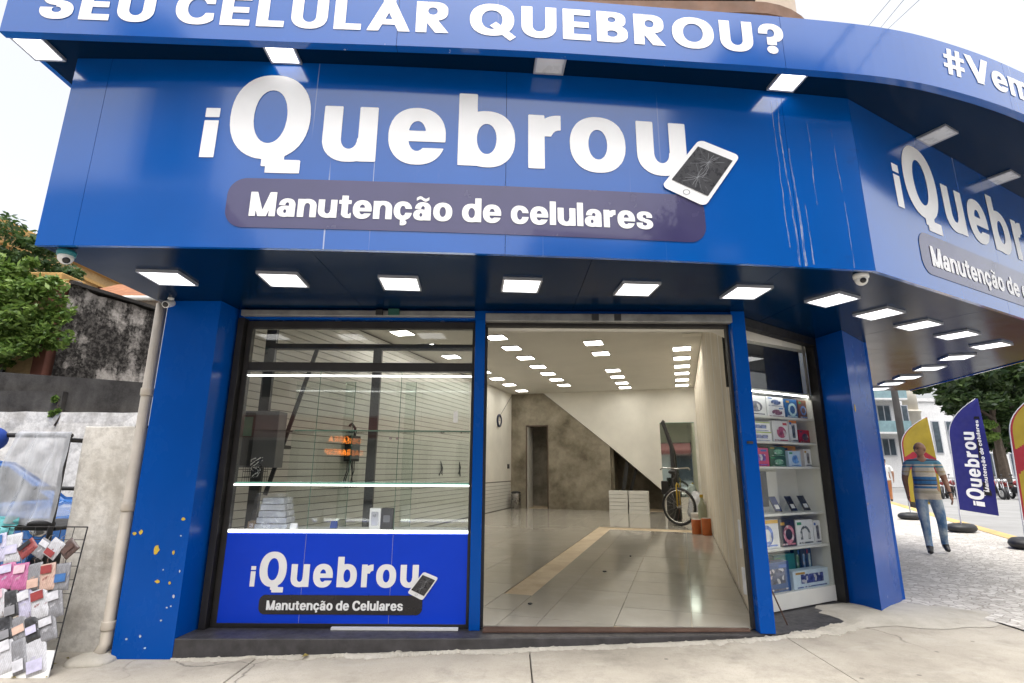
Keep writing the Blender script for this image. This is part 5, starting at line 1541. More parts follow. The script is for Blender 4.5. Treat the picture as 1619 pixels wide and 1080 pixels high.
for i, (a, b, c_, lab) in enumerate(((.14, .32, (0.15, 0.38, 0.55), 'phone with a pale blue screen leaning on the fourth shelf'), (.40, .56, (0.03, 0.05, 0.16), 'phone with a dark blue screen leaning on the fourth shelf'), (.62, .77, (0.02, 0.02, 0.025), 'black phone leaning on the fourth shelf, second from right'), (.80, .96, (0.02, 0.02, 0.022), 'black phone leaning at the right end of the fourth shelf'))):
    w = (b - a) * CW * 0.55; cx = X((a + b) / 2)
    p = Vector((CA.x, CA.y)) + cd * cx - cn * 0.10
    o = thing('display_phone', lab, 'phone', (p.x, p.y, zb + r + 0.001), crz, 'phones in the display cabinet')
    t_ = 0.45
    ay, az = Vector((0, cos(t_), -sin(t_))), Vector((0, sin(t_), cos(t_)))
    link('body', MB().obox(az * 0.082 + Vector((0, 0, 0.004)), (1, 0, 0), ay, az, w / 2, 0.004, 0.08).mesh('body', M_DARKSTEEL), o, local=True, bevel=0.003)
    link('screen', MB().obox(az * 0.083 - ay * 0.0052 + Vector((0, 0, 0.004)), (1, 0, 0), ay, az, w / 2 - 0.005, 0.0006, 0.073).mesh('screen', mat('phone_face_%d' % i, c_, 0.1, 0.2, 8)), o, local=True)
    if i: link('price_tag', MB().obox(az * 0.055 - ay * 0.0072, (1, 0, 0), ay, az, w * 0.3, 0.0005, 0.022).mesh('price_tag', M_PAPERWHITE), o, local=True)
    link('stand', MB().obox(Vector((0, 0.075, 0.05)), (1, 0, 0), Vector((0, cos(-.4), -sin(-.4))), Vector((0, sin(-.4), cos(-.4))), w * 0.3, 0.002, 0.052).mesh('stand', M_ACR), o, local=True)
r = SHZ[4]
prod('white and yellow box printed with a blue ring on the fifth shelf', X(.05), X(.40), r, .245, .14, W8, 'ring', (0.06, 0.12, 0.40), extra=(0.72, 0.40, 0.01))
prod('black box printed with a watch on the fifth shelf', X(.415), X(.62), r, .235, .12, (0.02, 0.018, 0.02), 'ring', (0.30, 0.10, 0.13))
prod('white box printed with headphones on the fifth shelf', X(.635), X(.87), r, .225, .12, W8, 'arch', (0.04, 0.05, 0.05))
prod('narrow white box at the right end of the fifth shelf', X(.88), X(.98), r, .21, .12, W8, 'tall', (0.06, 0.06, 0.08))
r = 0.15
prod('tall blue box printed with a dark tablet on the bottom shelf', X(.07), X(.47), r, .25, .10, (0.015, 0.07, 0.22), 'screen', (0.02, 0.03, 0.07), y=.05)
prod('teal box on the bottom shelf behind the flat white box', X(.44), X(.72), r, .28, .08, (0.02, 0.22, 0.20), None, y=.18)
prod('flat white and blue box lying at the front of the bottom shelf', X(.50), X(.985), r, .155, .10, (0.55, 0.66, 0.75), 'screen', (0.02, 0.03, 0.13), y=.04)
for i, a in enumerate((.73, .82, .90)):
    prod(['dark green blister pack at the back of the bottom shelf', 'dark blue blister pack at the back of the bottom shelf, middle', 'blue blister pack at the back right of the bottom shelf'][i], X(a), X(a + .075), r, .33, .04, [(0.01, 0.05, 0.03), (0.01, 0.03, 0.07), (0.02, 0.07, 0.20)][i], 'tall', [(0.08, 0.18, 0.08), (0.1, 0.2, 0.35), (0.25, 0.4, 0.5)][i], y=.19)
prod('small red and white box behind the tall blue box', X(.20), X(.36), r, .34, .05, (0.5, 0.45, 0.42), 'tall', (0.35, 0.05, 0.02), y=.19)
prod('slim white box at the left end of the bottom shelf', X(.005), X(.062), r, .22, .10, W8, 'tall', (0.3, 0.1, 0.2))
# thin rod leaning on the post
tag(link('thin_rod', MB().tube([(2.335, 4.88, 0.143), (2.13, 4.80, 0.60), (2.06, 4.765, 1.05)], 0.006, 6).mesh('thin_rod', M_RUST)), 'thin rusty rod leaning from the step against the blue door post', 'rod')
# ------------------------------------------------------------------ left of the shop: pier, pipe, old walls, stall
M_OLDWHITE = stained('old_whitewash', (0.74, 0.72, 0.69), (0.24, 0.22, 0.20), 0.34, 0.52)
M_PIER = stained('pier_render', (0.80, 0.77, 0.71), (0.38, 0.34, 0.28), 0.30, 0.52, 0.6, 1.6)
M_BLACKBAND = stained('sooty_render', (0.10, 0.095, 0.09), (0.028, 0.026, 0.025), 0.40, 0.70)
M_MOULD = stained('mouldy_render', (0.44, 0.41, 0.38), (0.020, 0.018, 0.017), 0.475, 0.545, 0.5, 0.9)
M_YELLOW = stained('ochre_wall', (0.60, 0.44, 0.23), (0.38, 0.26, 0.14), 0.28, 0.55)
M_OCHRE = mat('ochre_trim', (0.50, 0.30, 0.10), 0.8, 0.2, 3)
M_MAROON = mat('maroon_pilaster', (0.20, 0.075, 0.05), 0.8, 0.25, 3)

def worn_box(mb, x0, x1, y0, y1, z0, z1, nx, nz, amp, seed=0):
    """masonry block with uneven faces (front and top displaced)"""
    vs = []; fs = []
    for j in range(nz + 1):
        for i in range(nx + 1):
            x = x0 + (x1 - x0) * i / nx; z = z0 + (z1 - z0) * j / nz
            d = amp * noise.noise((x * 2.3, z * 2.3, seed)) + amp * 0.5 * noise.noise((x * 8, z * 8, seed + 3))
            zt = amp * 0.8 * noise.noise((x * 5, 1, seed + 9)) if j == nz else 0
            vs.append((x, y0 + d, z + zt))
    W = nx + 1
    for j in range(nz):
        for i in range(nx): fs.append((j * W + i, j * W + i + 1, (j + 1) * W + i + 1, (j + 1) * W + i))
    o = len(vs)
    top = [vs[nz * W + i] for i in range(W)]
    vs += [(p[0], y1, p[2]) for p in top]
    for i in range(nx): fs.append((nz * W + i, nz * W + i + 1, o + i + 1, o + i))
    b = len(vs); vs += [(x0, y1, z0), (x1, y1, z0)]
    fs.append(tuple([j * W for j in range(nz + 1)] + [o, b])); fs.append(tuple([b + 1, o + nx] + [j * W + nx for j in range(nz, -1, -1)]))
    fs.append(tuple([b, o] + [o + i for i in range(1, W)] + [b + 1]))
    mb.add(vs, fs)
    return mb

pier = thing('gate_pier', 'weathered white rendered pier between the sock rack and the drainpipe', 'pier', (-3.38, 4.7, 0))
link('shaft', worn_box(MB(), -3.64, -3.155, 4.56, 4.86, -0.02, 1.74, 10, 30, 0.012, 2).mesh('shaft', M_PIER, False), pier, bevel=0.01)
pp = thing('drain_pipe', 'cream drainpipe running down beside the left blue pillar', 'pipe', (-3.085, 4.46, 0))
link('pipe', MB().tube([(-3.085, 4.455, 2.80), (-3.085, 4.455, 0.10), (-3.09, 4.40, 0.03)], 0.043, 16).mesh('pipe', M_CREAM, True), pp)
for z in (2.02, 1.09, 0.22): link('coupling', MB().lathe([(0.049, z - 0.03), (0.051, z - 0.02), (0.051, z + 0.03), (0.048, z + 0.035)], (-3.085, 4.455, 0), 16).mesh('coupling', M_CREAM, True), pp)
link('strap', MB().box(-3.14, -3.03, 4.455, 4.475, 1.72, 1.74).mesh('strap', M_DARKSTEEL), pp)
mb = MB().sphere((-3.10, 4.36, 0.0), 0.17, 0.14, 0.055, 16, 8)
mb.v = [(x + .03 * noise.noise((x * 9, y * 9, 1)), y + .03 * noise.noise((x * 9, y * 9, 4)), z + .012 * noise.noise((x * 14, y * 14, 2))) for x, y, z in mb.v]
link('mortar_base', mb.mesh('mortar_base', M_MORTAR, True), pp)

bw = thing('boundary_wall', 'old whitewashed boundary wall with a sooty black upper band', 'wall', (-7.5, 7.6, 0))
link('lower_wall', worn_box(MB(), -13, -3.9, 7.5, 7.9, 0, 2.14, 40, 14, 0.03, 5).mesh('lower_wall', M_OLDWHITE), bw)
mb = MB(); mb.add([(-13, 7.62, 2.14), (-4.0, 7.62, 2.14), (-4.0, 7.62, 2.50), (-13, 7.62, 3.1), (-13, 7.95, 2.14), (-4.0, 7.95, 2.14), (-4.0, 7.95, 2.50), (-13, 7.95, 3.1)], [(0, 1, 2, 3), (3, 2, 6, 7), (1, 5, 6, 2), (4, 0, 3, 7), (5, 4, 7, 6)])
link('upper_band', mb.mesh('upper_band', M_BLACKBAND), bw)
link('upper_band', worn_box(MB(), -13, -6.42, 7.53, 7.615, 2.145, 2.44, 30, 3, 0.01, 6).mesh('upper_band', M_BLACKBAND), bw)
ow = thing('mouldy_wall', 'tall wall blackened with mould behind the boundary wall', 'wall', (-7.3, 9.5, 0))
d = Vector((0.39, 1.31, 0)).normalized(); nn = Vector((d.y, -d.x, 0)); A0 = Vector((-7.60, 8.62, 0))
mb = MB(); vs = []; fs = []; nu, nz = 26, 14
for j in range(nz + 1):
    for i in range(nu + 1):
        p = A0 + d * (4.2 * i / nu); zt = 4.40 + 0.04 * noise.noise((i * .5, 0, 0)) + (0.12 if i < 2 else 0)
        z = 1.5 + (zt - 1.5) * j / nz
        q = p + nn * (0.025 * noise.noise((i * .4, z * 3, 0)))
        vs.append((q.x, q.y, z))
W = nu + 1
for j in range(nz):
    for i in range(nu): fs.append((j * W + i, j * W + i + 1, (j + 1) * W + i + 1, (j + 1) * W + i))
o = len(vs)
for i in range(W):
    q = A0 + d * (4.2 * i / nu) - nn * 0.3; vs.append((q.x, q.y, vs[nz * W + i][2]))
for i in range(nu): fs.append((nz * W + i, nz * W + i + 1, o + i + 1, o + i))
mb.add(vs, fs)
link('wall_body', mb.mesh('wall_body', M_MOULD), ow)
link('coping', MB().obox(A0 + d * 2.1 - nn * 0.14 + Vector((0, 0, 4.47)), d, nn, (0, 0, 1), 2.1, 0.2, 0.03).mesh('coping', M_BLACKBAND), ow)
yp = thing('ochre_gatepost', 'ochre and maroon gatepost at the end of the mouldy wall', 'gatepost', (-8.05, 8.7, 0))
link('shaft', MB().box(-8.2, -7.86, 8.55, 8.95, 1.5, 4.35).mesh('shaft', M_YELLOW), yp, bevel=0.01)
link('pilaster', MB().box(-7.858, -7.66, 8.50, 8.95, 1.5, 4.35).mesh('pilaster', M_MAROON), yp, bevel=0.01)
link('cap', MB().box(-8.30, -7.60, 8.42, 9.0, 4.352, 4.46).mesh('cap', M_YELLOW), yp, bevel=0.02)
link('cap', MB().box(-8.25, -7.64, 8.46, 8.98, 4.461, 4.60).mesh('cap', M_OCHRE), yp, bevel=0.02)
link('side_wall', MB().box(-12.5, -8.202, 8.75, 8.95, 1.5, 4.0).mesh('side_wall', M_YELLOW), yp)
link('gate_opening', MB().box(-9.3, -8.5, 8.70, 8.748, 1.5, 3.4).mesh('gate_opening', M_DARKSTEEL), yp)

yb = thing('ochre_building', 'pale ochre building with arched windows behind the trees on the left', 'building', (-16, 17, 0))
link('wall', MB().box(-24, -14.2, 10.5, 26, 0, 7.75).mesh('wall', M_YELLOW), yb)
link('cornice', MB().box(-24.2, -13.95, 10.3, 26.2, 7.752, 8.0).mesh('cornice', M_OCHRE), yb, bevel=0.04)
link('cornice', MB().box(-24.1, -14.08, 10.4, 26.1, 7.35, 7.45).mesh('cornice', M_OCHRE), yb)
for y in (12.5, 14.2, 17.2, 20.2, 23.2): link('pilaster', MB().box(-14.199, -14.10, y, y + 0.28, 0, 7.349).mesh('pilaster', M_MAROON if y > 15 else M_OCHRE), yb)
for y in (13.35, 15.7, 18.7, 21.7):
    def arch(r, z0, zc, n=14): return [(y - r, z0), (y + r, z0)] + [(y + r * cos(pi * q / n), zc + r * sin(pi * q / n)) for q in range(n + 1)]
    wn = link('window', MB().slab([arch(0.85, 4.9, 6.15), arch(0.62, 5.0, 6.15)], lambda a, b, dd: (-14.08 - dd, a, b), 0.1).mesh('window', M_OCHRE), yb)
    link('pane', MB().slab([arch(0.62, 5.0, 6.15)], lambda a, b, dd: (-14.15 - dd, a, b), 0.02).mesh('pane', mat('dull_window', (0.08, 0.10, 0.10), 0.2)), wn)
    link('mullion', MB().box(-14.145, -14.10, y - .03, y + .03, 5.0, 6.75).mesh('mullion', M_PAPERWHITE), wn)

M_ROOF = concrete('clay_tile', (0.36, 0.17, 0.09), (0.20, 0.09, 0.055), 2.0, 0.6, 0.5)
th = thing('tiled_house', 'small white house with a terracotta tiled roof beyond the mouldy wall', 'house', (-9.6, 13.5, 0))
link('wall', MB().box(-11.2, -8.2, 13.0, 16, 0, 5.55).mesh('wall', M_OLDWHITE), th)
mb = MB(); vs = []; fs = []; NX = 60
for i in range(NX + 1):
    x = -11.5 + 3.6 * i / NX; w_ = 0.05 * abs(sin(i * pi / 2.5))
    vs += [(x, 12.7, 5.46 + w_), (x, 14.6, 6.5 + w_), (x, 16.4, 5.46 + w_)]
for i in range(NX):
    a = i * 3; fs += [(a, a + 3, a + 4, a + 1), (a + 1, a + 4, a + 5, a + 2)]
mb.add(vs, fs)
link('roof', mb.mesh('roof', M_ROOF), th)
link('roof_edge', MB().tube([(-11.5, 12.72, 5.52), (-7.9, 12.72, 5.52)], 0.06, 8).mesh('roof_edge', M_PAPERWHITE), th)

# ------------------------------------------------------------------ trees
def crown(mb, center, rad, n, size, rnd, flat=1.0):
    for _ in range(n):
        while True:
            p = Vector((rnd.uniform(-1, 1), rnd.uniform(-1, 1), rnd.uniform(-1, 1)))
            if 0.25 < p.length < 1: break
        p = p * (0.55 + 0.45 * rnd.random() ** 0.4) if p.length < .6 else p
        c = Vector(center) + Vector((p.x * rad[0], p.y * rad[1], p.z * rad[2]))
        u = Vector((rnd.gauss(0, 1), rnd.gauss(0, 1), rnd.gauss(0, .6))).normalized(); v = u.orthogonal().normalized()
        v = (v * cos(rnd.uniform(0, 6.28)) + u.cross(v) * sin(rnd.uniform(0, 6.28))).normalized()
        s = size * rnd.uniform(.6, 1.3)
        a = c + u * s; b = c - u * s
        mb.add([a, c + v * s * .42, b, c - v * s * .42], [(0, 1, 2, 3)])
M_BARK = concrete('bark', (0.14, 0.11, 0.085), (0.07, 0.055, 0.045), 5, 0.6, 0.8)
def tree(label, base, h, clumps, leaf, size, seed, group=None, name='tree', r0=0.14):
    t = thing(name, label, 'tree', base, 0, group)
    rnd = random.Random(seed)
    tr = MB(); bx, by, bz = 0, 0, 0
    tr.tube([(0, 0, -0.1), (0.05, 0.03, h * .3), (-.04, 0.02, h * .6), (0.0, 0, h * .85)], [r0, r0 * .8, r0 * .55, r0 * .25], 10)
    for (cx, cy, cz, rx, ry, rz, n) in clumps:
        s0 = min(h * .7, max(h * .25, cz - rz * 1.2))
        tr.tube([(0, 0, s0), (cx * .5, cy * .5, (s0 + cz) * .5), (cx, cy, cz)], [r0 * .45, r0 * .3, r0 * .1], 6)
    link('trunk', tr.mesh('trunk', M_BARK, True), t, local=True)
    lv = MB()
    for (cx, cy, cz, rx, ry, rz, n) in clumps:
        sub = max(3, n // 120)
        for _ in range(sub):
            q = Vector((rnd.gauss(0, .5), rnd.gauss(0, .5), rnd.gauss(0, .5)))
            if q.length > .95: q = q.normalized() * .95
            k = rnd.uniform(.16, .46)
            crown(lv, (cx + q.x * rx, cy + q.y * ry, cz + q.z * rz), (rx * k, ry * k, rz * k * .8), n // sub, size, rnd)
    link('crown', lv.mesh('crown', leaf), t, local=True)
    return t
L_BRIGHT = leafmat('leaf_bright', (0.06, 0.13, 0.02), (0.20, 0.30, 0.06))
L_MID = leafmat('leaf_mid', (0.02, 0.06, 0.015), (0.09, 0.15, 0.04))
L_DARK = leafmat('leaf_dark', (0.012, 0.035, 0.010), (0.06, 0.10, 0.025))
tree('tree with dark green foliage behind, against the ochre building', (-11.3, 10.9, 0), 5.4, [(0.1, 0, 5.75, 1.2, 1.0, 0.9, 4200), (0.9, 0.2, 5.25, 0.7, 0.7, .65, 1800), (-.8, 0.2, 5.0, .9, .7, .8, 1600)], L_MID, 0.075, 1)
tree('tree with bright yellow-green leaves hanging over the boundary wall', (-8.3, 8.25, 0), 4.0, [(0.05, 0, 4.15, .80, .3, .60, 4200), (0.45, 0, 3.6, .60, .26, .55, 3000), (-0.3, 0, 3.5, .65, .28, .6, 2400), (.35, 0, 3.15, .45, .25, .28, 900)], L_BRIGHT, 0.062, 2)
tree('small bush behind the mouldy wall by the tiled roof', (-10.5, 12.2, 0), 4.6, [(0, 0, 5.35, .75, .6, .5, 700)], L_MID, 0.07, 3, name='bush', r0=.06)
tree('little fern tuft growing out of the black wall band', (-6.42, 7.50, 2.05), 0.3, [(0, -.02, .16, .16, .08, .25, 260)], L_BRIGHT, 0.035, 4, name='wall_plant', r0=.012)

# ------------------------------------------------------------------ parked car behind the stall
def car(label, loc, rz, paint):
    c = thing('parked_car', label, 'car', loc, rz)
    prof = [(-1.95, .38), (-1.98, .62), (-1.85, .86), (-1.50, .93), (-0.95, .97), (-0.35, 1.40), (0.30, 1.46), (0.95, 1.42), (1.45, 1.05), (1.85, .98), (1.95, .80), (1.93, .38)]
    mb = MB(); n = len(prof)
    vs = []
    for yy, ins in ((-.82, 0), (-.70, .0), (.70, .0), (.82, 0)):
        for x, z in prof:
            wf = 1.0 if z < .99 else 1.0
            y2 = yy * (0.80 if (z > 1.0) else 1.0)
            vs.append((x, y2, z))
    fs = []
    for k in range(3):
        for i in range(n): fs.append((k * n + i, k * n + (i + 1) % n, (k + 1) * n + (i + 1) % n, (k + 1) * n + i))
    fs += [tuple(range(n)), tuple(3 * n + i for i in range(n))[::-1]]
    mb.add(vs, fs)
    link('body', mb.mesh('body', paint), c, local=True, bevel=0.05)
    dk = mat('car_glass', (0.02, 0.025, 0.03), 0.06, 0.1, 3)
    for s_ in (-1, 1):
        link('side_window', MB().add([(x, s_ * y, z) for x, y, z in ((-.80, .80, 1.0), (.1, .80, 1.0), (.1, .672, 1.38), (-.32, .672, 1.35))], [(0, 1, 2, 3)]).mesh('side_window', dk), c, local=True)
        link('side_window', MB().add([(x, s_ * y, z) for x, y, z in ((.18, .80, 1.0), (1.2, .80, 1.02), (.95, .672, 1.36), (.18, .672, 1.39))], [(0, 1, 2, 3)]).mesh('side_window', dk), c, local=True)
        link('headlight', MB().sphere((-1.86, s_ * .62, .74), .09, .15, .08, 10, 6).mesh('headlight', M_CHROME, True), c, local=True)
        link('door_mirror', MB().sphere((-.75, s_ * .90, 1.02), .06, .09, .06, 10, 6).mesh('door_mirror', paint, True), c, local=True)
        for x in (-1.25, 1.25):
            w = link('wheel', MB().lathe([(.20, -.09), (.31, -.09), (.32, -.05), (.32, .05), (.31, .09), (.20, .09)], (x, s_ * .74, .32), 24, (0, 1, 0)).mesh('wheel', M_RUBBER, True), c, local=True)
            link('rim', MB().lathe([(.19, -.095), (.19, .095)], (x, s_ * .74, .32), 16, (0, 1, 0)).mesh('rim', M_CHROME), w, local=True)
    link('windscreen', MB().add([(-.92, -.60, 1.00), (-.92, .60, 1.00), (-.39, .52, 1.395), (-.39, -.52, 1.395)], [(0, 1, 2, 3)]).mesh('windscreen', dk), c, local=True)
    link('bumper', MB().box(-2.03, -1.93, -.72, .72, .34, .52).mesh('bumper', M_RUBBER), c, local=True, bevel=.03)
    return c
car('blue car parked behind the street stall, mostly hidden', (-6.75, 6.35, 0.0), pi, mat('blue_car_paint', (0.02, 0.10, 0.30), 0.2, 0.05, 2, coat=.6))

# ------------------------------------------------------------------ street stall: frame with plastic sheet, wire rack of socks and wallets
sf = thing('stall_frame', 'black tubular stall frame behind the hanging plastic sheet', 'frame', (-3.95, 4.5, 0))
for p in ([(-4.75, 4.46, 1.655), (-3.655, 4.46, 1.655)], [(-3.68, 4.46, 1.65), (-3.68, 4.46, 0)], [(-4.28, 4.46, 1.65), (-4.28, 4.46, 0)], [(-4.75, 4.46, .955), (-3.66, 4.46, .955)], [(-3.68, 4.46, 1.62), (-3.68, 5.2, 1.62)], [(-3.68, 5.2, 1.65), (-3.68, 5.2, 0)], [(-4.75, 5.2, 1.2), (-3.66, 5.2, 1.2)]):
    link('tube', MB().tube(p, 0.019, 8).mesh('tube', M_BLACKMETAL, True), sf)
link('tray', MB().box(-4.75, -3.67, 4.50, 5.18, .90, .93).mesh('tray', M_BLACKMETAL), sf)
def film_mat():
    n = N('clear_sheet')
    tr = n.new('ShaderNodeBsdfTransparent'); tr.inputs['Color'].default_value = (.92, .93, .95, 1)
    n.base((0.56, 0.58, 0.62)); n.b.inputs['Roughness'].default_value = 0.18
    n.bump(n.noise(n.co(1, 1, .4), 14, 5), 0.7, 0.02)
    mx = n.new('ShaderNodeMixShader')
    f = n.ramp(n.noise(n.co(3, 1, .7), 3.0, 6, .65), [(.3, .30), (.7, .72)])
    n.link(f, mx.inputs[0]); n.link(tr.outputs[0], mx.inputs[1]); n.link(n.b.outputs[0], mx.inputs[2]); n.link(mx.outputs[0], n.out.inputs['Surface'])
    return n.m
M_SHEET = film_mat()
def sheet(label, x0, x1, zt, zb_, y, seed, mat_, flare=0.0):
    vs = []; fs = []; nx, nz = 44, 30
    for j in range(nz + 1):
        for i in range(nx + 1):
            a, b = i / nx, j / nz
            x = x0 + (x1 - x0) * a - flare * b * (1 - a) + 0.03 * noise.noise((a * 3, b * 2, seed))
            yy = y - 0.03 * sin(a * 17 + 2 * noise.noise((a * 2, b, seed))) * (.3 + b) - 0.05 * b + 0.03 * noise.noise((a * 6, b * 4, seed + 2))
            z = zt - (zt - zb_ + 0.04 * noise.noise((a * 4, 0, seed + 5))) * b
            if j == 0: yy = y + 0.02
            vs.append((x, yy, z))
    W = nx + 1
    fs = [(j * W + i, j * W + i + 1, (j + 1) * W + i + 1, (j + 1) * W + i) for j in range(nz) for i in range(nx)]
    return tag(link('plastic_sheet', MB().add(vs, fs).mesh('plastic_sheet', mat_, True)), label, 'sheet')
sheet('clear crinkled plastic sheet hanging over the stall frame', -4.07, -3.62, 1.685, 0.97, 4.40, 1, M_SHEET, 0.12)
M_TEALSHEET = mat('teal_cloth', (0.10, 0.36, 0.38), 0.6, 0.3, 9, 0.4, 20)
sheet('teal plastic sheet bunched at the left edge of the stall', -4.6, -3.86, 1.02, 0.88, 4.345, 4, M_TEALSHEET)
t = thing('blue_cap', 'blue cap hanging from the stall frame at the picture edge', 'cap', (-4.27, 4.42, 1.60))
link('crown', MB().sphere((0, 0, 0.02), .10, .10, .10, 16, 10).mesh('crown', mat('blue_cloth', (0.01, 0.05, 0.30), .8), True), t, local=True)
link('peak', MB().sphere((0.02, -.10, -.02), .08, .09, .012, 14, 6).mesh('peak', mat('blue_cloth', (0.01, 0.05, 0.30), .8), True), t, local=True)

RX, RYt, RZt = -3.28, 4.32, 0.95
def rk(a, b, off=0.0):
    """point on the tilted rack: a metres to the left, b 0..1 downwards, off towards the street"""
    return Vector((RX - a + 0.12 * b, RYt - 0.25 * b - off * 0.963, RZt - 0.90 * b - off * -0.0 + off * 0.27 * -1 * 0))
rack = thing('wire_rack', 'black wire rack leaning on the pavement, hung with socks and wallets', 'rack', (-3.8, 4.1, 0))
mb = MB()
for i in range(13): mb.tube([rk(i * .1, 0), rk(i * .1, 1)], 0.0028 if i % 12 else 0.005, 5)
for j in range(11): mb.tube([rk(0, j / 10), rk(1.2, j / 10)], 0.0028 if j % 10 else 0.005, 5)
link('wire_grid', mb.mesh('wire_grid', M_BLACKMETAL), rack)
link('leg', MB().tube([rk(0.02, 0.99), Vector((-3.17, 4.05, 0))], 0.006, 6).mesh('leg', M_BLACKMETAL), rack)
link('leg', MB().tube([rk(1.18, 0.99), Vector((-4.33, 4.05, 0))], 0.006, 6).mesh('leg', M_BLACKMETAL), rack)
bax = (rk(0, 1) - rk(0, 0)).normalized(); aax = Vector((-1, 0, 0)); nax = aax.cross(bax).normalized()
if nax.y > 0: nax = -nax
_CP = {}
def CP(a, b):
    k = (a, b or a)
    if k not in _CP: _CP[k] = cloth_print('knit_' + a + '_' + (b or a), tuple(x * .85 for x in C_[a]), tuple(x * .7 for x in C_[b or a]))
    return _CP[k]
cm = lambda n, c: mat('stall_' + n, c, 0.45, 0.25, 18)
C_ = {'white': (0.60, 0.60, 0.64), 'black': (0.02, 0.02, 0.025), 'grey': (0.25, 0.25, 0.27), 'brown': (0.10, 0.055, 0.045), 'red': (0.28, 0.04, 0.04), 'pink': (0.50, 0.12, 0.30), 'pale pink': (0.66, 0.45, 0.52), 'orange': (0.60, 0.20, 0.12), 'blue': (0.04, 0.14, 0.36), 'lavender': (0.52, 0.50, 0.66), 'peach': (0.62, 0.42, 0.34), 'pale blue': (0.40, 0.55, 0.68)}
def pack(label, a, b, w, h, rot, c1, c2=None, th=0.02, name='sock_pack', cat='socks', off=0.02):
    c = rk(a, b, off)
    o = thing(name, label, cat, c, 0, 'goods on the wire rack')
    ca, sa = cos(rot), sin(rot)
    def loc(x, y, d): return (-aax * -1) * 0 + aax * (x * ca - y * sa) + bax * (x * sa + y * ca) + nax * d
    rnd = random.Random(hash(label) % 999 if 0 else len(label) * 7 + int(a * 100))
    nx, ny = 14, 18; vs = []
    for j in range(ny + 1):
        for i in range(nx + 1):
            u, v = i / nx * 2 - 1, j / ny * 2 - 1
            e = (1 - abs(u) ** 4) * (1 - abs(v) ** 6)
            d = th * (0.55 + 0.45 * abs(noise.noise((u * 1.6 + a * 9, v * 1.2 + b * 7, 3)))) * max(0, e) ** .45 + 0.005 * noise.noise((u * 3 + a * 9, v * 3 + b * 7, 0)) * e
            vs.append(loc(u * w / 2 * (1 - .04 * abs(v) ** 5), v * h / 2, d))
    W = nx + 1
    base = len(vs); vs += [loc(-w / 2, -h / 2, -.004), loc(w / 2, -h / 2, -.004), loc(w / 2, h / 2, -.004), loc(-w / 2, h / 2, -.004)]
    fs = [(jj * W + i, jj * W + i + 1, (jj + 1) * W + i + 1, (jj + 1) * W + i) for jj in range(ny) for i in range(nx)] + [(base + 3, base + 2, base + 1, base)]
    fs += [tuple([base] + list(range(0, W)) [::1] + [base + 1])[::-1]]
    link('pack', MB().add(vs, fs).mesh('pack', CP(c1, c2), True), o, local=True)
    if c2:
        y0, y1 = rnd.choice([(-.42, -.12), (-.1, .2), (.1, .42)]); y0 *= h; y1 *= h
        q = [loc(x * w, y, th * 1.02 + .003) for x, y in ((-.36, y0), (.36, y0), (.36, y1), (-.36, y1))]
        link('card', MB().add(q, [(0, 1, 2, 3)]).mesh('card', cm(c2, C_[c2])), o, local=True)
    link('hook', MB().tube([loc(0, -h / 2 + .004, .004), loc(0, -h / 2 - .03, .012), loc(0, -h / 2 - .045, -.012)], .0015, 5).mesh('hook', M_CHROME), o, local=True)
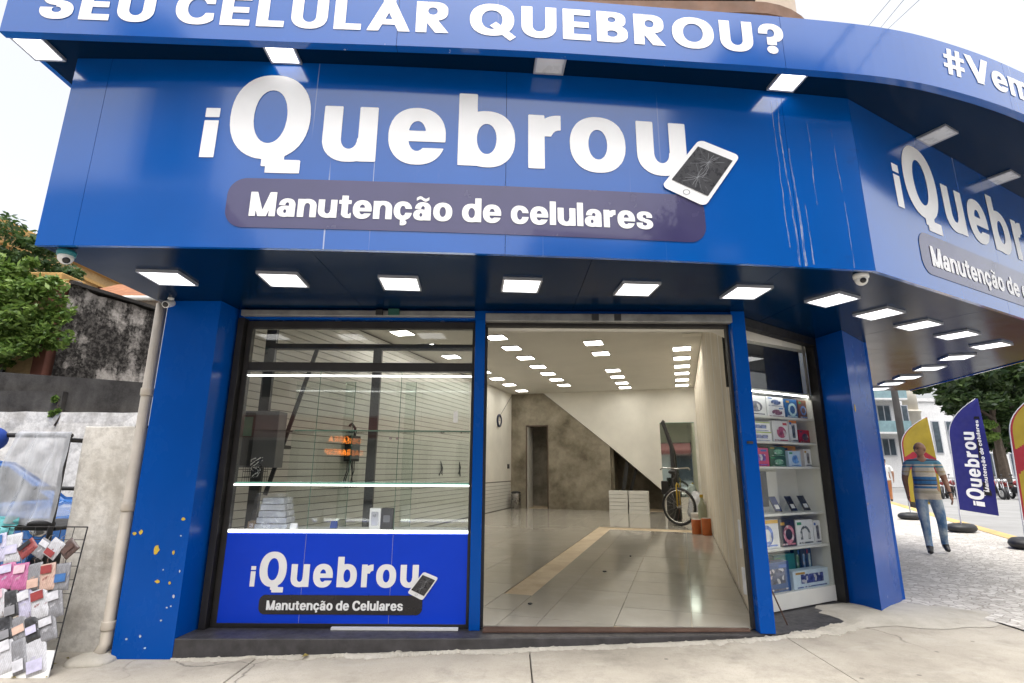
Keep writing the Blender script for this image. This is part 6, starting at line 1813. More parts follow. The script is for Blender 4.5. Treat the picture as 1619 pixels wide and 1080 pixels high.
rows = [
 (0.165, [('brown leather wallet hanging at the right of the top row', 'brown', 'brown', .11, .10, .75, 'wallet'), ('red and white wallet in the top row', 'white', 'red', .10, .12, -.5, 'wallet'), ('grey and black wallet in the top row', 'grey', 'white', .09, .12, -.5, 'wallet'), ('red and black wallet in the top row', 'red', 'black', .12, .09, .7, 'wallet'), ('white sock pack at the left of the top row', 'white', 'lavender', .11, .19, .15, None), ('blue sock pack at the far left of the top row', 'lavender', 'blue', .11, .19, .15, None), ('lavender sock pack at the far left end of the top row', 'lavender', 'white', .11, .19, .1, None)]),
 (0.375, [('grey and blue child sock pack at the right of the second row', 'grey', 'blue', .10, .17, .12, None), ('orange and red child sock pack in the second row', 'peach', 'red', .10, .17, .15, None), ('grey and peach sock pack in the second row', 'grey', 'peach', .10, .17, .15, None), ('bright pink sock pack in the second row, right', 'pink', 'pale pink', .10, .17, .15, None), ('bright pink sock pack in the second row, left', 'pink', 'lavender', .11, .17, .2, None), ('black sock pack in the second row', 'black', 'grey', .11, .17, .2, None), ('black sock pack at the left end of the second row', 'black', 'white', .11, .17, .2, None)]),
 (0.565, [('grey striped sock pack at the right of the third row', 'grey', 'white', .10, .17, .3, None), ('white sock pack with a red mark in the third row', 'white', 'red', .11, .18, .3, None), ('lavender white sock pack in the third row', 'lavender', 'white', .10, .18, .3, None), ('black sock pack in the third row', 'black', 'grey', .09, .17, .3, None), ('white sock pack at the left of the third row', 'white', 'pale pink', .12, .18, .3, None), ('dark sock pack at the far left of the third row', 'black', 'white', .11, .18, .3, None), ('pale sock pack at the left end of the third row', 'lavender', 'grey', .11, .18, .3, None)]),
 (0.735, [('grey and white sock pack at the right of the fourth row', 'grey', 'white', .11, .15, .35, None), ('black sock pack in the fourth row, right', 'black', 'lavender', .09, .15, .35, None), ('grey sock pack with pale toe in the fourth row', 'grey', 'peach', .10, .15, .35, None), ('black sock pack in the fourth row, middle', 'black', 'grey', .10, .15, .35, None), ('black sock pack with an orange card in the fourth row', 'black', 'orange', .10, .15, .35, None), ('white sock pack at the left of the fourth row', 'white', 'grey', .10, .15, .35, None), ('black sock pack at the left end of the fourth row', 'black', 'white', .10, .15, .35, None)]),
 (0.915, [('large white pack at the right of the bottom row', 'white', 'lavender', .13, .21, .3, None), ('grey pack in the bottom row', 'grey', 'white', .09, .20, .3, None), ('white pack in the middle of the bottom row', 'white', 'white', .12, .20, .3, None), ('pale blue pack in the bottom row', 'pale blue', 'white', .10, .20, .3, None), ('white pack at the left of the bottom row', 'white', 'grey', .12, .20, .3, None), ('lavender pack at the left end of the bottom row', 'lavender', 'white', .12, .20, .3, None)]),
]
for ri, (b, items) in enumerate(rows):
    a = 0.085 + (0.02 if ri == 4 else 0)
    for k, (lab, c1, c2, w, h, rot, kind) in enumerate(items):
        pack(lab, a + w / 2 - 0.05, b, w * 1.10, h * 1.12, rot * 1.1 + .04 * (k % 3), c1, c2, 0.013 if kind else 0.017, 'wallet' if kind else 'sock_pack', 'wallet' if kind else 'socks', 0.016 + 0.008 * (k % 2))
        a += w * 0.93 + 0.008
tag(link('price_board', MB().obox(rk(.36, .985, .012), aax, bax, nax, .36, .10, .004).mesh('price_board', M_PAPERWHITE)), 'white backing board along the foot of the wire rack', 'board')
# weeds and litter at the foot of the pier
L_DRY = leafmat('dry_leaf', (0.20, 0.15, 0.04), (0.35, 0.28, 0.08))
rnd = random.Random(12)
for k in range(22):
    x, y = rnd.uniform(-3.65, -2.95), rnd.uniform(4.02, 4.42)
    s = rnd.uniform(.012, .03); a = rnd.uniform(0, 6.28)
    mb = MB().add([(s * cos(a), s * sin(a), .004), (-.4 * s * sin(a), .4 * s * cos(a), .012), (-s * cos(a), -s * sin(a), .004), (.4 * s * sin(a), -.4 * s * cos(a), .010)], [(0, 1, 2, 3)])
    tag(link('fallen_leaf', mb.mesh('fallen_leaf', L_DRY), None, (x, y, gz(x) + .004)), 'small dry yellow leaf lying on the pavement at the foot of the pier', 'leaf', 'dry leaves by the pier')
x = -1.60; mb = MB().add([(.03, .01, .004), (0, .02, .02), (-.03, -.01, .006), (0, -.02, .012)], [(0, 1, 2, 3)])
tag(link('fallen_leaf', mb.mesh('fallen_leaf', L_DRY), None, (-1.52, 4.36, gz(-1.52) + .016), .6), 'single yellow leaf on the mortar in front of the showcase', 'leaf')
# ------------------------------------------------------------------ right: people
M_SKIN = mat('skin_tan', (0.30, 0.155, 0.095), 0.55, 0.12, 12)
M_SHOE = mat('dark_shoe', (0.018, 0.017, 0.018), 0.45, 0.2, 9)
def denim(name, a, b):
    n = N(name); v = n.co()
    f = n.ramp(n.noise(n.co(1, 1, .5), 6, 4), [(.4, 0.0), (.62, 1.0)])
    n.base(n.mix(f, a, b)); n.rough(.85); n.bump(n.noise(v, 18, 5), .6, .02)
    return n.m
def head_mesh(look, scale):
    """skull, jaw, nose, brow, ears; turned about the neck"""
    mb = MB().sphere((0, 0, 0), .076, .096, .112, 28, 20)
    def sh(p):
        x, y, z = p
        if z < 0:                                   # jaw narrows and comes forward
            k = 1 + z * 2.6; x *= max(.62, k); y = y * max(.80, 1 + z * 1.2) - .012 * (-z / .112)
        if y < -.03:                                # face: brow ridge, eye hollows, lips
            e = math.exp(-((z - .012) / .014) ** 2) * math.exp(-((abs(x) - .032) / .018) ** 2); y += .012 * e
            y -= .006 * math.exp(-((z - .034) / .012) ** 2)
            y -= .007 * math.exp(-((z + .058) / .013) ** 2) * math.exp(-(x / .026) ** 2)
            y -= .008 * math.exp(-((z + .098) / .016) ** 2) * math.exp(-(x / .03) ** 2)
        return (x, y, z)
    mb.v = [sh(p) for p in mb.v]
    mb.sphere((0, -.100, -.020), .015, .020, .022, 12, 8)
    for g in (-1, 1): mb.sphere((g * .078, .006, -.006), .012, .022, .032, 12, 8)
    M = Matrix.Translation((0, -.018, 1.612)) @ Matrix.Rotation(look, 4, 'Z')
    mb.v = [tuple((M @ Vector(p)) * scale) for p in mb.v]
    return mb.mesh('head', M_SKIN, True)
def person(label, loc, rz, joints, shirt, legs, shoe, skin, hem, sleeve, name='person', scale=1.0, foot_z=0.075, look=0.0, voxel=0.0065):
    """one continuous skinned body; cloth regions are chosen by bone and height"""
    me = bpy.data.meshes.new('body'); bm = bmesh.new(); sl = bm.verts.layers.skin.verify()
    V = {}
    for k, (co, r, par) in joints.items():
        v = bm.verts.new(Vector(co) * scale); v[sl].radius = (r[0] * scale, r[1] * scale); v[sl].use_root = (k == 'pelvis'); V[k] = v
    for k, (co, r, par) in joints.items():
        if par: bm.edges.new((V[par], V[k]))
    bm.to_mesh(me); bm.free()
    o = bpy.data.objects.new('body', me); COL.objects.link(o)
    sk = o.modifiers.new('skin', 'SKIN'); sk.use_smooth_shade = True; sk.branch_smoothing = 0.3
    sb = o.modifiers.new('sub', 'SUBSURF'); sb.levels = 2; sb.render_levels = 2
    dg = bpy.context.evaluated_depsgraph_get(); dg.update()
    nm = bpy.data.meshes.new_from_object(o.evaluated_get(dg))
    bpy.data.objects.remove(o)
    # head modelled apart, fused with the body into one surface
    bm = bmesh.new(); bm.from_mesh(nm)
    hd = head_mesh(look, scale); bm.from_mesh(hd)
    fm = bpy.data.meshes.new('fused'); bm.to_mesh(fm); bm.free()
    o = bpy.data.objects.new('fused', fm); COL.objects.link(o)
    rm = o.modifiers.new('remesh', 'REMESH'); rm.mode = 'VOXEL'; rm.voxel_size = voxel
    so = o.modifiers.new('smooth', 'SMOOTH'); so.factor = .5; so.iterations = 2
    dg = bpy.context.evaluated_depsgraph_get(); dg.update()
    nm = bpy.data.meshes.new_from_object(o.evaluated_get(dg))
    bpy.data.objects.remove(o)
    nm.name = 'body'
    nm.materials.clear()
    for m in (skin, shirt, legs, shoe): nm.materials.append(m)
    bones = []
    for k, (co, r, par) in joints.items():
        if par: bones.append((Vector(joints[par][0]) * scale, Vector(co) * scale, k))
    def region(p):
        best = None
        for a, b, k in bones:
            t = max(0, min(1, (p - a).dot(b - a) / max(1e-9, (b - a).length_squared)))
            dd = (p - a.lerp(b, t)).length
            if best is None or dd < best[0]: best = (dd, k, t)
        k, t = best[1], best[2]
        if any(s in k for s in ('ankle', 'toe', 'heel')): return 3 if p.z < foot_z * 1.5 * scale or 'toe' in k or 'heel' in k else 2
        if any(s in k for s in ('knee', 'hip', 'calf')): return 2 if p.z < hem * scale else 1
        if any(s in k for s in ('elbow',)): return 1 if t < sleeve else 0
        if any(s in k for s in ('wrist', 'hand', 'fing', 'thumb', 'head', 'neck', 'nose', 'jaw', 'ear', 'face')): return 0 if not ('neck' in k and t < .25) else 1
        return 2 if p.z < hem * scale else 1
    for pg in nm.polygons:
        pg.material_index = region(pg.center); pg.use_smooth = True
    t = thing(name, label, 'person', loc, rz)
    link('body', nm, t, local=True)
    return t
def hand(J, side, w, d, sgn):
    """palm, four fingers and thumb hanging from wrist w along d"""
    w, d = Vector(w), Vector(d).normalized(); s = side
    fr = Vector((0, -1, 0))
    pm = w + d * .055
    J['hand_' + s] = (pm, (.034, .018), 'wrist_' + s)
    kn = w + d * .095
    for i, (off, L) in enumerate(((.028, .062), (.010, .070), (-.009, .066), (-.027, .052))):
        b = kn + fr * off
        J['fing%d_a_%s' % (i, s)] = (b, (.0095, .0095), 'hand_' + s)
        J['fing%d_b_%s' % (i, s)] = (b + d * L * .55 + Vector((-sgn * .010, 0, 0)), (.0085, .0085), 'fing%d_a_%s' % (i, s))
        J['fing%d_c_%s' % (i, s)] = (b + d * L * .95 + Vector((-sgn * .028, 0, 0)), (.007, .007), 'fing%d_b_%s' % (i, s))
    J['thumb_a_' + s] = (w + d * .045 + fr * .038 + Vector((-sgn * .01, 0, 0)), (.0105, .0105), 'hand_' + s)
    J['thumb_b_' + s] = (w + d * .088 + fr * .052 + Vector((-sgn * .022, 0, 0)), (.008, .008), 'thumb_a_' + s)
def body_joints(stride=1.0, look=0.0, belly=1.0):
    J = {}
    J['pelvis'] = ((0, 0, .90), (.178, .135), None)
    J['belly'] = ((0, -.02, 1.06), (.180 * (1 + .05 * belly), .138 + .03 * belly), 'pelvis')
    J['chest'] = ((0, 0, 1.25), (.190, .130), 'belly')
    J['upperchest'] = ((0, .015, 1.39), (.140, .088), 'chest')
    J['neck'] = ((0, .01, 1.475), (.058, .058), 'upperchest')
    J['head_base'] = ((.0, -.012, 1.55), (.052, .056), 'neck')
    for s, g in (('l', 1), ('r', -1)):
        J['shoulder_' + s] = ((g * .20, .012, 1.395), (.074, .072), 'upperchest')
    # arms
    J['elbow_l'] = ((.262, .05, 1.135), (.047, .047), 'shoulder_l'); J['wrist_l'] = ((.282, -.10, .905), (.027, .025), 'elbow_l')
    J['elbow_r'] = ((-.255, .085, 1.135), (.047, .047), 'shoulder_r'); J['wrist_r'] = ((-.25, .06, .90), (.027, .025), 'elbow_r')
    hand(J, 'l', J['wrist_l'][0], (.08, -.22, -1), 1); hand(J, 'r', J['wrist_r'][0], (0, -.05, -1), -1)
    f = .5 * stride
    J['hip_l'] = ((.095, -.005, .86), (.105, .108), 'pelvis'); J['hip_r'] = ((-.095, .0, .86), (.105, .108), 'pelvis')
    J['knee_l'] = ((.12, -.10 * f - .02, .495), (.068, .07), 'hip_l'); J['ankle_l'] = ((.13, .24 * f, .115), (.047, .05), 'knee_l')
    J['knee_r'] = ((-.10, -.20 * f, .50), (.068, .07), 'hip_r'); J['ankle_r'] = ((-.095, -.26 * f, .085), (.047, .05), 'knee_r')
    J['toe_l'] = ((.15, .24 * f - .15, .045), (.042, .03), 'ankle_l'); J['heel_l'] = ((.13, .24 * f + .05, .075), (.036, .034), 'ankle_l')
    J['toe_r'] = ((-.115, -.26 * f - .17, .04), (.042, .03), 'ankle_r'); J['heel_r'] = ((-.095, -.26 * f + .05, .042), (.036, .034), 'ankle_r')
    return J
TEALC, BLUEC, CREAMC, DKC = (0.10, 0.26, 0.36), (0.04, 0.16, 0.34), (0.56, 0.50, 0.40), (0.05, 0.07, 0.11)
st = [(0.0, CREAMC), (.10, (0.42, 0.38, 0.28)), (.17, CREAMC), (.22, BLUEC), (.27, CREAMC), (.30, DKC), (.33, BLUEC), (.40, DKC), (.43, BLUEC), (.50, CREAMC), (.60, (0.46, 0.38, 0.24)), (.64, CREAMC), (.72, TEALC), (.76, CREAMC), (.80, TEALC), (.88, DKC), (.92, TEALC)]
man = person('man in a striped polo shirt and faded jeans walking along the mosaic pavement', (6.72, 8.86, 0.137), radians(-30), body_joints(1.0, -0.75), striped('striped_polo', st), denim('faded_denim', (0.07, 0.16, 0.30), (0.40, 0.46, 0.50)), M_SHOE, M_SKIN, .82, .72, look=-0.75)
link('watch', MB().torus((.281, -.085, .925), (.12, -.5, -1), .032, .011, 16, 6).mesh('watch', M_SHOE, True), man, local=True)
for s_ in (-1, 1):
    q = Matrix.Translation((0, -.018, 1.612)) @ Matrix.Rotation(-0.75, 4, 'Z') @ Vector((s_ * .031, -.083, .014))
    link('eye', MB().sphere(q, .013, .013, .008, 10, 8).mesh('eye', M_SHOE, True), man, local=True)
M_HAIR = mat('grey_stubble_hair', (0.13, 0.10, 0.085), 0.9, 0.4, 40)
jw = body_joints(.7, .6, 0)
wk = person('distant walker in a white shirt beyond the blue pillar', (15.4, 22.4, 0.137), radians(150), jw, mat('white_shirt', (0.68, 0.68, 0.66), .8, .15, 9), mat('orange_shorts', (0.42, 0.17, 0.07), .8, .2, 9), M_SHOE, M_SKIN, .86, .72, look=.6, voxel=.01)
link('hair', MB().sphere((0, .0, 1.665), .082, .104, .072, 14, 10).mesh('hair', M_SHOE, True), wk, local=True)

# ------------------------------------------------------------------ feather flags with rubber feet
M_FLAGB = mat('navy_flag_cloth', (0.012, 0.014, 0.16), 0.75, 0.15, 4)
M_FLAGY = mat('yellow_flag_cloth', (0.34, 0.25, 0.02), 0.75, 0.15, 4)  # cloth colour lowered to carry the shade the flags stand in
M_FLAGR = mat('red_flag_cloth', (0.30, 0.015, 0.03), 0.75, 0.15, 4)
M_POLEW = mat('white_fibre_pole', (0.62, 0.62, 0.66), 0.4, 0.1, 4)
def flag(label, foot, H, wbot, wtop, z0, rz, cloth, kind, lean=0.0):
    t = thing('feather_flag', label, 'flag', foot, rz, 'feather flags along the kerb')
    def edge(z):
        q = (z - z0) / (H - z0)
        return lean * z / H + 0.02 * q + (0.86 * wtop * max(0, (q - .64) / .36) ** 2.3)
    pts = [(lean * z / H, 0, z) for z in (0.02, z0 * .5, z0)] + [(edge(z), 0, z) for z in [z0 + (H - z0) * q / 24 for q in range(1, 25)]]
    link('pole', MB().tube(pts, [0.014 - 0.008 * k / len(pts) for k in range(len(pts))], 8).mesh('pole', M_POLEW, True), t, local=True)
    nz, nx = 96, 24
    def w_at(q):
        w = wbot + (wtop - wbot) * min(1, q / .6)
        return max(0.015, w - 0.86 * wtop * max(0, (q - .64) / .36) ** 2.3 - .10 * wtop * max(0, (q - .5) / .5))
    def P(a, q, d=0.0):
        z = z0 + (H - z0) * q; zz = z
        x = edge(zz) + w_at(q) * a + 0.012
        y = 0.05 * sin(a * 2.6 + q * 3) * a + 0.025 * noise.noise((a * 2, q * 5, H)) * a + d
        return (x, y, z + (-.10 * a if q < .02 else -.10 * a * (1 - q)) )
    vs = []; fs = []; mi = []
    mb = MB()
    for side in (0, .004):
        for j in range(nz + 1):
            for i in range(nx + 1): vs.append(P(i / nx, j / nz, side))
    W = nx + 1; o = W * (nz + 1)
    for j in range(nz):
        for i in range(nx):
            a, q = (i + .5) / nx, (j + .5) / nz
            if kind == 'blue': m = 0
            else: m = 1 if (abs(q - (.42 + .10 * sin(a * 3.0))) < .09 or a < .04 or q > .985) else 0
            fs.append((j * W + i, j * W + i + 1, (j + 1) * W + i + 1, (j + 1) * W + i)); mi.append(m)
            fs.append((o + j * W + i, o + (j + 1) * W + i, o + (j + 1) * W + i + 1, o + j * W + i + 1)); mi.append(m)
    me = MB().add(vs, fs); me.mi = mi
    sail = link('sail', me.mesh('sail', cloth, True), t, local=True)
    if kind == 'blue':
        hh = H - z0
        fnb = lambda a, b, d: P(b, a, -.006)
        x = .06
        for ch, w, h in (('i', .035, .34), ('Q', .095, .50), ('u', .07, .44), ('e', .07, .44), ('b', .07, .44), ('r', .05, .44), ('o', .07, .44), ('u', .07, .44)):
            W_, loops = glyph(ch)
            L = [[(x + p[0] / W_ * w, .50 - p[1] * h * .62) for p in l] for l in loops]
            L = [[(p[0], 1 - p[1] - .08) for p in l] for l in loops and [[(x + p[0] / W_ * w, .60 - p[1] * h * .85 + .0) for p in l] for l in loops]]
            L = [[(p[0], p[1]) for p in l] for l in L]
            mbx_ = MB().slab([[(p[0], 1 - p[1]) for p in l] for l in L], fnb, 0)
            l_ = link('letter', mbx_.mesh('letter', M_WHITE), t, local=True)
            x += w + .016
        bar = [[(.16, .70), (.84, .70), (.84, .90), (.16, .90)]]
        link('dark_bar', MB().slab([[(p[0] , p[1]) for p in bar[0]]], lambda a, b, d: P(b, a, -.006), 0).mesh('dark_bar', M_BLACKVINYL), t, local=True)
        x = .19; tx = 'Manutenção de celulares'
        tot = sum((.30 if c == ' ' else GLY[c][0] + .12) for c in tx)
        for c in tx:
            if c == ' ': x += .30 / tot * .62; continue
            W_, loops = glyph(c); w = GLY[c][0] / tot * .62
            link('letter', MB().slab([[(x + p[0] / W_ * w, .845 - p[1] * .10) for p in l] for l in loops], lambda a, b, d: P(b, a, -.009), 0).mesh('letter', M_WHITE), t, local=True)
            x += (GLY[c][0] + .12) / tot * .62
    return t
flag('navy feather flag with white iQuebrou lettering behind the walking man', (9.60, 11.85, 0.137), 2.80, 0.62, 0.62, 0.46, radians(-35), M_FLAGB, 'blue', .08)
flag('yellow and red feather flag behind the man’s head', (10.62, 14.7, 0.137), 2.66, 0.68, 0.70, 0.46, radians(-35), [M_FLAGY, M_FLAGR], 'yellow', .04)
flag('yellow and red feather flag cut by the right picture edge', (8.70, 9.45, 0.137), 2.70, 0.62, 0.72, 0.46, radians(-35), [M_FLAGY, M_FLAGR], 'yellow', .10)
def foot(label, loc, rz):
    t = thing('flag_weight', label, 'weight', loc, rz, 'black weights of the flags')
    mb = MB().torus((0, 0, .088), (0, 0, 1), .165, .125, 28, 12, .70)
    mb.v = [(x * (1.15 + .06 * noise.noise((x * 4, y * 4, 0))), y * (.8 + .06 * noise.noise((x * 4, y * 4, 3))), z) for x, y, z in mb.v]
    link('ring', mb.mesh('ring', M_RUBBER, True), t, local=True)
    mb = MB()
    mb.obox((0, 0, .018), (1, 0, 0), (0, 1, 0), (0, 0, 1), .28, .02, .006)
    mb.obox((0, 0, .019), (0, 1, 0), (1, 0, 0), (0, 0, 1), .20, .02, .0055)
    link('cross_base', mb.mesh('cross_base', M_DARKSTEEL), t, local=True)
foot('black water weight under the navy flag', (9.60, 11.85, 0.137), .3)
foot('black water weight partly hidden behind the walking man', (10.62, 14.7, 0.137), .1)
foot('black water weight at the right picture edge', (8.70, 9.45, 0.137), .5)

# ------------------------------------------------------------------ far side of the side street
M_WB = stained('far_white_render', (0.72, 0.72, 0.72), (0.50, 0.50, 0.51), .22, .5)
M_FWIN = mat('far_window', (0.06, 0.08, 0.10), .15, .3, 3)
M_BALC = mat('balcony_glass', (0.22, 0.33, 0.36), .15, .2, 3)
def far_building(label, x0, x1, y, h, wins, name='far_building', dep=8, mat_=None, balc=()):
    t = thing(name, label, 'building', ((x0 + x1) / 2, y, 0))
    link('wall', MB().box(x0, x1, y, y + dep, 0, h).mesh('wall', mat_ or M_WB), t)
    link('parapet', MB().box(x0 - .1, x1 + .1, y - .12, y + dep + .1, h + .001, h + .3).mesh('parapet', mat_ or M_WB), t)
    for (a, b, c, d_) in wins:
        w = link('window', MB().box(a - .08, b + .08, y - .06, y - .002, c - .08, d_ + .08).mesh('window', M_LAMPFRAME), t)
        link('pane', MB().box(a, b, y - .07, y - .061, c, d_).mesh('pane', M_FWIN), w)
        if b - a > .9: link('mullion', MB().box((a + b) / 2 - .04, (a + b) / 2 + .04, y - .085, y - .071, c, d_).mesh('mullion', M_LAMPFRAME), w)
    for (a, b, c) in balc:
        s_ = link('balcony', MB().box(a, b, y - 1.1, y - .001, c, c + .14).mesh('balcony', mat_ or M_WB), t)
        link('balustrade', MB().box(a, b, y - 1.1, y - 1.05, c + .141, c + 1.05).mesh('balustrade', M_BALC), s_)
    return t
far_building('white apartment block with glass balconies seen just right of the blue pillar', 27.0, 33.3, 45, 12.0, [(29.6 + 1.5 * i, 30.6 + 1.5 * i, z, z + 1.3) for i in range(3) for z in (2.6, 5.4, 8.2)], balc=[(29.2, 33.0, 4.3), (29.2, 33.0, 7.1)])
far_building('white building with tall narrow windows behind the flags', 33.6, 39.5, 47.5, 7.4, [(35.0 + 1.25 * i, 35.55 + 1.25 * i, 2.9, 5.6) for i in range(4)])
tw = thing('round_tower', 'cream cylindrical tower between the white buildings', 'tower', (34.2, 46.2, 0))
link('shaft', MB().lathe([(1.15, 0), (1.15, 6.2), (1.25, 6.25), (1.25, 6.4)], (34.3, 46.3, 0), 28).mesh('shaft', mat('tower_cream', (0.60, 0.56, 0.48), .8, .1, 2), True), tw)
link('shaft', MB().lathe([(1.05, 6.41), (1.05, 9.5)], (34.3, 46.3, 0), 28).mesh('shaft', mat('tower_cream', (0.60, 0.56, 0.48), .8, .1, 2), True), tw)
link('band', MB().lathe([(1.2, 4.0), (1.2, 4.15)], (34.3, 46.3, 0), 28).mesh('band', M_LAMPFRAME, True), tw)
M_SHRED = mat('shop_front_red', (0.35, 0.05, 0.05), .6)
far_building('low pale shop row under the trees at the far right', 40.2, 60, 50, 3.4, [(41 + 2.6 * i, 42.8 + 2.6 * i, .9, 2.9) for i in range(6)])
far_building('pale grey tower block rising beyond the trees', 44, 56, 75, 17, [(45 + 1.8 * i, 46.1 + 1.8 * i, 5 + 2.8 * j, 6.4 + 2.8 * j) for i in range(6) for j in range(4)])
big = dict(leaf=L_DARK, size=.26)
tree('big dark leafy tree over the side street, nearest the flags', (31.6, 36, 0), 7.0, [(0.6, 0, 8.3, 3.0, 2.2, 1.6, 2600), (0, 0, 6.6, 2.6, 2.2, 1.5, 2400), (-2.8, 0, 7.2, 1.8, 1.6, .9, 1000), (1.6, 0, 5.0, 1.8, 1.6, 1.5, 1700), (-.4, -.5, 4.7, 1.0, 1.0, .9, 600)], L_DARK, .27, 31, 'street trees across the road', r0=.28)
tree('big dark leafy tree over the side street, second', (34.2, 38, 0), 7.0, [(0, 0, 6.0, 2.8, 2.2, 1.8, 2600), (-1.4, -1, 4.2, 1.6, 1.4, 1.2, 1300), (2.2, 0, 5.4, 2.2, 1.8, 2.4, 1800), (1.2, 0, 3.4, 1.8, 1.4, 1.0, 1000)], L_DARK, .27, 32, 'street trees across the road', r0=.26)
tree('big dark leafy tree over the side street at the picture edge', (28.7, 31.6, 0), 6.6, [(0.8, 0, 7.6, 2.4, 2.0, 1.5, 2200), (0, 0, 5.9, 2.2, 2.0, 1.5, 2200), (-1.3, 0, 5.4, 1.2, 1.2, .9, 900), (.3, 0, 4.2, 1.4, 1.2, .9, 900)], L_DARK, .25, 33, 'street trees across the road', r0=.3)
tree('broad street tree with a pale trunk filling the gap beside the navy flag', (31.2, 33, 0), 6.5, [(0.4, 0, 7.2, 2.4, 2.0, 1.6, 2200), (0, 0, 5.2, 2.2, 2.0, 1.6, 2200), (-1.2, 0, 3.7, 1.4, 1.2, 1.0, 1200), (1.0, 0, 3.3, 1.4, 1.2, .9, 1000)], L_MID, .22, 36, 'street trees across the road', r0=.24)
tree('slender bright green tree in front of the dark street trees', (28.3, 31.0, 0), 4, [(0, 0, 3.6, .9, .8, .7, 800)], L_BRIGHT, .15, 34, r0=.1)
WIRES = [((11.4, 14, 15.29), (8.0, 9, 11.13)), ((11.84, 14, 15.3), (8.35, 9, 11.22)), ((12.94, 15, 16.21), (8.74, 9, 11.22))]
up = thing('utility_pole', 'grey concrete utility pole with crossarm right of the blue pillar', 'pole', (14.58, 20.0, 0))
link('shaft', MB().tube([(14.58, 20, -.1), (14.58, 20, 9.2)], [.13, .09], 12).mesh('shaft', mat('pole_concrete', (0.075, 0.072, 0.07), .9, .2, 3), True), up)
link('crossarm', MB().box(13.6, 15.5, 19.85, 19.95, 8.5, 8.6).mesh('crossarm', M_BARK), up)
link('transformer', MB().lathe([(.28, 6.6), (.3, 6.65), (.3, 7.5), (.25, 7.6)], (14.58, 19.55, 0), 16).mesh('transformer', M_GREYBOX, True), up)
for k, (a_, b_) in enumerate(WIRES):
    a_, b_ = Vector(a_), Vector(b_)
    a2, b2 = a_ + (a_ - b_) * 1.0, b_ + (b_ - a_) * 1.5
    tag(link('overhead_wire', MB().tube([a2.lerp(b2, q / 12) for q in range(13)], .007, 5).mesh('overhead_wire', M_RUBBER)), ['thin overhead wire in the white sky above the fascia, left of three', 'thin overhead wire in the white sky above the fascia, middle of three', 'thin overhead wire in the white sky above the fascia, right of three'][k], 'wire', 'overhead wires')

# motorcycles in a row
def motorcycle():
    t = thing('motorcycle', 'm', 'motorcycle', (0, 0, 0))
    for x in (-.63, .63):
        w = link('wheel', MB().torus((x, 0, .30), (0, 1, 0), .24, .06, 20, 8).mesh('wheel', M_RUBBER, True), t, local=True)
        link('rim', MB().lathe([(.17, -.03), (.17, .03)], (x, 0, .30), 14, (0, 1, 0)).mesh('rim', M_CHROME), w, local=True)
    mb = MB().sphere((-.08, 0, .80), .26, .14, .14, 12, 8)
    link('tank', mb.mesh('tank', M_SHRED, True), t, local=True)
    link('engine', MB().box(-.25, .22, -.13, .13, .30, .62).mesh('engine', M_DARKSTEEL), t, local=True, bevel=.04)
    link('seat', MB().sphere((.38, 0, .80), .36, .13, .07, 12, 6).mesh('seat', M_RUBBER, True), t, local=True)
    mb = MB()
    for s_ in (-.09, .09): mb.tube([(-.63, s_, .30), (-.42, s_, .98)], .022, 6)
    link('fork', mb.mesh('fork', M_CHROME), t, local=True)
    link('handlebar', MB().tube([(-.26, -.36, 1.03), (-.40, -.15, 1.04), (-.40, .15, 1.04), (-.26, .36, 1.03)], .016, 6).mesh('handlebar', M_DARKSTEEL), t, local=True)
    link('headlight', MB().sphere((-.55, 0, .92), .09, .10, .10, 10, 6).mesh('headlight', M_CHROME, True), t, local=True)
    link('mudguard', MB().box(.55, .98, -.07, .07, .58, .63).mesh('mudguard', M_SHRED), t, local=True, bevel=.02)
    link('exhaust', MB().tube([(-.1, -.16, .32), (.3, -.17, .28), (.8, -.18, .38)], .04, 8).mesh('exhaust', M_CHROME, True), t, local=True)
    mb = MB()
    for s_ in (-1, 1): mb.tube([(-.32, s_ * .30, 1.04), (-.30, s_ * .33, 1.18)], .008, 5); mb.sphere((-.30, s_ * .33, 1.21), .015, .05, .035, 8, 6)
    link('mirror', mb.mesh('mirror', M_DARKSTEEL), t, local=True)
    KIDS[t] = list(t.children); 
    for c in t.children: KIDS[c] = list(c.children)
    return t
mt = motorcycle()
spots = [(22.3, 28.2), (22.95, 28.4), (24.9, 28.3), (25.4, 28.15), (25.9, 28.0), (26.35, 27.8), (26.8, 27.6), (27.2, 27.4)]
labs = ['motorcycle parked across the road left of the navy flag, left of two', 'motorcycle parked across the road left of the navy flag, right of two'] + ['motorcycle in the row across the road right of the navy flag, %s from the flag' % ORD[i] for i in range(6)]
for i, (x, y) in enumerate(spots):
    m = mt if i == 0 else copy_tree(mt)
    m.location = (x, y, -0.02); m.rotation_euler = (0, 0, radians(62 + 9 * ((i * 37) % 5 - 2)))
    tag(m, labs[i], 'motorcycle', 'motorcycles parked across the road')

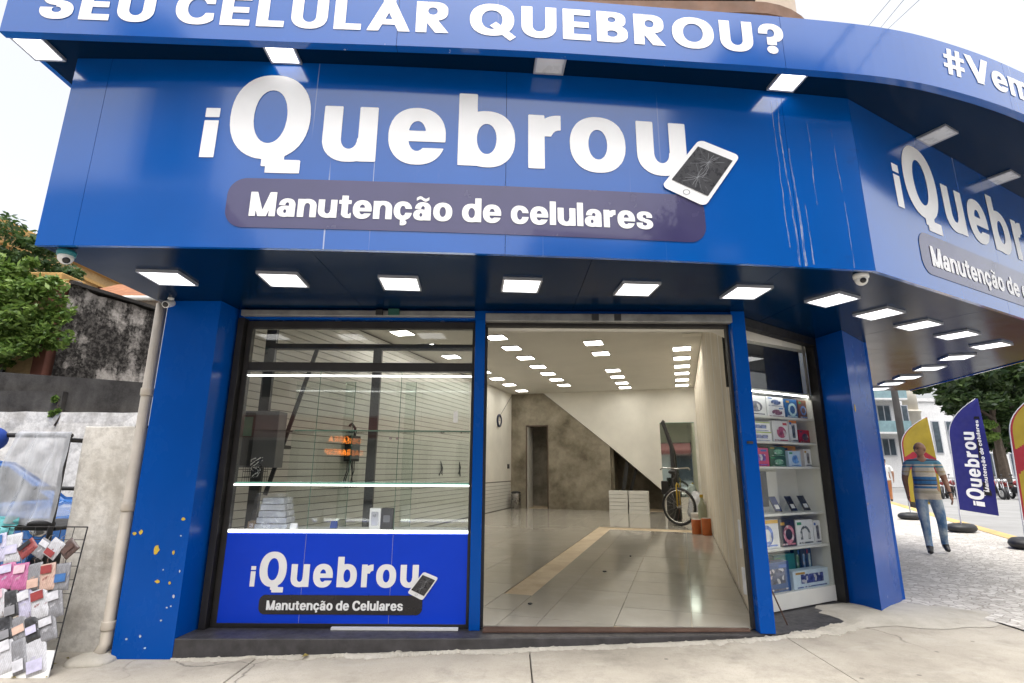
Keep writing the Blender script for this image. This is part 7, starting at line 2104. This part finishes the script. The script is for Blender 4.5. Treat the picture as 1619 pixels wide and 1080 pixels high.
# ------------------------------------------------------------------ across the front street (seen mirrored in the glass and in the glossy panels)
M_OPP = stained('opposite_render', (0.78, 0.77, 0.73), (0.60, 0.58, 0.55), .25, .5)
def opposite(label, x0, x1, y, h, mat_, aw, nwin):
    t = thing('opposite_building', label, 'building', ((x0 + x1) / 2, y, 0))
    link('wall', MB().box(x0, x1, y - 8, y, 0, h).mesh('wall', mat_), t)
    link('cornice', MB().box(x0, x1, y + .002, y + .3, h - .4, h).mesh('cornice', M_PAPERWHITE), t)
    if aw: link('awning', MB().add([(x0 + .2, y + .001, 3.6), (x1 - .2, y + .001, 3.6), (x1 - .2, y + 1.6, 2.9), (x0 + .2, y + 1.6, 2.9), (x0 + .2, y + 1.6, 2.55), (x1 - .2, y + 1.6, 2.55)], [(0, 1, 2, 3), (3, 2, 5, 4)]).mesh('awning', aw), t)
    for i in range(nwin):
        a = x0 + (x1 - x0) * (i + .2) / nwin; b = x0 + (x1 - x0) * (i + .8) / nwin
        link('shop_window', MB().box(a, b, y + .002, y + .06, .4, 2.5).mesh('shop_window', M_FWIN), t)
        for z in (4.4, 7.2):
            if z + 1.6 < h: link('window', MB().box(a + .3, b - .3, y + .002, y + .05, z, z + 1.5).mesh('window', M_FWIN), t)
    return t
M_AWN = mat('red_awning', (0.28, 0.10, 0.085), .8, .15, 3)
opposite('cream building with a red awning across the street, mirrored in the showcase', -12, 3.0, -14, 8.2, M_OPP, M_AWN, 5)
opposite('tall grey building across the street, mirrored in the left of the sign', -26, -12.5, -15, 13.5, mat('opp_grey', (0.40, 0.40, 0.42), .8, .2, 1), None, 5)
opposite('ochre building across the street, mirrored in the right of the sign', 3.5, 15, -14.5, 11.5, M_YELLOW, None, 4)
tree('street tree across the road, mirrored in the right half of the sign', (8.0, -9.5, 0), 9, [(0, 0, 7.5, 2.6, 2.2, 2.6, 2600), (-1.2, 0, 6.0, 1.5, 1.5, 1.2, 900)], L_DARK, .2, 41, r0=.22)
M_TOWER = mat('reflection_tower_dark', (0.07, 0.075, 0.09), .8, .2, .3)
def reflection_tower(label, x0, x1, y, dep, h):  # unseen towers added so the glossy sign mirrors dark shapes, not sky
    t = thing('reflection_tower', label, 'building', ((x0 + x1) / 2, y, 0))
    link('core', MB().box(x0, x1, y - dep, y, 0, h).mesh('core', M_TOWER), t)
    for k in range(int(h / 3)):
        link('floor_band', MB().box(x0 - .15, x1 + .15, y + .001, y + .35, 2.6 + 3 * k, 3.0 + 3 * k).mesh('floor_band', M_TOWER), t)
reflection_tower('slender dark tower block added out of view to darken the mirrored sky at the left of the sign', -49.5, -42.5, -58, 10, 62)
reflection_tower('broad dark tower block added out of view to darken the mirrored sky at the right of the sign', 36, 68, -46, 12, 56)
M_LEDO = emit('orange_led', (1.0, 0.25, 0.03), 3.5, (0.2, 0.05, 0.01))
ob = thing('works_sign', 'dark roadworks board with orange OBRA SABESP lettering, mirrored in the showcase glass', 'sign', (-4.0, -3.0, 0))
link('board', MB().box(-4.36, -3.62, -3.06, -3.0, 1.45, 2.25).mesh('board', M_BLACKMETAL), ob, bevel=.01)
for x in (-4.25, -3.75): link('post', MB().box(x - .03, x + .03, -3.12, -3.061, -0.02, 2.2).mesh('post', M_GALV), ob)
fo = lambda a, b, d: (-3.99 - a, -2.996, b)
text('OBRA', -0.235, 1.97, 0.125, fo, M_LEDO, ob, width=.47, sp=.12)
text('SABESP', -0.30, 1.68, 0.125, fo, M_LEDO, ob, width=.60, sp=.12)
